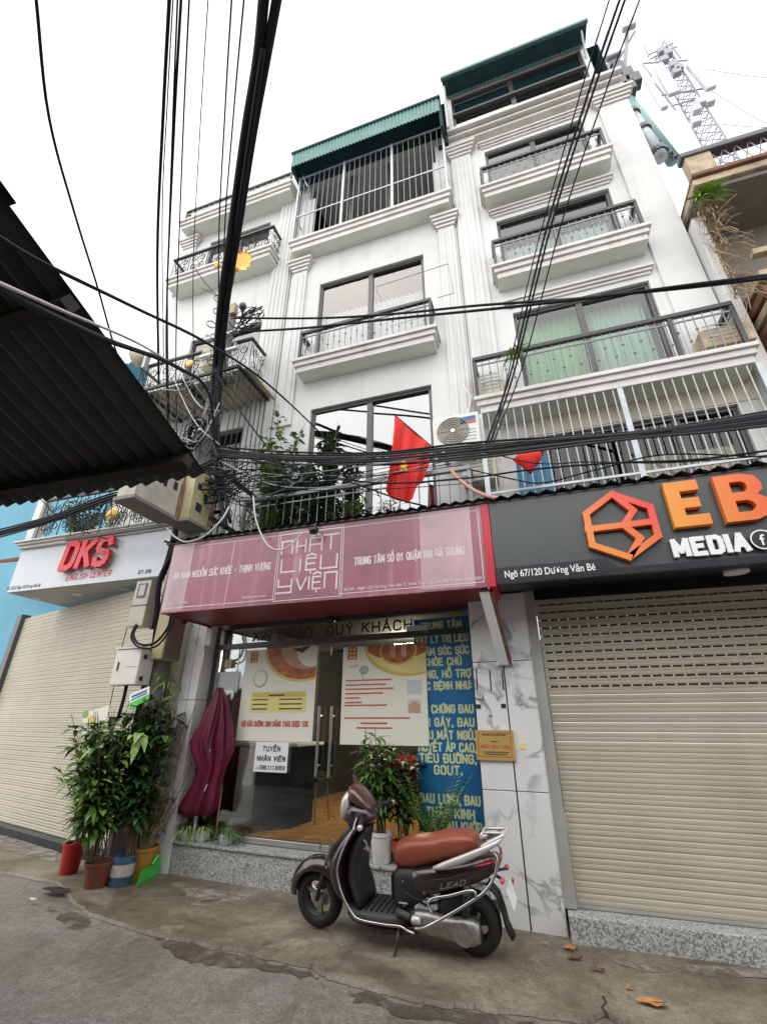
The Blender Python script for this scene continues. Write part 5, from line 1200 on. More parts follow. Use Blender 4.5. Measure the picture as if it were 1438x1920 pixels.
# thick bundles over the alley
for i, (dx, top) in enumerate(((-7, 497), (9, 524))):
    cable(('left' if i == 0 else 'right')+' strand of the thick black cable bundle overhead', [(400+dx*.5, 800, y_, 4.58), (408+dx*.6, 690, y_, 4.55), (420+dx*.7, 560, z_, 7.15), (441+dx*.8, 420, z_, 7.3), (466+dx*.9, 250, z_, 7.4), (490+dx, 110, z_, 7.45), (top, -30, z_, 7.5)], .052 if i == 0 else .047, n=8, name='cable_bundle')
cable('middle strand of the thick cable bundle overhead', [(404, 820, y_, 4.52), (414, 640, y_, 4.45), (436, 480, z_, 7.25), (470, 250, z_, 7.3), (494, 90, z_, 7.4)], .030, n=8, name='cable_bundle')
for j, (a, b, r) in enumerate((((402, 780), (424, 1010), .030), ((408, 740), (432, 1000), .022), ((396, 760), (410, 880), .025))):
    cable(['thick dark cable running down the pole to the sign corner', 'thinner dark cable beside it down the pole', 'short thick cable hugging the pole'][j], [(a[0]+6, a[1]-90, y_, 4.52), (a[0], a[1], y_, 4.5), ((a[0]+b[0])/2-6, (a[1]+b[1])/2, y_, 4.45), (b[0], b[1]-20, y_, 4.3)], r)
# thin overhead wires
thin = [(319, 295, 480, .016), (334, 314, 560, .008), (341, 312, 600, .012), (356, 330, 640, .008), (392, 362, 520, .005), (436, 410, 470, .008), (460, 420, 470, .008), (326, 304, 420, .006)]
nm = ['first', 'second', 'third', 'fourth', 'fifth', 'sixth', 'seventh', 'eighth']
for i, (xt, xb, yb, r) in enumerate(thin):
    cable('%s thin overhead wire counted from the left of the sky' % nm[i], [(xt, -30, z_, 7.6), (xt-(xt-xb)*.55, yb*.45, z_, 7.6), (xb, yb, z_, 7.4), (xb+3, yb+260, y_, 4.9)], r*1.15)
cable('lone curved wire across the empty upper left sky', [(66, -20, z_, 6.0), (92, 220, z_, 5.9), (140, 400, z_, 5.9), (185, 545, z_, 5.9), (215, 650, z_, 5.9), (240, 720, y_, 6.2)], .012)
# wires crossing the canopy on the left
def cable_px(label, px, first, last, r, mt='cable'):          # depth runs evenly between the two ends
    d0, d1 = [(p-CO).dot(CF) for p in (first, last)]; n = len(px)-1; q = []
    L_ = [0]
    for u, v in zip(px, px[1:]): L_.append(L_[-1]+math.hypot(v[0]-u[0], v[1]-u[1]))
    for i, (a, b) in enumerate(px):
        t = L_[i]/L_[-1]; d = 1/((1-t)/d0+t/d1); q.append(CO+ray(a, b)*(d/FPX))
    pth = smooth_path(q, 7); return MB().tube(pth, r, 6).build('cable', M[mt], smooth=True, label=label, cat='cable', base=pth[0], fix=False)
cable_px('upper wire slanting past the canopy edge down to the pole', [(-20, 432), (80, 492), (250, 575), (400, 650), (520, 735), (640, 850)], PX(-20, 432, c0.x*.8), PY(640, 850, 4.7), .007)
cable_px('middle pale wire slanting under the canopy to the pole', [(-20, 522), (100, 575), (280, 655), (360, 715), (400, 770)], PX(-20, 522, c0.x*.8), PY(400, 770, 4.6), .007, 'cablew')
cable_px('thick lower cable slanting under the canopy to the pole', [(-20, 532), (90, 588), (200, 637), (330, 687), (392, 740), (402, 830)], PX(-20, 532, c0.x*.82), PY(402, 830, 4.55), .013)
# twin service cables across the facades
cable('upper of the twin service cables across the middle facade', [(440, 596, y_, 4.55), (600, 596, y_, 4.5), (740, 588, y_, 4.4), (900, 572, y_, 4.3), (1100, 558, y_, 4.1), (1300, 533, y_, 3.9), (1470, 512, y_, 3.7)], .017)
cable('lower of the twin service cables across the middle facade', [(450, 622, y_, 4.55), (580, 614, y_, 4.5), (740, 597, y_, 4.4), (960, 575, y_, 4.2), (1160, 552, y_, 4.05), (1320, 535, y_, 3.9), (1470, 516, y_, 3.7)], .018)
# the big horizontal bundle above the signs
rb = random.Random(4)
for i in range(8):
    dy = (i-3.5)*4.0; w = .011+.009*rb.random()
    cable('%s strand of the heavy cable bundle above the signs' % ['topmost', 'second', 'third', 'fourth', 'fifth', 'sixth', 'seventh', 'lowest'][i],
          [(395, 848+dy*.9, y_, 4.45), (520, 858+dy*.6+rb.uniform(-4, 4), y_, 4.42), (700, 860+dy*.7+rb.uniform(-5, 5), y_, 4.4), (870, 846+dy*.8+rb.uniform(-5, 5), y_, 4.3), (1040, 830+dy*.5+rb.uniform(-4, 4), y_, 4.2), (1200, 815+dy*.4, y_, 4.1), (1330, 800+dy*.7, y_, 4.0), (1470, 780+dy, y_, 3.9)], w, mt='cableg' if i % 3 == 1 else 'cable')
loose = [
 ([(470, 862), (560, 880), (700, 905), (860, 898), (1000, 880), (1150, 868), (1300, 862), (1460, 842)], .010, 'loose wire sagging just below the heavy bundle'),
 ([(880, 880), (960, 898), (1020, 905), (1120, 880), (1250, 852), (1460, 858)], .007, 'thin wire drooping in front of the blue curtain'),
 ([(880, 838), (1000, 868), (1100, 866), (1230, 868), (1340, 862), (1460, 852)], .006, 'thin wire under the bundle on the right cage'),
 ([(400, 690), (450, 770), (510, 850), (540, 895), (580, 905), (660, 872)], .013, 'black cable looping down past the balcony plants'),
 ([(500, 860), (570, 880), (660, 905), (745, 935), (800, 950)], .010, 'black cable dropping from the bundle onto the pink sign'),
 ([(415, 870), (500, 905), (570, 875), (640, 868)], .008, 'thin cable arching below the bundle near the foliage'),
 ([(405, 900), (460, 950), (510, 930), (560, 870)], .007, 'grey wire swinging between pole and plants'),
 ([(440, 590), (470, 575), (495, 588), (470, 610), (440, 605)], .006, 'small wire coil on the pole head'),
 ([(430, 640), (460, 620), (480, 600), (470, 580)], .007, 'spare wire tuft above the pole arm'),
 ([(362, 498), (385, 530), (408, 555)], .009, 'short cable stub reaching from the balcony to the bundle'),
 ([(378, 540), (400, 552), (412, 566)], .006, 'lower short cable stub beside the bundle'),
]
for pts, r, lb in loose: cable(lb, [(a, b, y_, 4.42-.0003*(a-400)) for a, b in pts], r)
for i, (a, b, r) in enumerate((((1148, -20), (930, 800), .008), ((1168, -20), (960, 690), .014), ((1178, -20), (966, 690), .013), ((1206, -20), (985, 670), .009))):
    cable(['leftmost thin', 'left thick', 'right thick', 'rightmost thin'][i]+' wire falling across the right house from the top', [(a[0], a[1], z_, 7.9), (a[0]+(b[0]-a[0])*.3, a[1]+(b[1]-a[1])*.26, z_, 7.6), (a[0]+(b[0]-a[0])*.68, a[1]+(b[1]-a[1])*.62, z_, 6.8), (b[0], b[1], y_, 4.6), (905+i*6, 835, y_, 4.35)], r)
# left lower bundle running off to the left, above the DKS sign
for i in range(4):
    cable('%s cable of the bundle sloping left above the grey sign' % ['top', 'second', 'third', 'bottom'][i], [(-20, 998+i*5, y_, 4.5), (100, 966+i*4, y_, 4.5), (200, 928+i*5, y_, 4.45), (300, 905+i*3, y_, 4.42), (400, 862+i*6, y_, 4.45)], .022 if i in (1, 2) else .012)
cable('thin wire stretched from the scroll balcony down to the grey sign', [(70, 930, y_, 4.6), (130, 985, y_, 4.7), (205, 1012, y_, 4.9)], .008)
cable('coiled black cable between the meter boxes', [(262, 1165, y_, 4.44), (250, 1190, y_, 4.40), (262, 1208, y_, 4.36), (290, 1206, y_, 4.36), (314, 1178, y_, 4.40), (322, 1150, y_, 4.45)], .015)
cable('second coiled cable just below the first between the meter boxes', [(258, 1165, y_, 4.44), (246, 1195, y_, 4.38), (264, 1215, y_, 4.34), (296, 1210, y_, 4.34), (320, 1176, y_, 4.40), (328, 1150, y_, 4.45)], .012)
cable('black drop cables from the bundle to the meter boxes', [(330, 1000, y_, 4.4), (322, 1040, y_, 4.42), (300, 1090, y_, 4.5), (290, 1200, y_, 4.6), (262, 1320, y_, 4.6), (240, 1420, y_, 4.6)], .03)
cable('thick black cable at the right end of the grey sign', [(330, 985, y_, 4.5), (326, 1010, y_, 4.5), (312, 1060, y_, 4.55), (296, 1100, y_, 4.6), (286, 1180, y_, 4.7)], .04)
cable('dark cables hanging below the switch box', [(238, 1282, y_, 4.5), (232, 1310, y_, 4.5), (222, 1345, y_, 4.5)], .02)
cable('thin wire down the beige shutter from the meter box', [(240, 1170, y_, 4.6), (225, 1230, y_, 4.62), (205, 1330, y_, 4.65)], .005)
cable('pale loop of cable hanging over the pink sign top', [(475, 930, y_, 4.1), (480, 975, y_, 3.93), (500, 1020, y_, 3.90), (525, 1032, y_, 3.90), (545, 1022, y_, 3.90), (570, 998, y_, 3.92)], .009, 'cablew')
cable('pale cable drooping at the left end of the pink sign', [(312, 990, y_, 4.0), (330, 1008, y_, 3.95), (352, 1016, y_, 3.93), (385, 1004, y_, 3.95), (415, 975, y_, 4.0), (430, 950, y_, 4.1)], .010, 'cablew')
cable('faded pink hose curving down onto the pink sign corner', [(845, 880, y_, 4.35), (860, 898, y_, 4.3), (890, 920, y_, 4.2), (925, 933, y_, 4.1), (970, 937, y_, 4.05)], .022, 'pinkpipe', name='hose')
wc = thing('cable_coil', 'tangled coil of black and silver wire on the pole behind canopy corner', 'cable', PY(370, 800, 4.5))
rc = random.Random(9); m = MB(); m2 = MB(); p0 = PY(366, 812, 4.52)
for i in range(26):
    rr = rc.uniform(.14, .30); e = rc.uniform(.5, .9); ph = rc.uniform(0, 6.28); pts = [p0+Vector((rr*e*cos(t*PI/8+ph)+rc.uniform(-.02, .02), rc.uniform(-.06, .06), rr*sin(t*PI/8+ph)+rc.uniform(-.02, .02))) for t in range(15)]
    (m if i % 4 else m2).tube(pts, .007, 4)
m.build('black_turns', M['cable'], wc); m2.build('silver_turns', M['steel'], wc)
tg = thing('wire_tangle', 'tangle of loose wires around the pole arms under yellow hood', 'cable', PY(450, 600, 4.5))
m = MB(); p0 = PY(455, 603, 4.5)
for i in range(22):
    a = p0+Vector((rc.uniform(-.3, .1), rc.uniform(-.1, .1), rc.uniform(-.2, .2))); b = p0+Vector((rc.uniform(-.05, .45), rc.uniform(-.1, .1), rc.uniform(-.2, .3))); c = (a+b)/2+Vector((rc.uniform(-.1, .1), rc.uniform(-.1, .1), rc.uniform(-.2, .15)))
    m.tube(smooth_path([a, c, b], 5), rc.choice((.006, .008, .011)), 4)
m.build('wires', M['cable'], tg)
tg = thing('wire_tangle', 'dense knot of service cables between the pole and the pink sign corner', 'cable', PY(400, 900, 4.4))
m = MB(); p0 = PY(400, 905, 4.42)
for i in range(30):
    a = p0+Vector((rc.uniform(-.5, .0), rc.uniform(-.1, .1), rc.uniform(-.25, .35))); b = p0+Vector((rc.uniform(.0, .7), rc.uniform(-.1, .1), rc.uniform(-.3, .3))); c = (a+b)/2+Vector((0, rc.uniform(-.1, .05), rc.uniform(-.25, .05)))
    m.tube(smooth_path([a, c, b], 5), rc.choice((.006, .008, .012)), 4)
m.build('wires', M['cable'], tg)

tg = thing('wire_tangle', 'sagging web of thin wires strung across the middle balcony above the sign', 'cable', PY(520, 900, 4.4))
for i in range(20):
    x0_, y0_ = rc.uniform(392, 420), rc.uniform(840, 950); x1_, y1_ = rc.uniform(560, 930), rc.uniform(838, 905); sg = rc.uniform(5, 45)
    q = [PY(x0_, y0_, 4.42), PY(x0_+(x1_-x0_)*.3, y0_+(y1_-y0_)*.3+sg*.8, 4.36), PY(x0_+(x1_-x0_)*.65, y0_+(y1_-y0_)*.65+sg*.7, 4.34), PY(x1_, y1_, 4.36)]
    MB().tube(smooth_path(q, 6), rc.choice((.004, .005, .007)), 4).build('wire', M['cable'] if i % 4 else M['steel'], tg, fix=False)
tg = thing('wire_tangle', 'loose grey wires hanging in front of the caged balcony left of the pole', 'cable', PY(360, 760, 4.4))
for i in range(16):
    x0_, y0_ = rc.uniform(395, 412), rc.uniform(640, 860); x1_, y1_ = rc.uniform(240, 400), rc.uniform(650, 900); sg = rc.uniform(0, 40)
    q = [PY(x0_, y0_, 4.42), PY((x0_+x1_)/2, (y0_+y1_)/2+sg, 4.38), PY(x1_, y1_, 4.42)]
    MB().tube(smooth_path(q, 7), rc.choice((.004, .006, .008)), 4).build('wire', M['cable'] if i % 3 else M['steel'], tg, fix=False)
for i in range(14):
    rr = rc.uniform(.4, 1); px_ = 402+rc.uniform(-6, 8); py_ = 560+i*24
    p = PY(px_, py_, 4.46); MB().lathe([(.075, -.012), (.082, 0), (.075, .012)], p, 10, cap=False).build('cable_tie', M['cable'], tg)
# ================================================================== air conditioners, flag, lanterns
ax = thing('air_conditioner', 'white air conditioner outdoor unit with round grille beside the flag', 'air conditioner', PY(860, 860, 5.0))
a = XZ(810, 785, 5.0); b = XZ(900, 852, 5.0); X0, X1, Z0_, Z1_ = a[0], b[0]+.03, XZ(815, 833, 5.0)[1], XZ(815, 787, 5.0)[1]
Z0_ = XZ(840, 840, 5.0)[1]; Z1_ = Z0_+.50
MB().box(X0, 5.0, Z0_, X1, 5.28, Z1_).build('case', M['acw'], ax, bevel=.015)
fc = (X0+.27, Z0_+.25); m = MB()
for r in (.03, .065, .10, .135, .17, .205): m.tube([(fc[0]+r*cos(t*PI/14), 4.985, fc[1]+r*sin(t*PI/14)) for t in range(29)], .006, 5)
for t in range(8): m.tube([(fc[0]+.03*cos(t*PI/4), 4.988, fc[1]+.03*sin(t*PI/4)), (fc[0]+.21*cos(t*PI/4), 4.988, fc[1]+.21*sin(t*PI/4))], .005, 4)
m.build('grille', M['acg'], ax); MB().prism_xz(disc_pts(*fc, .215, .215, 30), 4.994, 4.999).build('fan_opening', M['acg'], ax); MB().lathe([(.001, -.022), (.03, -.02), (.035, 0)], (fc[0], 5.0, fc[1]), 14, 'Y').build('hub', M['white'], ax)
xx = X1-.24
MB().box(xx, 4.994, Z1_-.12, X1-.04, 4.999, Z1_-.06).build('blue_label', M['blue'], ax); MB().box(xx, 4.994, Z1_-.17, X1-.04, 4.999, Z1_-.125).build('red_label', M['pred'], ax)
for k in range(4): MB().box(xx, 4.995, Z0_+.08+.05*k, X1-.05, 4.9995, Z0_+.085+.05*k).build('louvre', M['acg'], ax)
for x in (X0+.1, X1-.15): MB().box(x, 5.02, Z0_-.05, x+.04, 5.5, Z0_-.004).build('bracket', M['steel'], ax)
MB().tube([(X1-.12, 5.3, Z1_), (X1-.18, 5.43, Z1_+.25), (X1-.1, 5.46, Z1_+.6), (X1-.2, 5.44, Z1_+.85), (X1-.2, 5.5, Z1_+.9)], .022, 8).build('insulated_pipe', M['acw'], ax, smooth=True)
def small_ac(label, px, py, y, w=.62, h=.4, mt='acw'):
    p = PY(px, py, y); o = thing('air_conditioner', label, 'air conditioner', p)
    MB().box(p.x, y, p.z, p.x+w, y+.25, p.z+h).build('case', M[mt], o, bevel=.015)
    for k in range(5): MB().box(p.x+.05, y-.004, p.z+.08+.06*k, p.x+w-.06, y-.0005, p.z+.095+.06*k).build('louvre', M['acg'], o)
small_ac('air conditioner unit at the right end of the green curtain balcony', 1322, 652, 5.2, .55, .28, 'oldlight')
small_ac('boxy unit at the left end of the green curtain balcony', 897, 742, 5.2, .36, .22, 'cream')
small_ac('pale unit behind the bars left of the blue curtain', 868, 905, 5.25, .45, .30, 'cream')
small_ac('cream unit on the left house balcony next to the pole', 372, 688, 4.8, .34, .42, 'cream')
# flag
fl = thing('flag', 'red flag with yellow star hanging on a short slanting pole', 'flag', PY(805, 838, 4.85))
A = PY(740, 778, 4.62); B = PY(808, 836, 4.9)
MB().tube([A, B+(B-A)*.25], .010, 6).build('flag_pole', M['stem'], fl)
n1, n2 = 40, 22; bot = [PY(728, 925, 4.66), PY(742, 942, 4.67), PY(775, 940, 4.72), PY(806, 862, 4.86)]
m = MB(); g = []
for i in range(n1+1):
    t = i/n1; top_ = A.lerp(B, t); s = t*3; k = min(2, int(s)); bt = bot[k].lerp(bot[k+1], s-k); row = []
    for j in range(n2+1):
        v = j/n2; p = top_.lerp(bt, v); p += Vector((.012*sin(9*t+4*v), -.05*sin(t*17+2.2*v)*v**.6-.02*sin(7*v+3*t)*v-.018*sin(t*41+1.5*v)*v, 0)); row.append(p)
    g.append(row)
m.v = [tuple(p) for r in g for p in r]; w = n2+1
m.f = [(i*w+j, i*w+j+1, (i+1)*w+j+1, (i+1)*w+j) for i in range(n1) for j in range(n2)]
m.build('cloth', M['flag'], fl, smooth=True, fix=False)
m = MB(); cst = PY(757, 872, 4.60); up3 = Vector((.05, 0, 1)).normalized(); rt3 = Vector((1, .3, 0)).normalized()
star = []
for k in range(10): r = .115 if k % 2 == 0 else .048; t = PI/2+k*PI/5; star.append(cst+rt3*r*cos(t)*.62+up3*r*sin(t))
m.prism(star, (0, .006, 0)); m.build('star', M['star'], fl)
ln = thing('red_lantern', 'crumpled small red flag wrapped round the cage beside the blue curtain', 'flag', PY(990, 860, 4.7))
p = PY(990, 858, 4.75); m = MB(); prof = [(.03, .20), (.08, .17), (.07, .12), (.12, .08), (.15, .0), (.11, -.10), (.05, -.18), (.01, -.27)]
rsx = []
for r, h in prof: rsx.append([p+Vector((r*cos(2*PI*k/14)*(1+.2*sin(3*k+h*20)), .6*r*sin(2*PI*k/14), h*.8)) for k in range(14)])
m.rings(rsx); m.build('cloth', M['flag'], ln, smooth=True)
cr = thing('clothes_rack', 'thin wire clothes rack in front of the upper middle window', 'rack', PY(830, 540, 5.2))
q = [PY(*a, 5.15) for a in ((704, 538), (840, 494), (851, 549), (820, 558))]; m = MB(); m.tube(q, .006, 5); m.build('wire', M['bar'], cr)
m = MB(); m.tube([q[0], PY(716, 565, 5.18)], .006, 5); m.build('support', M['bar'], cr)

# ================================================================== antennas behind the right house
def tower(label, base, top, w0, w1, nseg, group=None):
    o = thing('antenna_tower', label, 'antenna', base); m = MB(); b = Vector(base); t = Vector(top)
    def leg(k, s): w = w0+(w1-w0)*s; a = 2*PI*k/3+.4; return b.lerp(t, s)+Vector((w*cos(a), w*sin(a), 0))
    for k in range(3): m.tube([leg(k, 0), leg(k, 1)], .03, 5)
    mm = MB()
    for i in range(nseg):
        for k in range(3):
            mm.tube([leg(k, i/nseg), leg((k+1) % 3, (i+1)/nseg)], .016, 4); mm.tube([leg(k, (i+1)/nseg), leg((k+1) % 3, (i+1)/nseg)], .014, 4)
    m.build('legs', M['lattice'], o); mm.build('bracing', M['lattice'], o); return o
tb = PY(1368, 290, 11); tt = PY(1240, 90, 11)
tb.z -= 6; dx_ = (PY(1360, 270, 11)-PY(1245, 110, 11))
base_ = PY(1352, 262, 11); top_ = Vector((base_.x-.2, 11, PY(1240, 95, 11).z)); 
tw = tower('slim lattice antenna tower with panel antennas behind the old house', (base_.x, 11, base_.z-5), top_, .42, .30, 26)
def panel(o, px0, py0, px1, py1, y, wd_, mt='ant'):
    a = PY(px0, py0, y); b = PY(px1, py1, y); b.x = a.x+(b.x-a.x)*1.0
    d = (b-a); c = (a+b)/2; s = d.cross(Vector((0, 1, 0))).normalized()*wd_
    MB().obox(c, d/2, s, (0, .07, 0)).build('panel_antenna', M[mt], o, bevel=.03)
panel(tw, 1232, 122, 1264, 176, 10.5, .17); panel(tw, 1295, 120, 1334, 166, 10.5, .15); panel(tw, 1214, 152, 1246, 203, 10.6, .11)
for a, b in (((1205, 118), (1290, 112)), ((1218, 110), (1270, 86)), ((1230, 180), (1320, 165)), ((1216, 102), (1262, 80)), ((1258, 198), (1300, 186)), ((1205, 120), (1222, 142)), ((1256, 80), (1276, 108)), ((1208, 85), (1216, 105)), ((1228, 155), (1266, 205))):
    MB().tube([PY(*a, 10.7), PY(*b, 10.7)], .028, 5).build('mounting_pipe', M['lattice'], tw)
for c in ((1245, 112), (1262, 122), (1252, 100), (1272, 128), (1240, 96), (1305, 205), (1312, 192), (1330, 190), (1304, 228), (1268, 135)):
    p = PY(*c, 10.6); MB().box(p.x-.13, 10.5, p.z-.16, p.x+.13, 10.7, p.z+.16).build('radio_unit', M['lattice'] if c[1] < 150 else M['ant'], tw, bevel=.03)
for k, (a, b) in enumerate((((1320, 128), (1470, 148)), ((1335, 170), (1470, 250)), ((1352, 232), (1470, 238)), ((1256, 200), (1262, 290)))):
    cable(['upper guy wire right of the antenna tower', 'middle guy wire right of the antenna tower', 'lower guy wire right of the antenna tower', 'guy wire dropping left of the antenna tower'][k], [(a[0], a[1], y_, 10.6), ((a[0]+b[0])/2, (a[1]+b[1])/2+2, y_, 10.5), (b[0], b[1], y_, 10.4)], .011, 'lattice', name='guy_wire')
t2 = thing('antenna_mast', 'antenna mast with a white panel rising beside the roof of the right house', 'antenna', PY(1185, 235, 7))
MB().tube([PY(1262, 300, 7.0), PY(1178, 190, 7.0)], .13, 8).build('brace_pipe', M['tealpipe'], t2, smooth=True)
a, b = PY(1182, 212, 6.3), PY(1240, 296, 6.3); d = (b-a)
MB().tube([a, b], .115, 14).build('roof_pipe', M['steel'], t2, smooth=True)
for t in (.05, .42, .9): MB().tube([a+d*(t-.03), a+d*(t+.03)], .15, 14).build('pipe_collar', M['ebpan'], t2)
m = MB()
for i in range(9):
    u = i/9; m.tube([PY(1178, 190, 7).lerp(PY(1262, 300, 7), u), PY(1205, 235, 6.8).lerp(PY(1275, 300, 6.8), min(1, u+.12))], .03, 5)
m.build('lattice_bracing', M['ebpan'], t2)
panel(t2, 1124, 62, 1150, 106, 6.8, .19); panel(t2, 1172, 36, 1180, 52, 6.8, .16)
for c in ((1150, 118), (1160, 130), (1176, 140), (1190, 150), (1165, 160), (1180, 165)):
    p = PY(*c, 6.9); MB().box(p.x-.12, 6.8, p.z-.2, p.x+.12, 7.05, p.z+.2).build('radio_unit', M['ebpan'], t2, bevel=.03)
MB().tube([PY(1176, 50, 7), PY(1168, 190, 7)], .05, 6).build('mast_pipe', M['lattice'], t2); MB().tube([PY(1160, 110, 7), PY(1190, 58, 7)], .03, 6).build('stay', M['lattice'], t2)
# ================================================================== plants
def leaf(mb, p, d, L, w, droop=.3, fold=.25):
    d = Vector(d).normalized(); s = d.cross(Vector((0, 0, 1)))
    if s.length < .05: s = Vector((1, 0, 0))
    s.normalize(); n = s.cross(d).normalized(); p = Vector(p)
    m1 = p+d*L*.35+Vector((0, 0, -droop*L*.08)); m2 = p+d*L*.7+Vector((0, 0, -droop*L*.3)); t = p+d*L+Vector((0, 0, -droop*L*.7))
    a1, b1 = m1+s*w*.5+n*fold*w*.4, m1-s*w*.5+n*fold*w*.4; a2, b2 = m2+s*w*.36+n*fold*w*.3, m2-s*w*.36+n*fold*w*.3
    mb.add([p, a1, m1, b1, a2, m2, b2, t], [(0, 1, 2), (0, 2, 3), (1, 4, 5, 2), (2, 5, 6, 3), (4, 7, 5), (5, 7, 6)])
def rdir(rnd, up=.2):
    a = rnd.uniform(0, 2*PI); return Vector((cos(a), sin(a), rnd.uniform(-.4, .8)+up)).normalized()
def bush(o, rnd, stems, n_leaf, L, w, mats, droop=.4, stem_r=.006, spread=.5):
    """stems: list of polylines; leaves grow from the upper two thirds of each stem"""
    sm = MB(); lm = [MB() for _ in mats]
    for pl in stems:
        pl = smooth_path(pl, 5); sm.tube(pl, [stem_r*(1-.6*i/len(pl)) for i in range(len(pl))], 5)
        for k in range(n_leaf):
            t = rnd.uniform(.25, 1)**.8; q = pl[min(len(pl)-1, int(t*(len(pl)-1)))]; d = rdir(rnd, .15)
            if q.y+d.y*L > 5.0 and False: d.y = -abs(d.y)
            leaf(lm[rnd.randrange(len(mats))], q+d*rnd.uniform(0, spread*.1), d, L*rnd.uniform(.6, 1.25), w*rnd.uniform(.7, 1.2), droop*rnd.uniform(.4, 1.6))
    sm.build('stem', M['stem'], o)
    for mb, mt in zip(lm, mats): mb.build('foliage', M[mt], o, smooth=False, fix=False)
def pot(o, x, y, z, r0, r1, h, mt, rim=True, square=False):
    n = 4 if square else 20
    pr = [(r0*.98, 0), (r0, .01), (r1, h*.88)]+([(r1*1.07, h*.885), (r1*1.09, h), (r1*.98, h), (r1*.94, h*.9)] if rim else [(r1, h), (r1*.94, h), (r1*.9, h*.9)])
    p = MB().lathe(pr, (x, y, z), n).build('pot', M[mt], o, smooth=35)
    MB().lathe([(.001, h*.86), (r1*.95, h*.86)], (x, y, z), n, cap=False).build('soil', M['soil'], o)
    return p
GZ = .022
rnd = random.Random(21)
def stemset(x, y, z, h, n, lean=(0, 0), spread=.25, rnd=rnd, wall=None):
    out = []
    for i in range(n):
        a = rnd.uniform(0, 2*PI); s = rnd.uniform(.2, 1)*spread; hh = h*rnd.uniform(.6, 1.05)
        tx, ty = x+lean[0]+s*cos(a), y+lean[1]+s*sin(a)*.8
        if wall: ty = min(ty, wall)
        out.append([(x+.04*cos(a), y+.04*sin(a), z), (x+(tx-x)*.35+rnd.uniform(-.04, .04), y+(ty-y)*.35, z+hh*.45), (tx, ty, z+hh)])
    return out
g = PZ(190, 1668, GZ)
# big leafy shrub in front of the pole
o = thing('potted_plant', 'tall dense dark leafy shrub in a brown pot left of the marble pillar', 'plant', (g.x-.12, g.y+.04, GZ))
pot(o, g.x-.12, g.y+.04, GZ, .10, .13, .20, 'potd')
bush(o, rnd, stemset(g.x-.2, g.y+.0, GZ+.2, 1.3, 32, (-.22, -.04), .52), 40, .17, .062, ['leaf', 'leafd', 'leaf', 'leafl'], .5, spread=.6)
q = PZ(125, 1638, GZ)
o = thing('red_bucket', 'red plastic bucket at the left foot of the shrubs', 'bucket', (q.x, q.y, GZ))
pot(o, q.x+.02, q.y, GZ, .085, .105, .27, 'potr')
bush(o, rnd, stemset(q.x+.02, q.y+.05, GZ+.25, 1.0, 16, (.0, .0), .32), 36, .15, .04, ['leaf', 'leafl', 'leafl'], .5)
q = PZ(224, 1660, GZ)
o = thing('potted_plant', 'shrub in a blue paint tin between brown pot and yellow tub', 'plant', (q.x, q.y, GZ)); pot(o, q.x, q.y, GZ, .105, .105, .24, 'potb', False)
MB().lathe([(.1065, .08), (.1075, .085), (.1075, .17), (.1065, .175)], (q.x, q.y, GZ), 20, cap=False).build('pale_label', M['pgrey'], o)
bush(o, rnd, stemset(q.x, q.y+.06, GZ+.22, 1.55, 20, (-.10, .1), .28), 34, .18, .075, ['leafd', 'leaf', 'leafd'], .5)
q = PZ(262, 1645, GZ)
o = thing('potted_plant', 'dry stalky plant in a yellow tub leaning on the marble pillar', 'plant', (q.x, q.y, GZ)); pot(o, q.x, q.y, GZ, .11, .14, .26, 'poty')
sm = MB()
for i in range(30):
    a = rnd.uniform(-.12, .14); b = rnd.uniform(-.05, .12); pts = [(q.x+a*.4, q.y+b*.4, GZ+.24), (q.x+a+rnd.uniform(-.1, .1), q.y+.1+b, GZ+.7), (q.x+.05+a*1.3+rnd.uniform(-.12, .12), q.y+.12+b, GZ+1.1), (q.x+.06+a+rnd.uniform(-.1, .1), q.y+.12+b, GZ+rnd.uniform(1.2, 1.65))]
    sm.tube(smooth_path(pts, 5), .005, 4)
sm.build('dry_stalks', M['dry'], o)
bush(o, rnd, stemset(q.x, q.y+.08, GZ+.24, .55, 10, (-.05, .05), .2), 12, .12, .03, ['leaf', 'leafd'], .5)
lm = MB(); tp_ = PY(315, 1275, 4.72)
for i in range(46): leaf(lm, tp_+Vector((rnd.uniform(-.06, .06), rnd.uniform(-.05, .05), rnd.uniform(-.12, .05))), rdir(rnd, .2), rnd.uniform(.14, .26), .016, 1.0)
lm.build('top_tuft', M['leafv'], o, fix=False)
lm = MB(); lm2 = MB()
for i in range(90):
    t = rnd.random(); p = PY(300+rnd.uniform(-18, 22)-20*t, 1300+250*t, 4.74)
    leaf(lm if i % 3 else lm2, p, rdir(rnd, -.1), rnd.uniform(.08, .16), .02, 1.1)
lm.build('dry_leaves', M['dry'], o, fix=False); lm2.build('foliage', M['leafd'], o, fix=False)
# climber behind, round the pole, with big pale leaves
o = thing('climber', 'dark climber with heart leaves wound round the pole below the switch box', 'plant', (PXp, PYp-.15, GZ))
bush(o, rnd, [[(PXp+.1*cos(k), PYp-.2, GZ), (PXp-.1+.16*cos(k*1.7), PYp-.24, .8), (PXp-.16+.2*cos(k*2.3), PYp-.27, 1.45+.12*(k % 3))] for k in range(9)], 24, .17, .085, ['leafd', 'leafd', 'leaf'], .9)
lm = MB(); p = PY(262, 1385, 4.35)
for a in range(5): leaf(lm, p+Vector((0, 0, .05)), (cos(a*1.25), -.5, sin(a*1.25)*.4-.3), .22, .10, .8)
lm.build('pale_leaf', M['leafv'], o, fix=False)
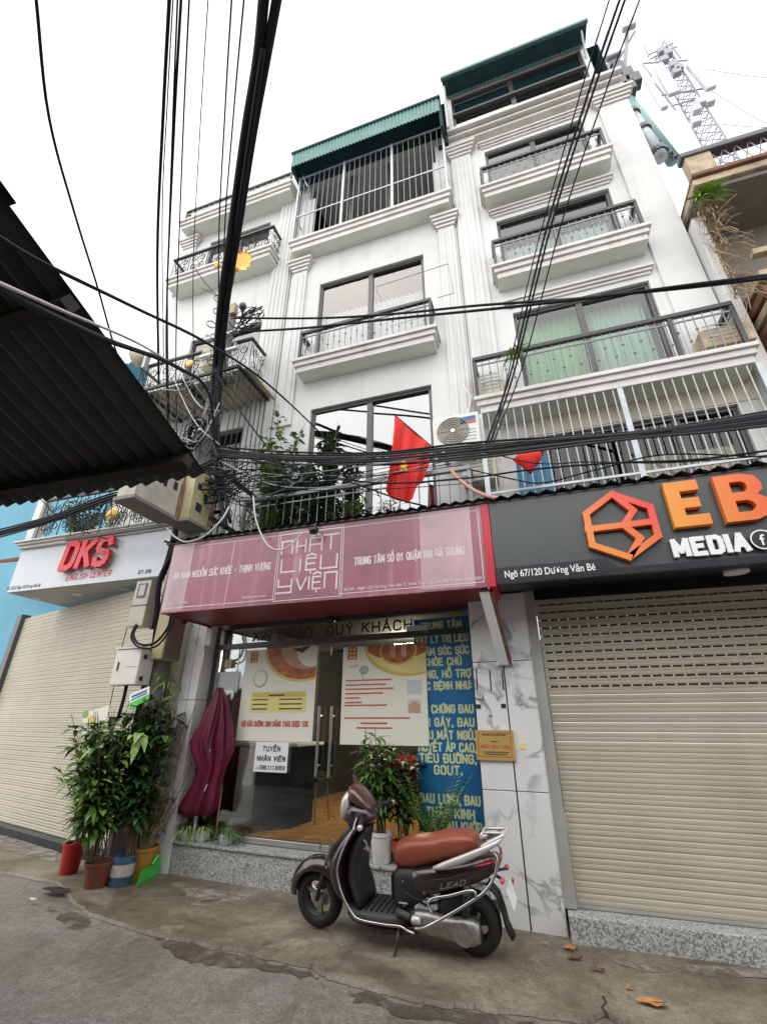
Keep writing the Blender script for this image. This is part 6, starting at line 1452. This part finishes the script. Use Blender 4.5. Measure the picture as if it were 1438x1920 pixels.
# green dustpan
q = PZ(272, 1655, GZ); o = thing('dustpan', 'bright green plastic dustpan leaning at the marble pillar foot', 'dustpan', (q.x, q.y-.02, GZ))
c = [PZ(254, 1664, GZ), PZ(294, 1641, GZ)]; a_, b_ = c; u_ = (b_-a_); nrm_ = Vector((0, .35, .94)); hgt = .13
pan = [a_, b_, b_+nrm_*hgt+Vector((-.02, 0, 0)), a_+nrm_*(hgt*.9)]; MB().prism(pan, (0, .015, .006)).build('tray', M['lime'], o)
m = MB()
for i in range(9): p = a_+u_*(.06+.11*i); m.obox(p+nrm_*hgt*.5+Vector((0, -.006, 0)), u_.normalized()*.005, nrm_*hgt*.42, (0, .004, 0))
m.build('rib', M['lime'], o)
MB().tube([a_+u_*.5+nrm_*hgt, a_+u_*.48+nrm_*hgt*1.35+Vector((0, .05, .02))], .012, 8).build('handle', M['lime'], o)
# spider plants on the step
for i, (px, py, lab) in enumerate(((350, 1572, 'striped spider plant in a pale pot at the left end of the step'), (424, 1572, 'small fern in a glass jar on the step beside spider plant'))):
    x, z = SF.xz(px, py, .08); o = SF.thing('potted_plant', lab, 'plant', x, .08, zS)
    pr = [(.05, 0), (.07, .03), (.075, .09), (.068, .095), (.06, .05)]
    MB().lathe(pr, (x, .08, zS+.001), 16).build('pot', M['potw' if i == 0 else 'paperm'], o, smooth=40)
    lm = MB(); lm2 = MB()
    for k in range(70 if i == 0 else 36):
        a = rnd.uniform(0, 2*PI); d = Vector((cos(a), sin(a)*.8, rnd.uniform(.35, 1.6))); L_ = rnd.uniform(.16, .3) if i == 0 else rnd.uniform(.15, .32)
        leaf(lm if k % 2 else lm2, (x, .08, zS+.09), d, L_, .02, 1.3)
    lm.build('foliage', M['leafv' if i == 0 else 'leaf'], o, fix=False); lm2.build('foliage', M['leaf'], o, fix=False)
# second pot behind, extra width of the spider plant
x, z = SF.xz(378, 1575, .1); o = SF.thing('potted_plant', 'second spider plant half hidden under the maroon parasol', 'plant', x, .1, zS)
MB().lathe([(.05, 0), (.07, .03), (.075, .09), (.065, .095)], (x, .1, zS+.001), 16).build('pot', M['potw'], o, smooth=40); lm = MB()
for k in range(60): a = rnd.uniform(0, 2*PI); leaf(lm, (x, .1, zS+.09), (cos(a), sin(a)*.7, rnd.uniform(.3, 1.4)), rnd.uniform(.15, .28), .02, 1.3)
lm.build('foliage', M['leafv'], o, fix=False)
# plants in front of the right door leaf, behind the scooter
def spot(px, py, y): x, z = SF.xz(px, py, y); return x
x = spot(700, 1600, -.02); o = SF.thing('potted_plant', 'leafy plant in a ribbed white pot behind the scooter', 'plant', x, -.06, zS)
xw, zw = SF.xz(703, 1630, -.05)
pt_ = MB().lathe([(.075, 0), (.085, .02), (.1, .2), (.108, .205), (.108, .235), (.098, .235), (.09, .2)], (xw, .1, zS+.001), 22).build('pot', M['potw'], o, smooth=35)
bush(o, rnd, stemset(xw, .08, zS+.22, .85, 16, (-.04, -.06), .26), 40, .13, .042, ['leaf', 'leafl', 'leaf', 'leafd'], .6)
bush(o, rnd, [[(xw-.05, .05, zS+.3), (xw-.12, -.02, zS+.8), (xw-.10, -.08, 1.42)], [(xw, .05, zS+.3), (xw+.1, -.02, zS+.8), (xw+.14, -.06, 1.28)]], 12, .14, .035, ['leafd', 'leaf'], .7)
xx = spot(752, 1560, .05); o = SF.thing('potted_plant', 'dark red leaved plant between the white pot and the fern', 'plant', xx, .08, zS)
M['leafr'] = mat('leaf_maroon', (.06, .025, .025), .45, var=.5, vscale=9)
pot(o, xx, .12, zS+.001, .08, .1, .18, 'potr'); bush(o, rnd, stemset(xx, .1, zS+.17, .75, 14, (0, -.04), .22), 34, .12, .04, ['leafd', 'leafr', 'leaf'], .5)
xx = spot(810, 1560, .02); o = SF.thing('potted_plant', 'bright feathery fern in a red pot before the blue banner', 'plant', xx, .04, zS)
pot(o, xx, .1, zS+.001, .08, .1, .16, 'potr'); lm = MB(); lm2 = MB()
for k in range(26):
    a = rnd.uniform(0, 2*PI); d = Vector((cos(a)*.5, sin(a)*.4-.1, 1)).normalized(); b = Vector((xx, .08, zS+.15)); H2 = rnd.uniform(.35, .72)
    for j in range(14):
        t = .25+.75*j/14; p = b+d*H2*t+Vector((cos(a), sin(a), 0))*.12*t*t
        for s in (-1, 1): leaf(lm if k % 2 else lm2, p, d*.7+Vector((-sin(a)*s, cos(a)*s, .1)), .10*(1.2-t*.6), .016, .4)
lm.build('frond', M['leafl'], o, fix=False); lm2.build('frond', M['leaf'], o, fix=False)
# balcony plants above the pink sign
def balcony_plant(label, px, top, y, n, nl, L_, w_, mats, sp=.3, lean=(0, 0), pm='potd', zf=3.425, low=.45, hang=False):
    p = PY(px, top, y); o = thing('potted_plant', label, 'plant', (p.x, y, zf)); h = p.z-zf-.2
    if not hang: pot(o, p.x, y, zf, .11, .13, .2, pm)
    st = []
    for i in range(n):
        a = rnd.uniform(0, 2*PI); s = rnd.uniform(.2, 1)*sp; hh = h*rnd.uniform(low+.15, 1.05); tx, ty = p.x+s*cos(a), y+s*sin(a)*.55
        st.append([(p.x+.03*cos(a), y+.03*sin(a), zf+.17), (p.x+.3*(tx-p.x), y+.3*(ty-y), zf+.2+hh*.5), (tx, ty, zf+.2+hh)])
    bush(o, rnd, st, nl, L_, w_, mats, .5)
balcony_plant('pale green shrub on the middle balcony left of the window', 528, 778, 5.25, 20, 40, .12, .055, ['leafl', 'leafl', 'leaf'], .55)
balcony_plant('round bushy dark plant hanging behind the cable bundle', 540, 862, 5.15, 20, 50, .13, .05, ['leafd', 'leafd', 'leaf'], .42, low=.3)
balcony_plant('tall glossy shrub in front of the lower middle window', 626, 795, 5.15, 16, 50, .11, .05, ['leafd', 'leaf', 'leafd'], .25)
balcony_plant('low trailing greenery along the left of the balcony rail', 512, 955, 5.1, 22, 24, .10, .04, ['leafl', 'leaf'], .5, low=.1)
balcony_plant('grey flowering plant low behind the pink sign', 665, 930, 5.1, 18, 30, .09, .04, ['leafv', 'leafd'], .45, low=.1)
balcony_plant('thin yellow green grasses beside the flag tip', 733, 915, 5.12, 16, 14, .14, .016, ['leafl', 'leaf'], .24, low=.1)
balcony_plant('dense dark potted bush left of the tall glossy shrub', 588, 868, 5.15, 16, 46, .12, .045, ['leafd', 'leaf'], .32, low=.2)
p = PY(964, 662, 5.02); o = thing('air_plant', 'little air plant tied to the rail of the green curtain balcony', 'plant', p); lm = MB()
for k in range(60): leaf(lm, p+Vector((rnd.uniform(-.08, .08), rnd.uniform(-.05, .05), rnd.uniform(-.06, .06))), rdir(rnd, .3), rnd.uniform(.1, .24), .022, .8)
lm.build('foliage', M['leafl'], o, fix=False)
p = PY(150, 1000, 5.18); o = thing('balcony_shrub', 'shrub with pale blossoms behind the scrollwork over the grey sign', 'plant', p)
bush(o, rnd, stemset(p.x, 5.2, p.z-.2, .75, 24, (0, 0), .6), 26, .12, .05, ['leaf', 'leafd', 'leafv'], .5)
# plants rooting in the old eave, roots on the party wall
p = PY(1318, 372, 5.0); o = thing('eave_fern', 'bright green fern growing under the old eave at right', 'plant', p)
lm = MB()
for k in range(60): leaf(lm, p+Vector((rnd.uniform(-.1, .1), rnd.uniform(-.06, .06), rnd.uniform(-.05, .1))), (rnd.uniform(-1, 1), rnd.uniform(-1, .1), rnd.uniform(-.5, .8)), rnd.uniform(.12, .3), .05, .9)
lm.build('foliage', M['leafl'], o, fix=False); lm = MB()
for k in range(40): leaf(lm, p+Vector((rnd.uniform(-.12, .12), .03, rnd.uniform(-.3, -.05))), (rnd.uniform(-1, 1), -.4, rnd.uniform(-1, .2)), rnd.uniform(.1, .2), .03, 1)
lm.build('withered_leaves', M['dry'], o, fix=False)
p = PY(1345, 460, 5.05); o = thing('dry_roots', 'bundle of dry bleached roots and stalks on the old house corner', 'plant', p); sm = MB()
for k in range(150):
    t = rnd.random(); q0 = PY(1312+70*t, 400+160*t, 5.1); q1 = q0+Vector((rnd.uniform(-.1, .35), rnd.uniform(-.25, .05), rnd.uniform(-.45, .25))); sm.tube(smooth_path([q0, (q0+q1)/2+Vector((rnd.uniform(-.06, .06), -.05, rnd.uniform(-.05, .1))), q1], 4), rnd.uniform(.002, .007), 4)
sm.build('stalks', M['dry'], o)
# ================================================================== folded maroon parasol
o = SF.thing('folded_parasol', 'folded maroon parasol leaning against the left door frame', 'parasol', SF.xz(375, 1530, .02)[0], .05, zS)
secs = [((412, 1291), 4), ((411, 1305), 9), ((407, 1330), 17), ((400, 1362), 25), ((392, 1393), 31), ((393, 1408), 29), ((395, 1430), 22), ((394, 1445), 19), ((385, 1470), 20), ((378, 1492), 24), ((371, 1512), 28), ((366, 1528), 25)]
rs2 = []; nk = 90
for i, ((px, py), hw) in enumerate(secs):
    x, z = SF.xz(px, py, .04); xw2 = SF.xz(px+hw, py, .04)[0]-x; row = []
    for k in range(nk):
        a = 2*PI*k/nk; f = 1+.16*sin(3*a+i*.15)+.20*sin(8*a-i*.22)+.10*sin(19*a+i*.3); row.append(Vector((x+xw2*f*cos(a), .04+xw2*.55*f*sin(a), z+.012*sin(4*a+i))))
    rs2.append(row)
MB().rings(rs2).build('cloth', M['maroon'], o, smooth=True)
x0, zt_ = SF.xz(411, 1294, .04); x1_, zb_ = SF.xz(362, 1560, .06)
MB().tube([(x0+.01, .04, zt_+.05), (x0, .04, zt_-.05)], .012, 8).build('pole_tip', M['silver'], o); MB().tube([(SF.xz(368, 1525, .04)[0], .04, SF.xz(368, 1525, .04)[1]), (SF.xz(364, 1560, .05)[0], .06, zS)], .017, 8).build('pole', M['silver'], o)
for (px, py) in ((392, 1412), (386, 1478)):
    x, z = SF.xz(px, py, -.06); MB().tube([(x-.01, -.065, z-.03), (x+.012, -.06, z+.035)], .006, 5).build('clasp', M['silver'], o)
# ================================================================== litter
def litter(label, px, py, mt, s, n=1, name='fallen_leaf', cat='leaf'):
    p = PZ(px, py, .026); o = thing(name, label, cat, p); m = MB()
    pts = [(s*(1+.3*sin(3*k+px))*cos(2*PI*k/11)*1.25, s*(1+.25*cos(5*k+py))*sin(2*PI*k/11)*.7) for k in range(11)]
    c = p+Vector((0, 0, .012)); ring = [p+Vector((a, b, .004+.018*abs(sin(k*1.7)))) for k, (a, b) in enumerate(pts)]
    for k in range(11): m.quad(c, ring[k], ring[(k+1) % 11])
    m.build('blade', M[mt], o, fix=False); mm = MB(); mm.tube([c, c+Vector((s*1.6, .01, .004))], .002, 4); mm.build('stalk', M['stem'], o)
litter('large orange dry leaf on the pavement at the lower right', 1221, 1885, 'orangel', .055)
litter('small orange leaf near the right plinth', 1181, 1857, 'orangel', .02)
litter('reddish crumpled leaf below the right shutter corner', 1070, 1782, 'orangel', .035)
litter('brown leaf beside the crumpled reddish one', 1078, 1800, 'brownl', .035)
litter('brown curled leaf furthest from the plinth', 1120, 1822, 'brownl', .03)
litter('tiny scrap of silver wrapper near the marble pillar', 1023, 1774, 'silver', .018, name='wrapper', cat='litter')
litter('white scrap of paper on the road at left', 61, 1690, 'white', .03, name='paper_scrap', cat='litter')
litter('dark wet rag lying before the red bucket', 104, 1672, 'soil', .11, name='rag', cat='litter')
# ================================================================== scooter (local: x forward, y left, z up)
FA = PZ(592, 1739, GZ); RA = PZ(906, 1796, GZ); mdl = (FA+RA)/2; fwd = (FA-RA).normalized()
sc = thing('scooter', 'dark plum scooter with tan seat parked on its side stand before the shop', 'scooter', (mdl.x, mdl.y, GZ+.004), rot=(R(-7), 0, math.atan2(fwd.y, fwd.x)))
WB = .665; sc.scale = (.915, .915, .915)
def ring(x, w, z0, z1, n=22, e=2.6, y0=0):        # rounded section across the scooter at x
    r = []; zc_, h = (z0+z1)/2, (z1-z0)/2
    for k in range(n):
        a = 2*PI*k/n; c, s = cos(a), sin(a); r.append((x, y0+w*math.copysign(abs(c)**(2/e), c), zc_+h*math.copysign(abs(s)**(2/e), s)))
    return r
def loft(secs, name, mt, par=sc, e=2.6, sub=True, n=22):
    o = MB().rings([ring(s[0], s[1], s[2], s[3], n, s[4] if len(s) > 4 else e) for s in secs]).build(name, M[mt], par, smooth=True)
    if sub: m = o.modifiers.new('sub', 'SUBSURF'); m.levels = 1; m.render_levels = 1
    return o
def wheel(x, r, wt, front):
    # rim ring
    o = bpy.data.objects.new('wheel', MB().lathe([(r*.60, -.034), (r*.69, -.04), (r*.69, .04), (r*.60, .034), (r*.63, 0), (r*.60, -.034)], (x, 0, r), 32, 'Y', cap=False).mesh('wheel', M['grey'], smooth=40)); col.objects.link(o); o.parent = sc; ORG[o.name] = Vector((0, 0, 0))
    prof = []
    for k in range(13):
        a = -PI*.62+PI*1.24*k/12; prof.append((r-wt*.62+wt*.62*cos(a), wt*.62*sin(a)))
    MB().lathe([(r*.64, -.03)]+prof+[(r*.64, .03)], (x, 0, r), 40, 'Y', cap=False).build('tyre', M['rubber'], o, smooth=True)
    for k in range(3 if front else 5):
        a = 2*PI*k/(3 if front else 5)+.5; d = Vector((cos(a), 0, sin(a))); s = Vector((-sin(a), 0, cos(a)))
        MB().obox(Vector((x, 0, r))+d*r*.36, d*r*.29, s*.022, (0, .018, 0)).build('spoke', M['alu' if front else 'grey'], o, bevel=.006)
    MB().lathe([(.001, -.05), (.05, -.045), (.055, 0), (.05, .045), (.001, .05)], (x, 0, r), 18, 'Y').build('hub', M['alu'], o, smooth=40)
    if front: MB().lathe([(.045, -.048), (.085, -.05), (.085, -.054), (.045, -.056)], (x, 0, r), 24, 'Y').build('brake_disc', M['silver'], o)
    return o
wheel(WB, .215, .10, True); wheel(-WB, .205, .11, False)
# front fork and mudguard
for y in (-.062, .062): MB().tube([(WB, y, .21), (WB-.07, y, .42), (WB-.15, y*.8, .62)], .017, 10).build('fork_leg', M['grey'], sc, smooth=True)
fs = []
for k in range(15):
    a = R(2+150*k/14); rr = .255+.015*sin(a); wd_ = .10*(.6+.4*sin(min(PI, a*1.05)))
    cx, cz = WB+rr*cos(a), .215+rr*sin(a); ox, oz = cos(a), sin(a)
    fs.append([(cx+ox*(.03*(1-abs(t)**2.2)-.03*abs(t)**3), wd_*t*1.05, cz+oz*(.03*(1-abs(t)**2.2)-.05*abs(t)**3)) for t in [i/6-1 for i in range(13)]]+[(cx-ox*.012-ox*.05*abs(t)**3, wd_*t*.95, cz-oz*.012-oz*.05*abs(t)**3) for t in [1-i/6 for i in range(13)]])
MB().rings(fs).build('front_mudguard', M['paint'], sc, smooth=True)
# leg shield: horizontal slices, front nose curved, flat black back
def slab_ring(z, xf, xb, w, n=11):
    fr_ = [(xf-(xf-xb)*.75*abs(t)**2.4, w*t, z) for t in [i/(n-1)*2-1 for i in range(n)]]; bk_ = [(xb-.015*(1-t*t), w*t*.96, z) for t in [1-i/(n-1)*2 for i in range(n)]]
    return fr_+bk_
sl2 = [(.24, .40, .30, .17), (.30, .48, .34, .20), (.40, .56, .385, .215), (.50, .575, .39, .215), (.60, .52, .36, .205), (.68, .45, .31, .185), (.745, .385, .26, .15), (.80, .34, .22, .11)]
o = MB().rings([slab_ring(*s) for s in sl2]).build('leg_shield', M['paint'], sc, smooth=True); o.modifiers.new('sub', 'SUBSURF').render_levels = 1
ip = [(.24, .30, .20, .16), (.32, .335, .23, .18), (.42, .375, .27, .175), (.52, .378, .26, .165), (.62, .352, .23, .15), (.70, .305, .20, .12), (.77, .25, .17, .08)]
MB().rings([slab_ring(*s) for s in ip]).build('inner_panel', M['plast'], sc, smooth=True)
# floor and underbody
loft([(.36, .12, .18, .25), (.28, .17, .16, .235), (.15, .185, .15, .23), (0, .185, .15, .235), (-.10, .18, .15, .24), (-.16, .15, .16, .24)], 'floorboard', 'grey', e=5)
for i in range(7): MB().box(-.06+.045*i, -.12, .235, -.045+.045*i, .14, .241).build('floor_rib', M['plast'], sc)
loft([(.40, .07, .15, .21), (.25, .15, .10, .16), (.0, .165, .09, .155), (-.2, .15, .10, .17), (-.32, .1, .14, .2)], 'belly_fairing', 'paint', e=3.5)
# rear body and under-seat panel
loft([(-.04, .115, .24, .50, 4), (-.10, .135, .23, .53, 4), (-.2, .15, .26, .545, 3.6), (-.32, .155, .33, .56, 3), (-.40, .15, .38, .57, 3)], 'under_seat_panel', 'plast')
loft([(-.12, .06, .40, .50), (-.2, .150, .35, .545), (-.34, .172, .355, .575), (-.5, .178, .40, .60), (-.66, .165, .45, .63), (-.78, .135, .49, .655), (-.87, .085, .54, .665), (-.91, .04, .58, .65)], 'rear_body', 'paint', e=2.8)
loft([(-.045, .075, .545, .63, 3), (-.08, .105, .515, .685, 3), (-.16, .125, .505, .715, 3), (-.27, .135, .53, .735, 3), (-.38, .138, .565, .745, 3), (-.44, .14, .585, .765, 3), (-.54, .137, .61, .79, 3), (-.66, .125, .64, .795, 3), (-.73, .105, .67, .785, 3), (-.76, .07, .70, .76, 3)], 'seat', 'seat')
# grab rail and rack
for s in (-1, 1):
    MB().rings([[(x, s*(y+.022*cos(2*PI*k/10)), z+hh*sin(2*PI*k/10)) for k in range(10)] for x, y, z, hh in ((-.42, .168, .575, .012), (-.5, .180, .60, .026), (-.65, .182, .655, .03), (-.80, .165, .715, .026), (-.92, .125, .765, .018), (-.96, .085, .79, .014))]).build('grab_rail', M['silver'], sc, smooth=True)
m = MB(); m.tube(smooth_path([(-.80, -.14, .735), (-.95, -.1, .80), (-.98, 0, .815), (-.95, .1, .80), (-.80, .14, .735)], 5), .013, 8)
for y in (-.05, .05): m.tube([(-.97, y, .81), (-.80, y, .80)], .010, 6)
m.tube([(-.80, -.11, .80), (-.80, .11, .80)], .010, 6); m.build('rear_rack', M['silver'], sc, smooth=True)
loft([(-.70, .168, .575, .612, 2), (-.80, .142, .592, .640, 2), (-.89, .085, .605, .65, 2), (-.922, .035, .61, .64, 2)], 'tail_lamp', 'redlens')
for s in (-1, 1):
    MB().lathe([(.001, -.03), (.015, -.02), (.019, 0), (.015, .02), (.001, .03)], (-.93, s*.12, .53), 12, 'Y').build('rear_indicator', M['pred'], sc, smooth=True); MB().tube([(-.86, s*.04, .53), (-.93, s*.10, .53)], .01, 6).build('indicator_stalk', M['plast'], sc)
# rear mudguard, number plate holder
fs = []
for i, (x, z, w) in enumerate(((-.80, .47, .06), (-.87, .40, .07), (-.90, .30, .07), (-.915, .22, .065), (-.95, .15, .06))): fs.append([(x, -w, z), (x-.015, 0, z+.012), (x, w, z), (x+.012, w*.9, z-.004), (x, 0, z+.002), (x+.012, -w*.9, z-.004)])
MB().rings(fs).build('rear_mudguard', M['plast'], sc, smooth=True)
MB().obox((-.965, 0, .40), (.02, 0, .06), (0, .095, 0), (.004, 0, -.001)).build('number_plate', M['white'], sc, bevel=.004)
MB().lathe([(.001, -.01), (.03, 0), (.001, .01)], (-.985, 0, .49), 10, 'X').build('reflector', M['redlens'], sc)
# engine and drive case on the left, shock, exhaust on the right
o = MB().rings([[(x, y0+ry*math.copysign(abs(cos(2*PI*k/18))**.8, cos(2*PI*k/18)), z+rz*math.copysign(abs(sin(2*PI*k/18))**.8, sin(2*PI*k/18))) for k in range(18)] for x, y0, z, ry, rz in ((-.20, .10, .215, .03, .045), (-.26, .125, .215, .045, .068), (-.36, .13, .21, .05, .075), (-.48, .13, .20, .05, .07), (-.58, .13, .195, .052, .078), (-.67, .13, .195, .05, .085), (-.73, .125, .195, .035, .06))]).build('drive_case', M['alu'], sc, smooth=True)
MB().lathe([(.07, .175), (.072, .186), (.03, .19), (.001, .19)], (-.62, 0, .195), 20, 'Y').build('case_cover', M['alu'], sc, smooth=40)
MB().tube([(-.62, .11, .20), (-.66, .12, .48)], .026, 10).build('shock_absorber', M['grey'], sc, smooth=True)
sp_ = MB()
sp_.tube([(-.625+.028*cos(k*.7)-.03*(k/44), .115+.036*sin(k*.7), .24+.2*k/44) for k in range(45)], .007, 5); sp_.build('spring', M['plast'], sc)
MB().tube([(-.3, -.12, .16), (-.45, -.16, .16), (-.62, -.17, .20), (-.82, -.17, .24)], [.02, .03, .055, .05], 14).build('exhaust', M['plast'], sc, smooth=True)
loft([(-.38, .10, .16, .36), (-.5, .11, .18, .40), (-.62, .10, .24, .42), (-.7, .07, .28, .42)], 'air_cleaner', 'plast')
# chrome trims
for s in (-1, 1):
    MB().tube(smooth_path([(.255, s*.13, .79), (.33, s*.185, .66), (.385, s*.205, .52), (.375, s*.208, .42), (.335, s*.205, .32), (.27, s*.203, .235), (.2, s*.205, .195), (.0, s*.207, .19), (-.14, s*.207, .195), (-.2, s*.205, .175), (-.25, s*.203, .165)], 5), .0095, 8).build('edge_trim', M['chrome'], sc, smooth=True)
    MB().tube(smooth_path([(-.25, s*.19, .19), (-.34, s*.205, .215), (-.5, s*.215, .30), (-.68, s*.21, .40), (-.80, s*.18, .47), (-.88, s*.13, .56), (-.9, s*.1, .66), (-.86, s*.09, .70)], 5), .011, 8).build('side_guard', M['chrome'], sc, smooth=True)
    MB().tube(smooth_path([(-.40, s*.215, .31), (-.375, s*.217, .355), (-.41, s*.217, .40), (-.55, s*.216, .435), (-.68, s*.212, .475), (-.735, s*.205, .475), (-.74, s*.2, .44)], 5), .010, 8).build('guard_loop', M['chrome'], sc, smooth=True)
    MB().tube([(-.10, s*.15, .262), (-.22, s*.20, .258)], .024, 10).build('foot_peg', M['grey'], sc, smooth=True); MB().lathe([(.018, -.03), (.026, -.02), (.026, .03), (.012, .04)], (-.275, s*.205, .25), 10, 'X').build('peg_end', M['silver'], sc, smooth=True)
MB().tube([(-.12, .17, .17), (-.115, .21, .10), (-.095, .245, .02), (-.085, .26, .022)], [.014, .013, .011, .012], 8).build('side_stand', M['black'], sc, smooth=True)
MB().lathe([(.001, -.006), (.03, -.005), (.03, .005), (.001, .006)], (-.085, .265, -.02+.022), 10).build('stand_foot', M['black'], sc)
MB().tube([(-.12, .19, .16), (-.105, .235, .05)], .006, 5).build('stand_spring', M['alu'], sc)
# handlebar, cowl, instruments
hb = MB().rings([ring(*s) for s in ((.41, .03, .84, .90), (.385, .10, .79, .93), (.32, .145, .765, .955), (.25, .155, .77, .95), (.17, .135, .79, .93), (.12, .09, .815, .89), (.10, .03, .84, .87))]).build('handlebar_cowl', M['paint'], sc, smooth=True)
MB().rings([ring(*s) for s in ((.420, .04, .83, .93), (.405, .11, .80, .985), (.375, .145, .795, 1.02), (.345, .15, .82, 1.04), (.325, .135, .86, 1.045))]).build('headlamp_surround', M['silver'], hb, smooth=True)
MB().rings([ring(*s) for s in ((.425, .02, .865, .915), (.418, .075, .835, .945), (.395, .10, .825, .97), (.37, .095, .83, .985))]).build('headlamp', M['lens'], hb, smooth=True)
MB().rings([ring(*s) for s in ((.335, .10, .96, 1.075), (.30, .125, .94, 1.08), (.24, .13, .91, 1.045), (.18, .115, .89, .985), (.13, .07, .88, .935))]).build('visor', M['lens'], hb, smooth=True)
MB().quad((.29, -.055, 1.06), (.29, .055, 1.06), (.325, .03, 1.15), (.325, -.03, 1.15)).build('visor_tip', M['lens'], hb)
for s in (-1, 1):
    MB().tube([(.22, s*.10, .86), (.16, s*.2, .875), (.11, s*.33, .86)], .014, 8).build('handlebar', M['plast'], hb, smooth=True)
    MB().tube([(.145, s*.235, .873), (.105, s*.345, .857)], .019, 10).build('grip', M['rubber'], hb, smooth=True); MB().lathe([(.02, -.012), (.021, .012), (.012, .02)], (.103, s*.355, .856), 10, 'Y').build('bar_end', M['silver'], hb)
    MB().tube(smooth_path([(.21, s*.17, .875), (.20, s*.22, .872), (.18, s*.30, .85), (.165, s*.345, .835)], 4), .007, 6).build('brake_lever', M['silver'], hb, smooth=True)
    MB().box(.17, s*.17-.03, .85, .23, s*.17+.03, .90).build('switch_block', M['plast'], hb, bevel=.01)
MB().tube(smooth_path([(.19, .15, .86), (.16, .16, .80), (.18, .1, .74)], 4), .006, 5).build('brake_hose', M['cable'], hb)
MB().tube([(.20, .09, .69), (.17, .09, .66), (.175, .09, .63), (.195, .09, .625)], .006, 6).build('bag_hook', M['silver'], sc)
# emblem
em = MB(); lettering(em, Lay((-.47, .172, .455), (-.985, -.02, .22), (.2, 0, .98), (0, 1, 0)), 'LEAD', 0, 0, .03, width=.19, th=.17, asp=.9, gap=.25, shear=.55, d0=.012)
em.build('emblem', M['chrome'], sc)
MB().box(-.19, .152, .315, -.12, .156, .325).build('badge', M['silver'], sc)

# seams, screws, cables and dust-catching details
for s in (-1, 1):
    MB().tube(smooth_path([(-.13, s*.118, .405), (-.24, s*.166, .372), (-.36, s*.176, .372), (-.5, s*.181, .415), (-.66, s*.168, .462), (-.79, s*.135, .505)], 4), .004, 5).build('panel_seam', M['black'], sc)
    MB().tube(smooth_path([(-.40, s*.176, .50), (-.55, s*.181, .53), (-.70, s*.160, .575)], 4), .003, 5).build('panel_seam', M['black'], sc)
    for x, z in ((-.16, .30), (-.16, .46), (-.33, .40)): MB().lathe([(.001, -.003), (.007, 0), (.001, .003)], (x, s*.153, z), 8, 'Y').build('screw', M['alu'], sc)
    MB().tube(smooth_path([(.2, s*.12, .85), (.26, s*.16, .80), (.30, s*.10, .74)], 4), .005, 5).build('control_cable', M['cable'], hb)
MB().box(-.045, -.10, .30, -.038, .10, .47).build('battery_lid', M['grey'], sc, bevel=.004)
MB().tube([(.20, .02, .60), (.185, .02, .60)], .018, 12).build('ignition_lock', M['silver'], sc)

# ================================================================== groups of alike things
GRP = {'townhouse': 'row of white townhouses', 'shop_sign': 'shop signs', 'roller_shutter': 'roller shutters', 'cable': 'service cables', 'cable_bundle': 'strands of the overhead bundle', 'guy_wire': 'antenna guy wires', 'wire_tangle': 'wire tangles',
       'potted_plant': 'potted plants', 'air_conditioner': 'outdoor air conditioner units', 'poster': 'posters on the door leaves', 'meter_box': 'meter boxes', 'meter_cabinet': 'meter cabinets', 'advert_board': 'advert boards', 'security_camera': 'security cameras', 'fallen_leaf': 'fallen leaves'}
for o in scn.objects:
    if o.parent is None and 'label' in o:
        b = o.name.split('.')[0]
        if b in GRP: o['group'] = GRP[b]
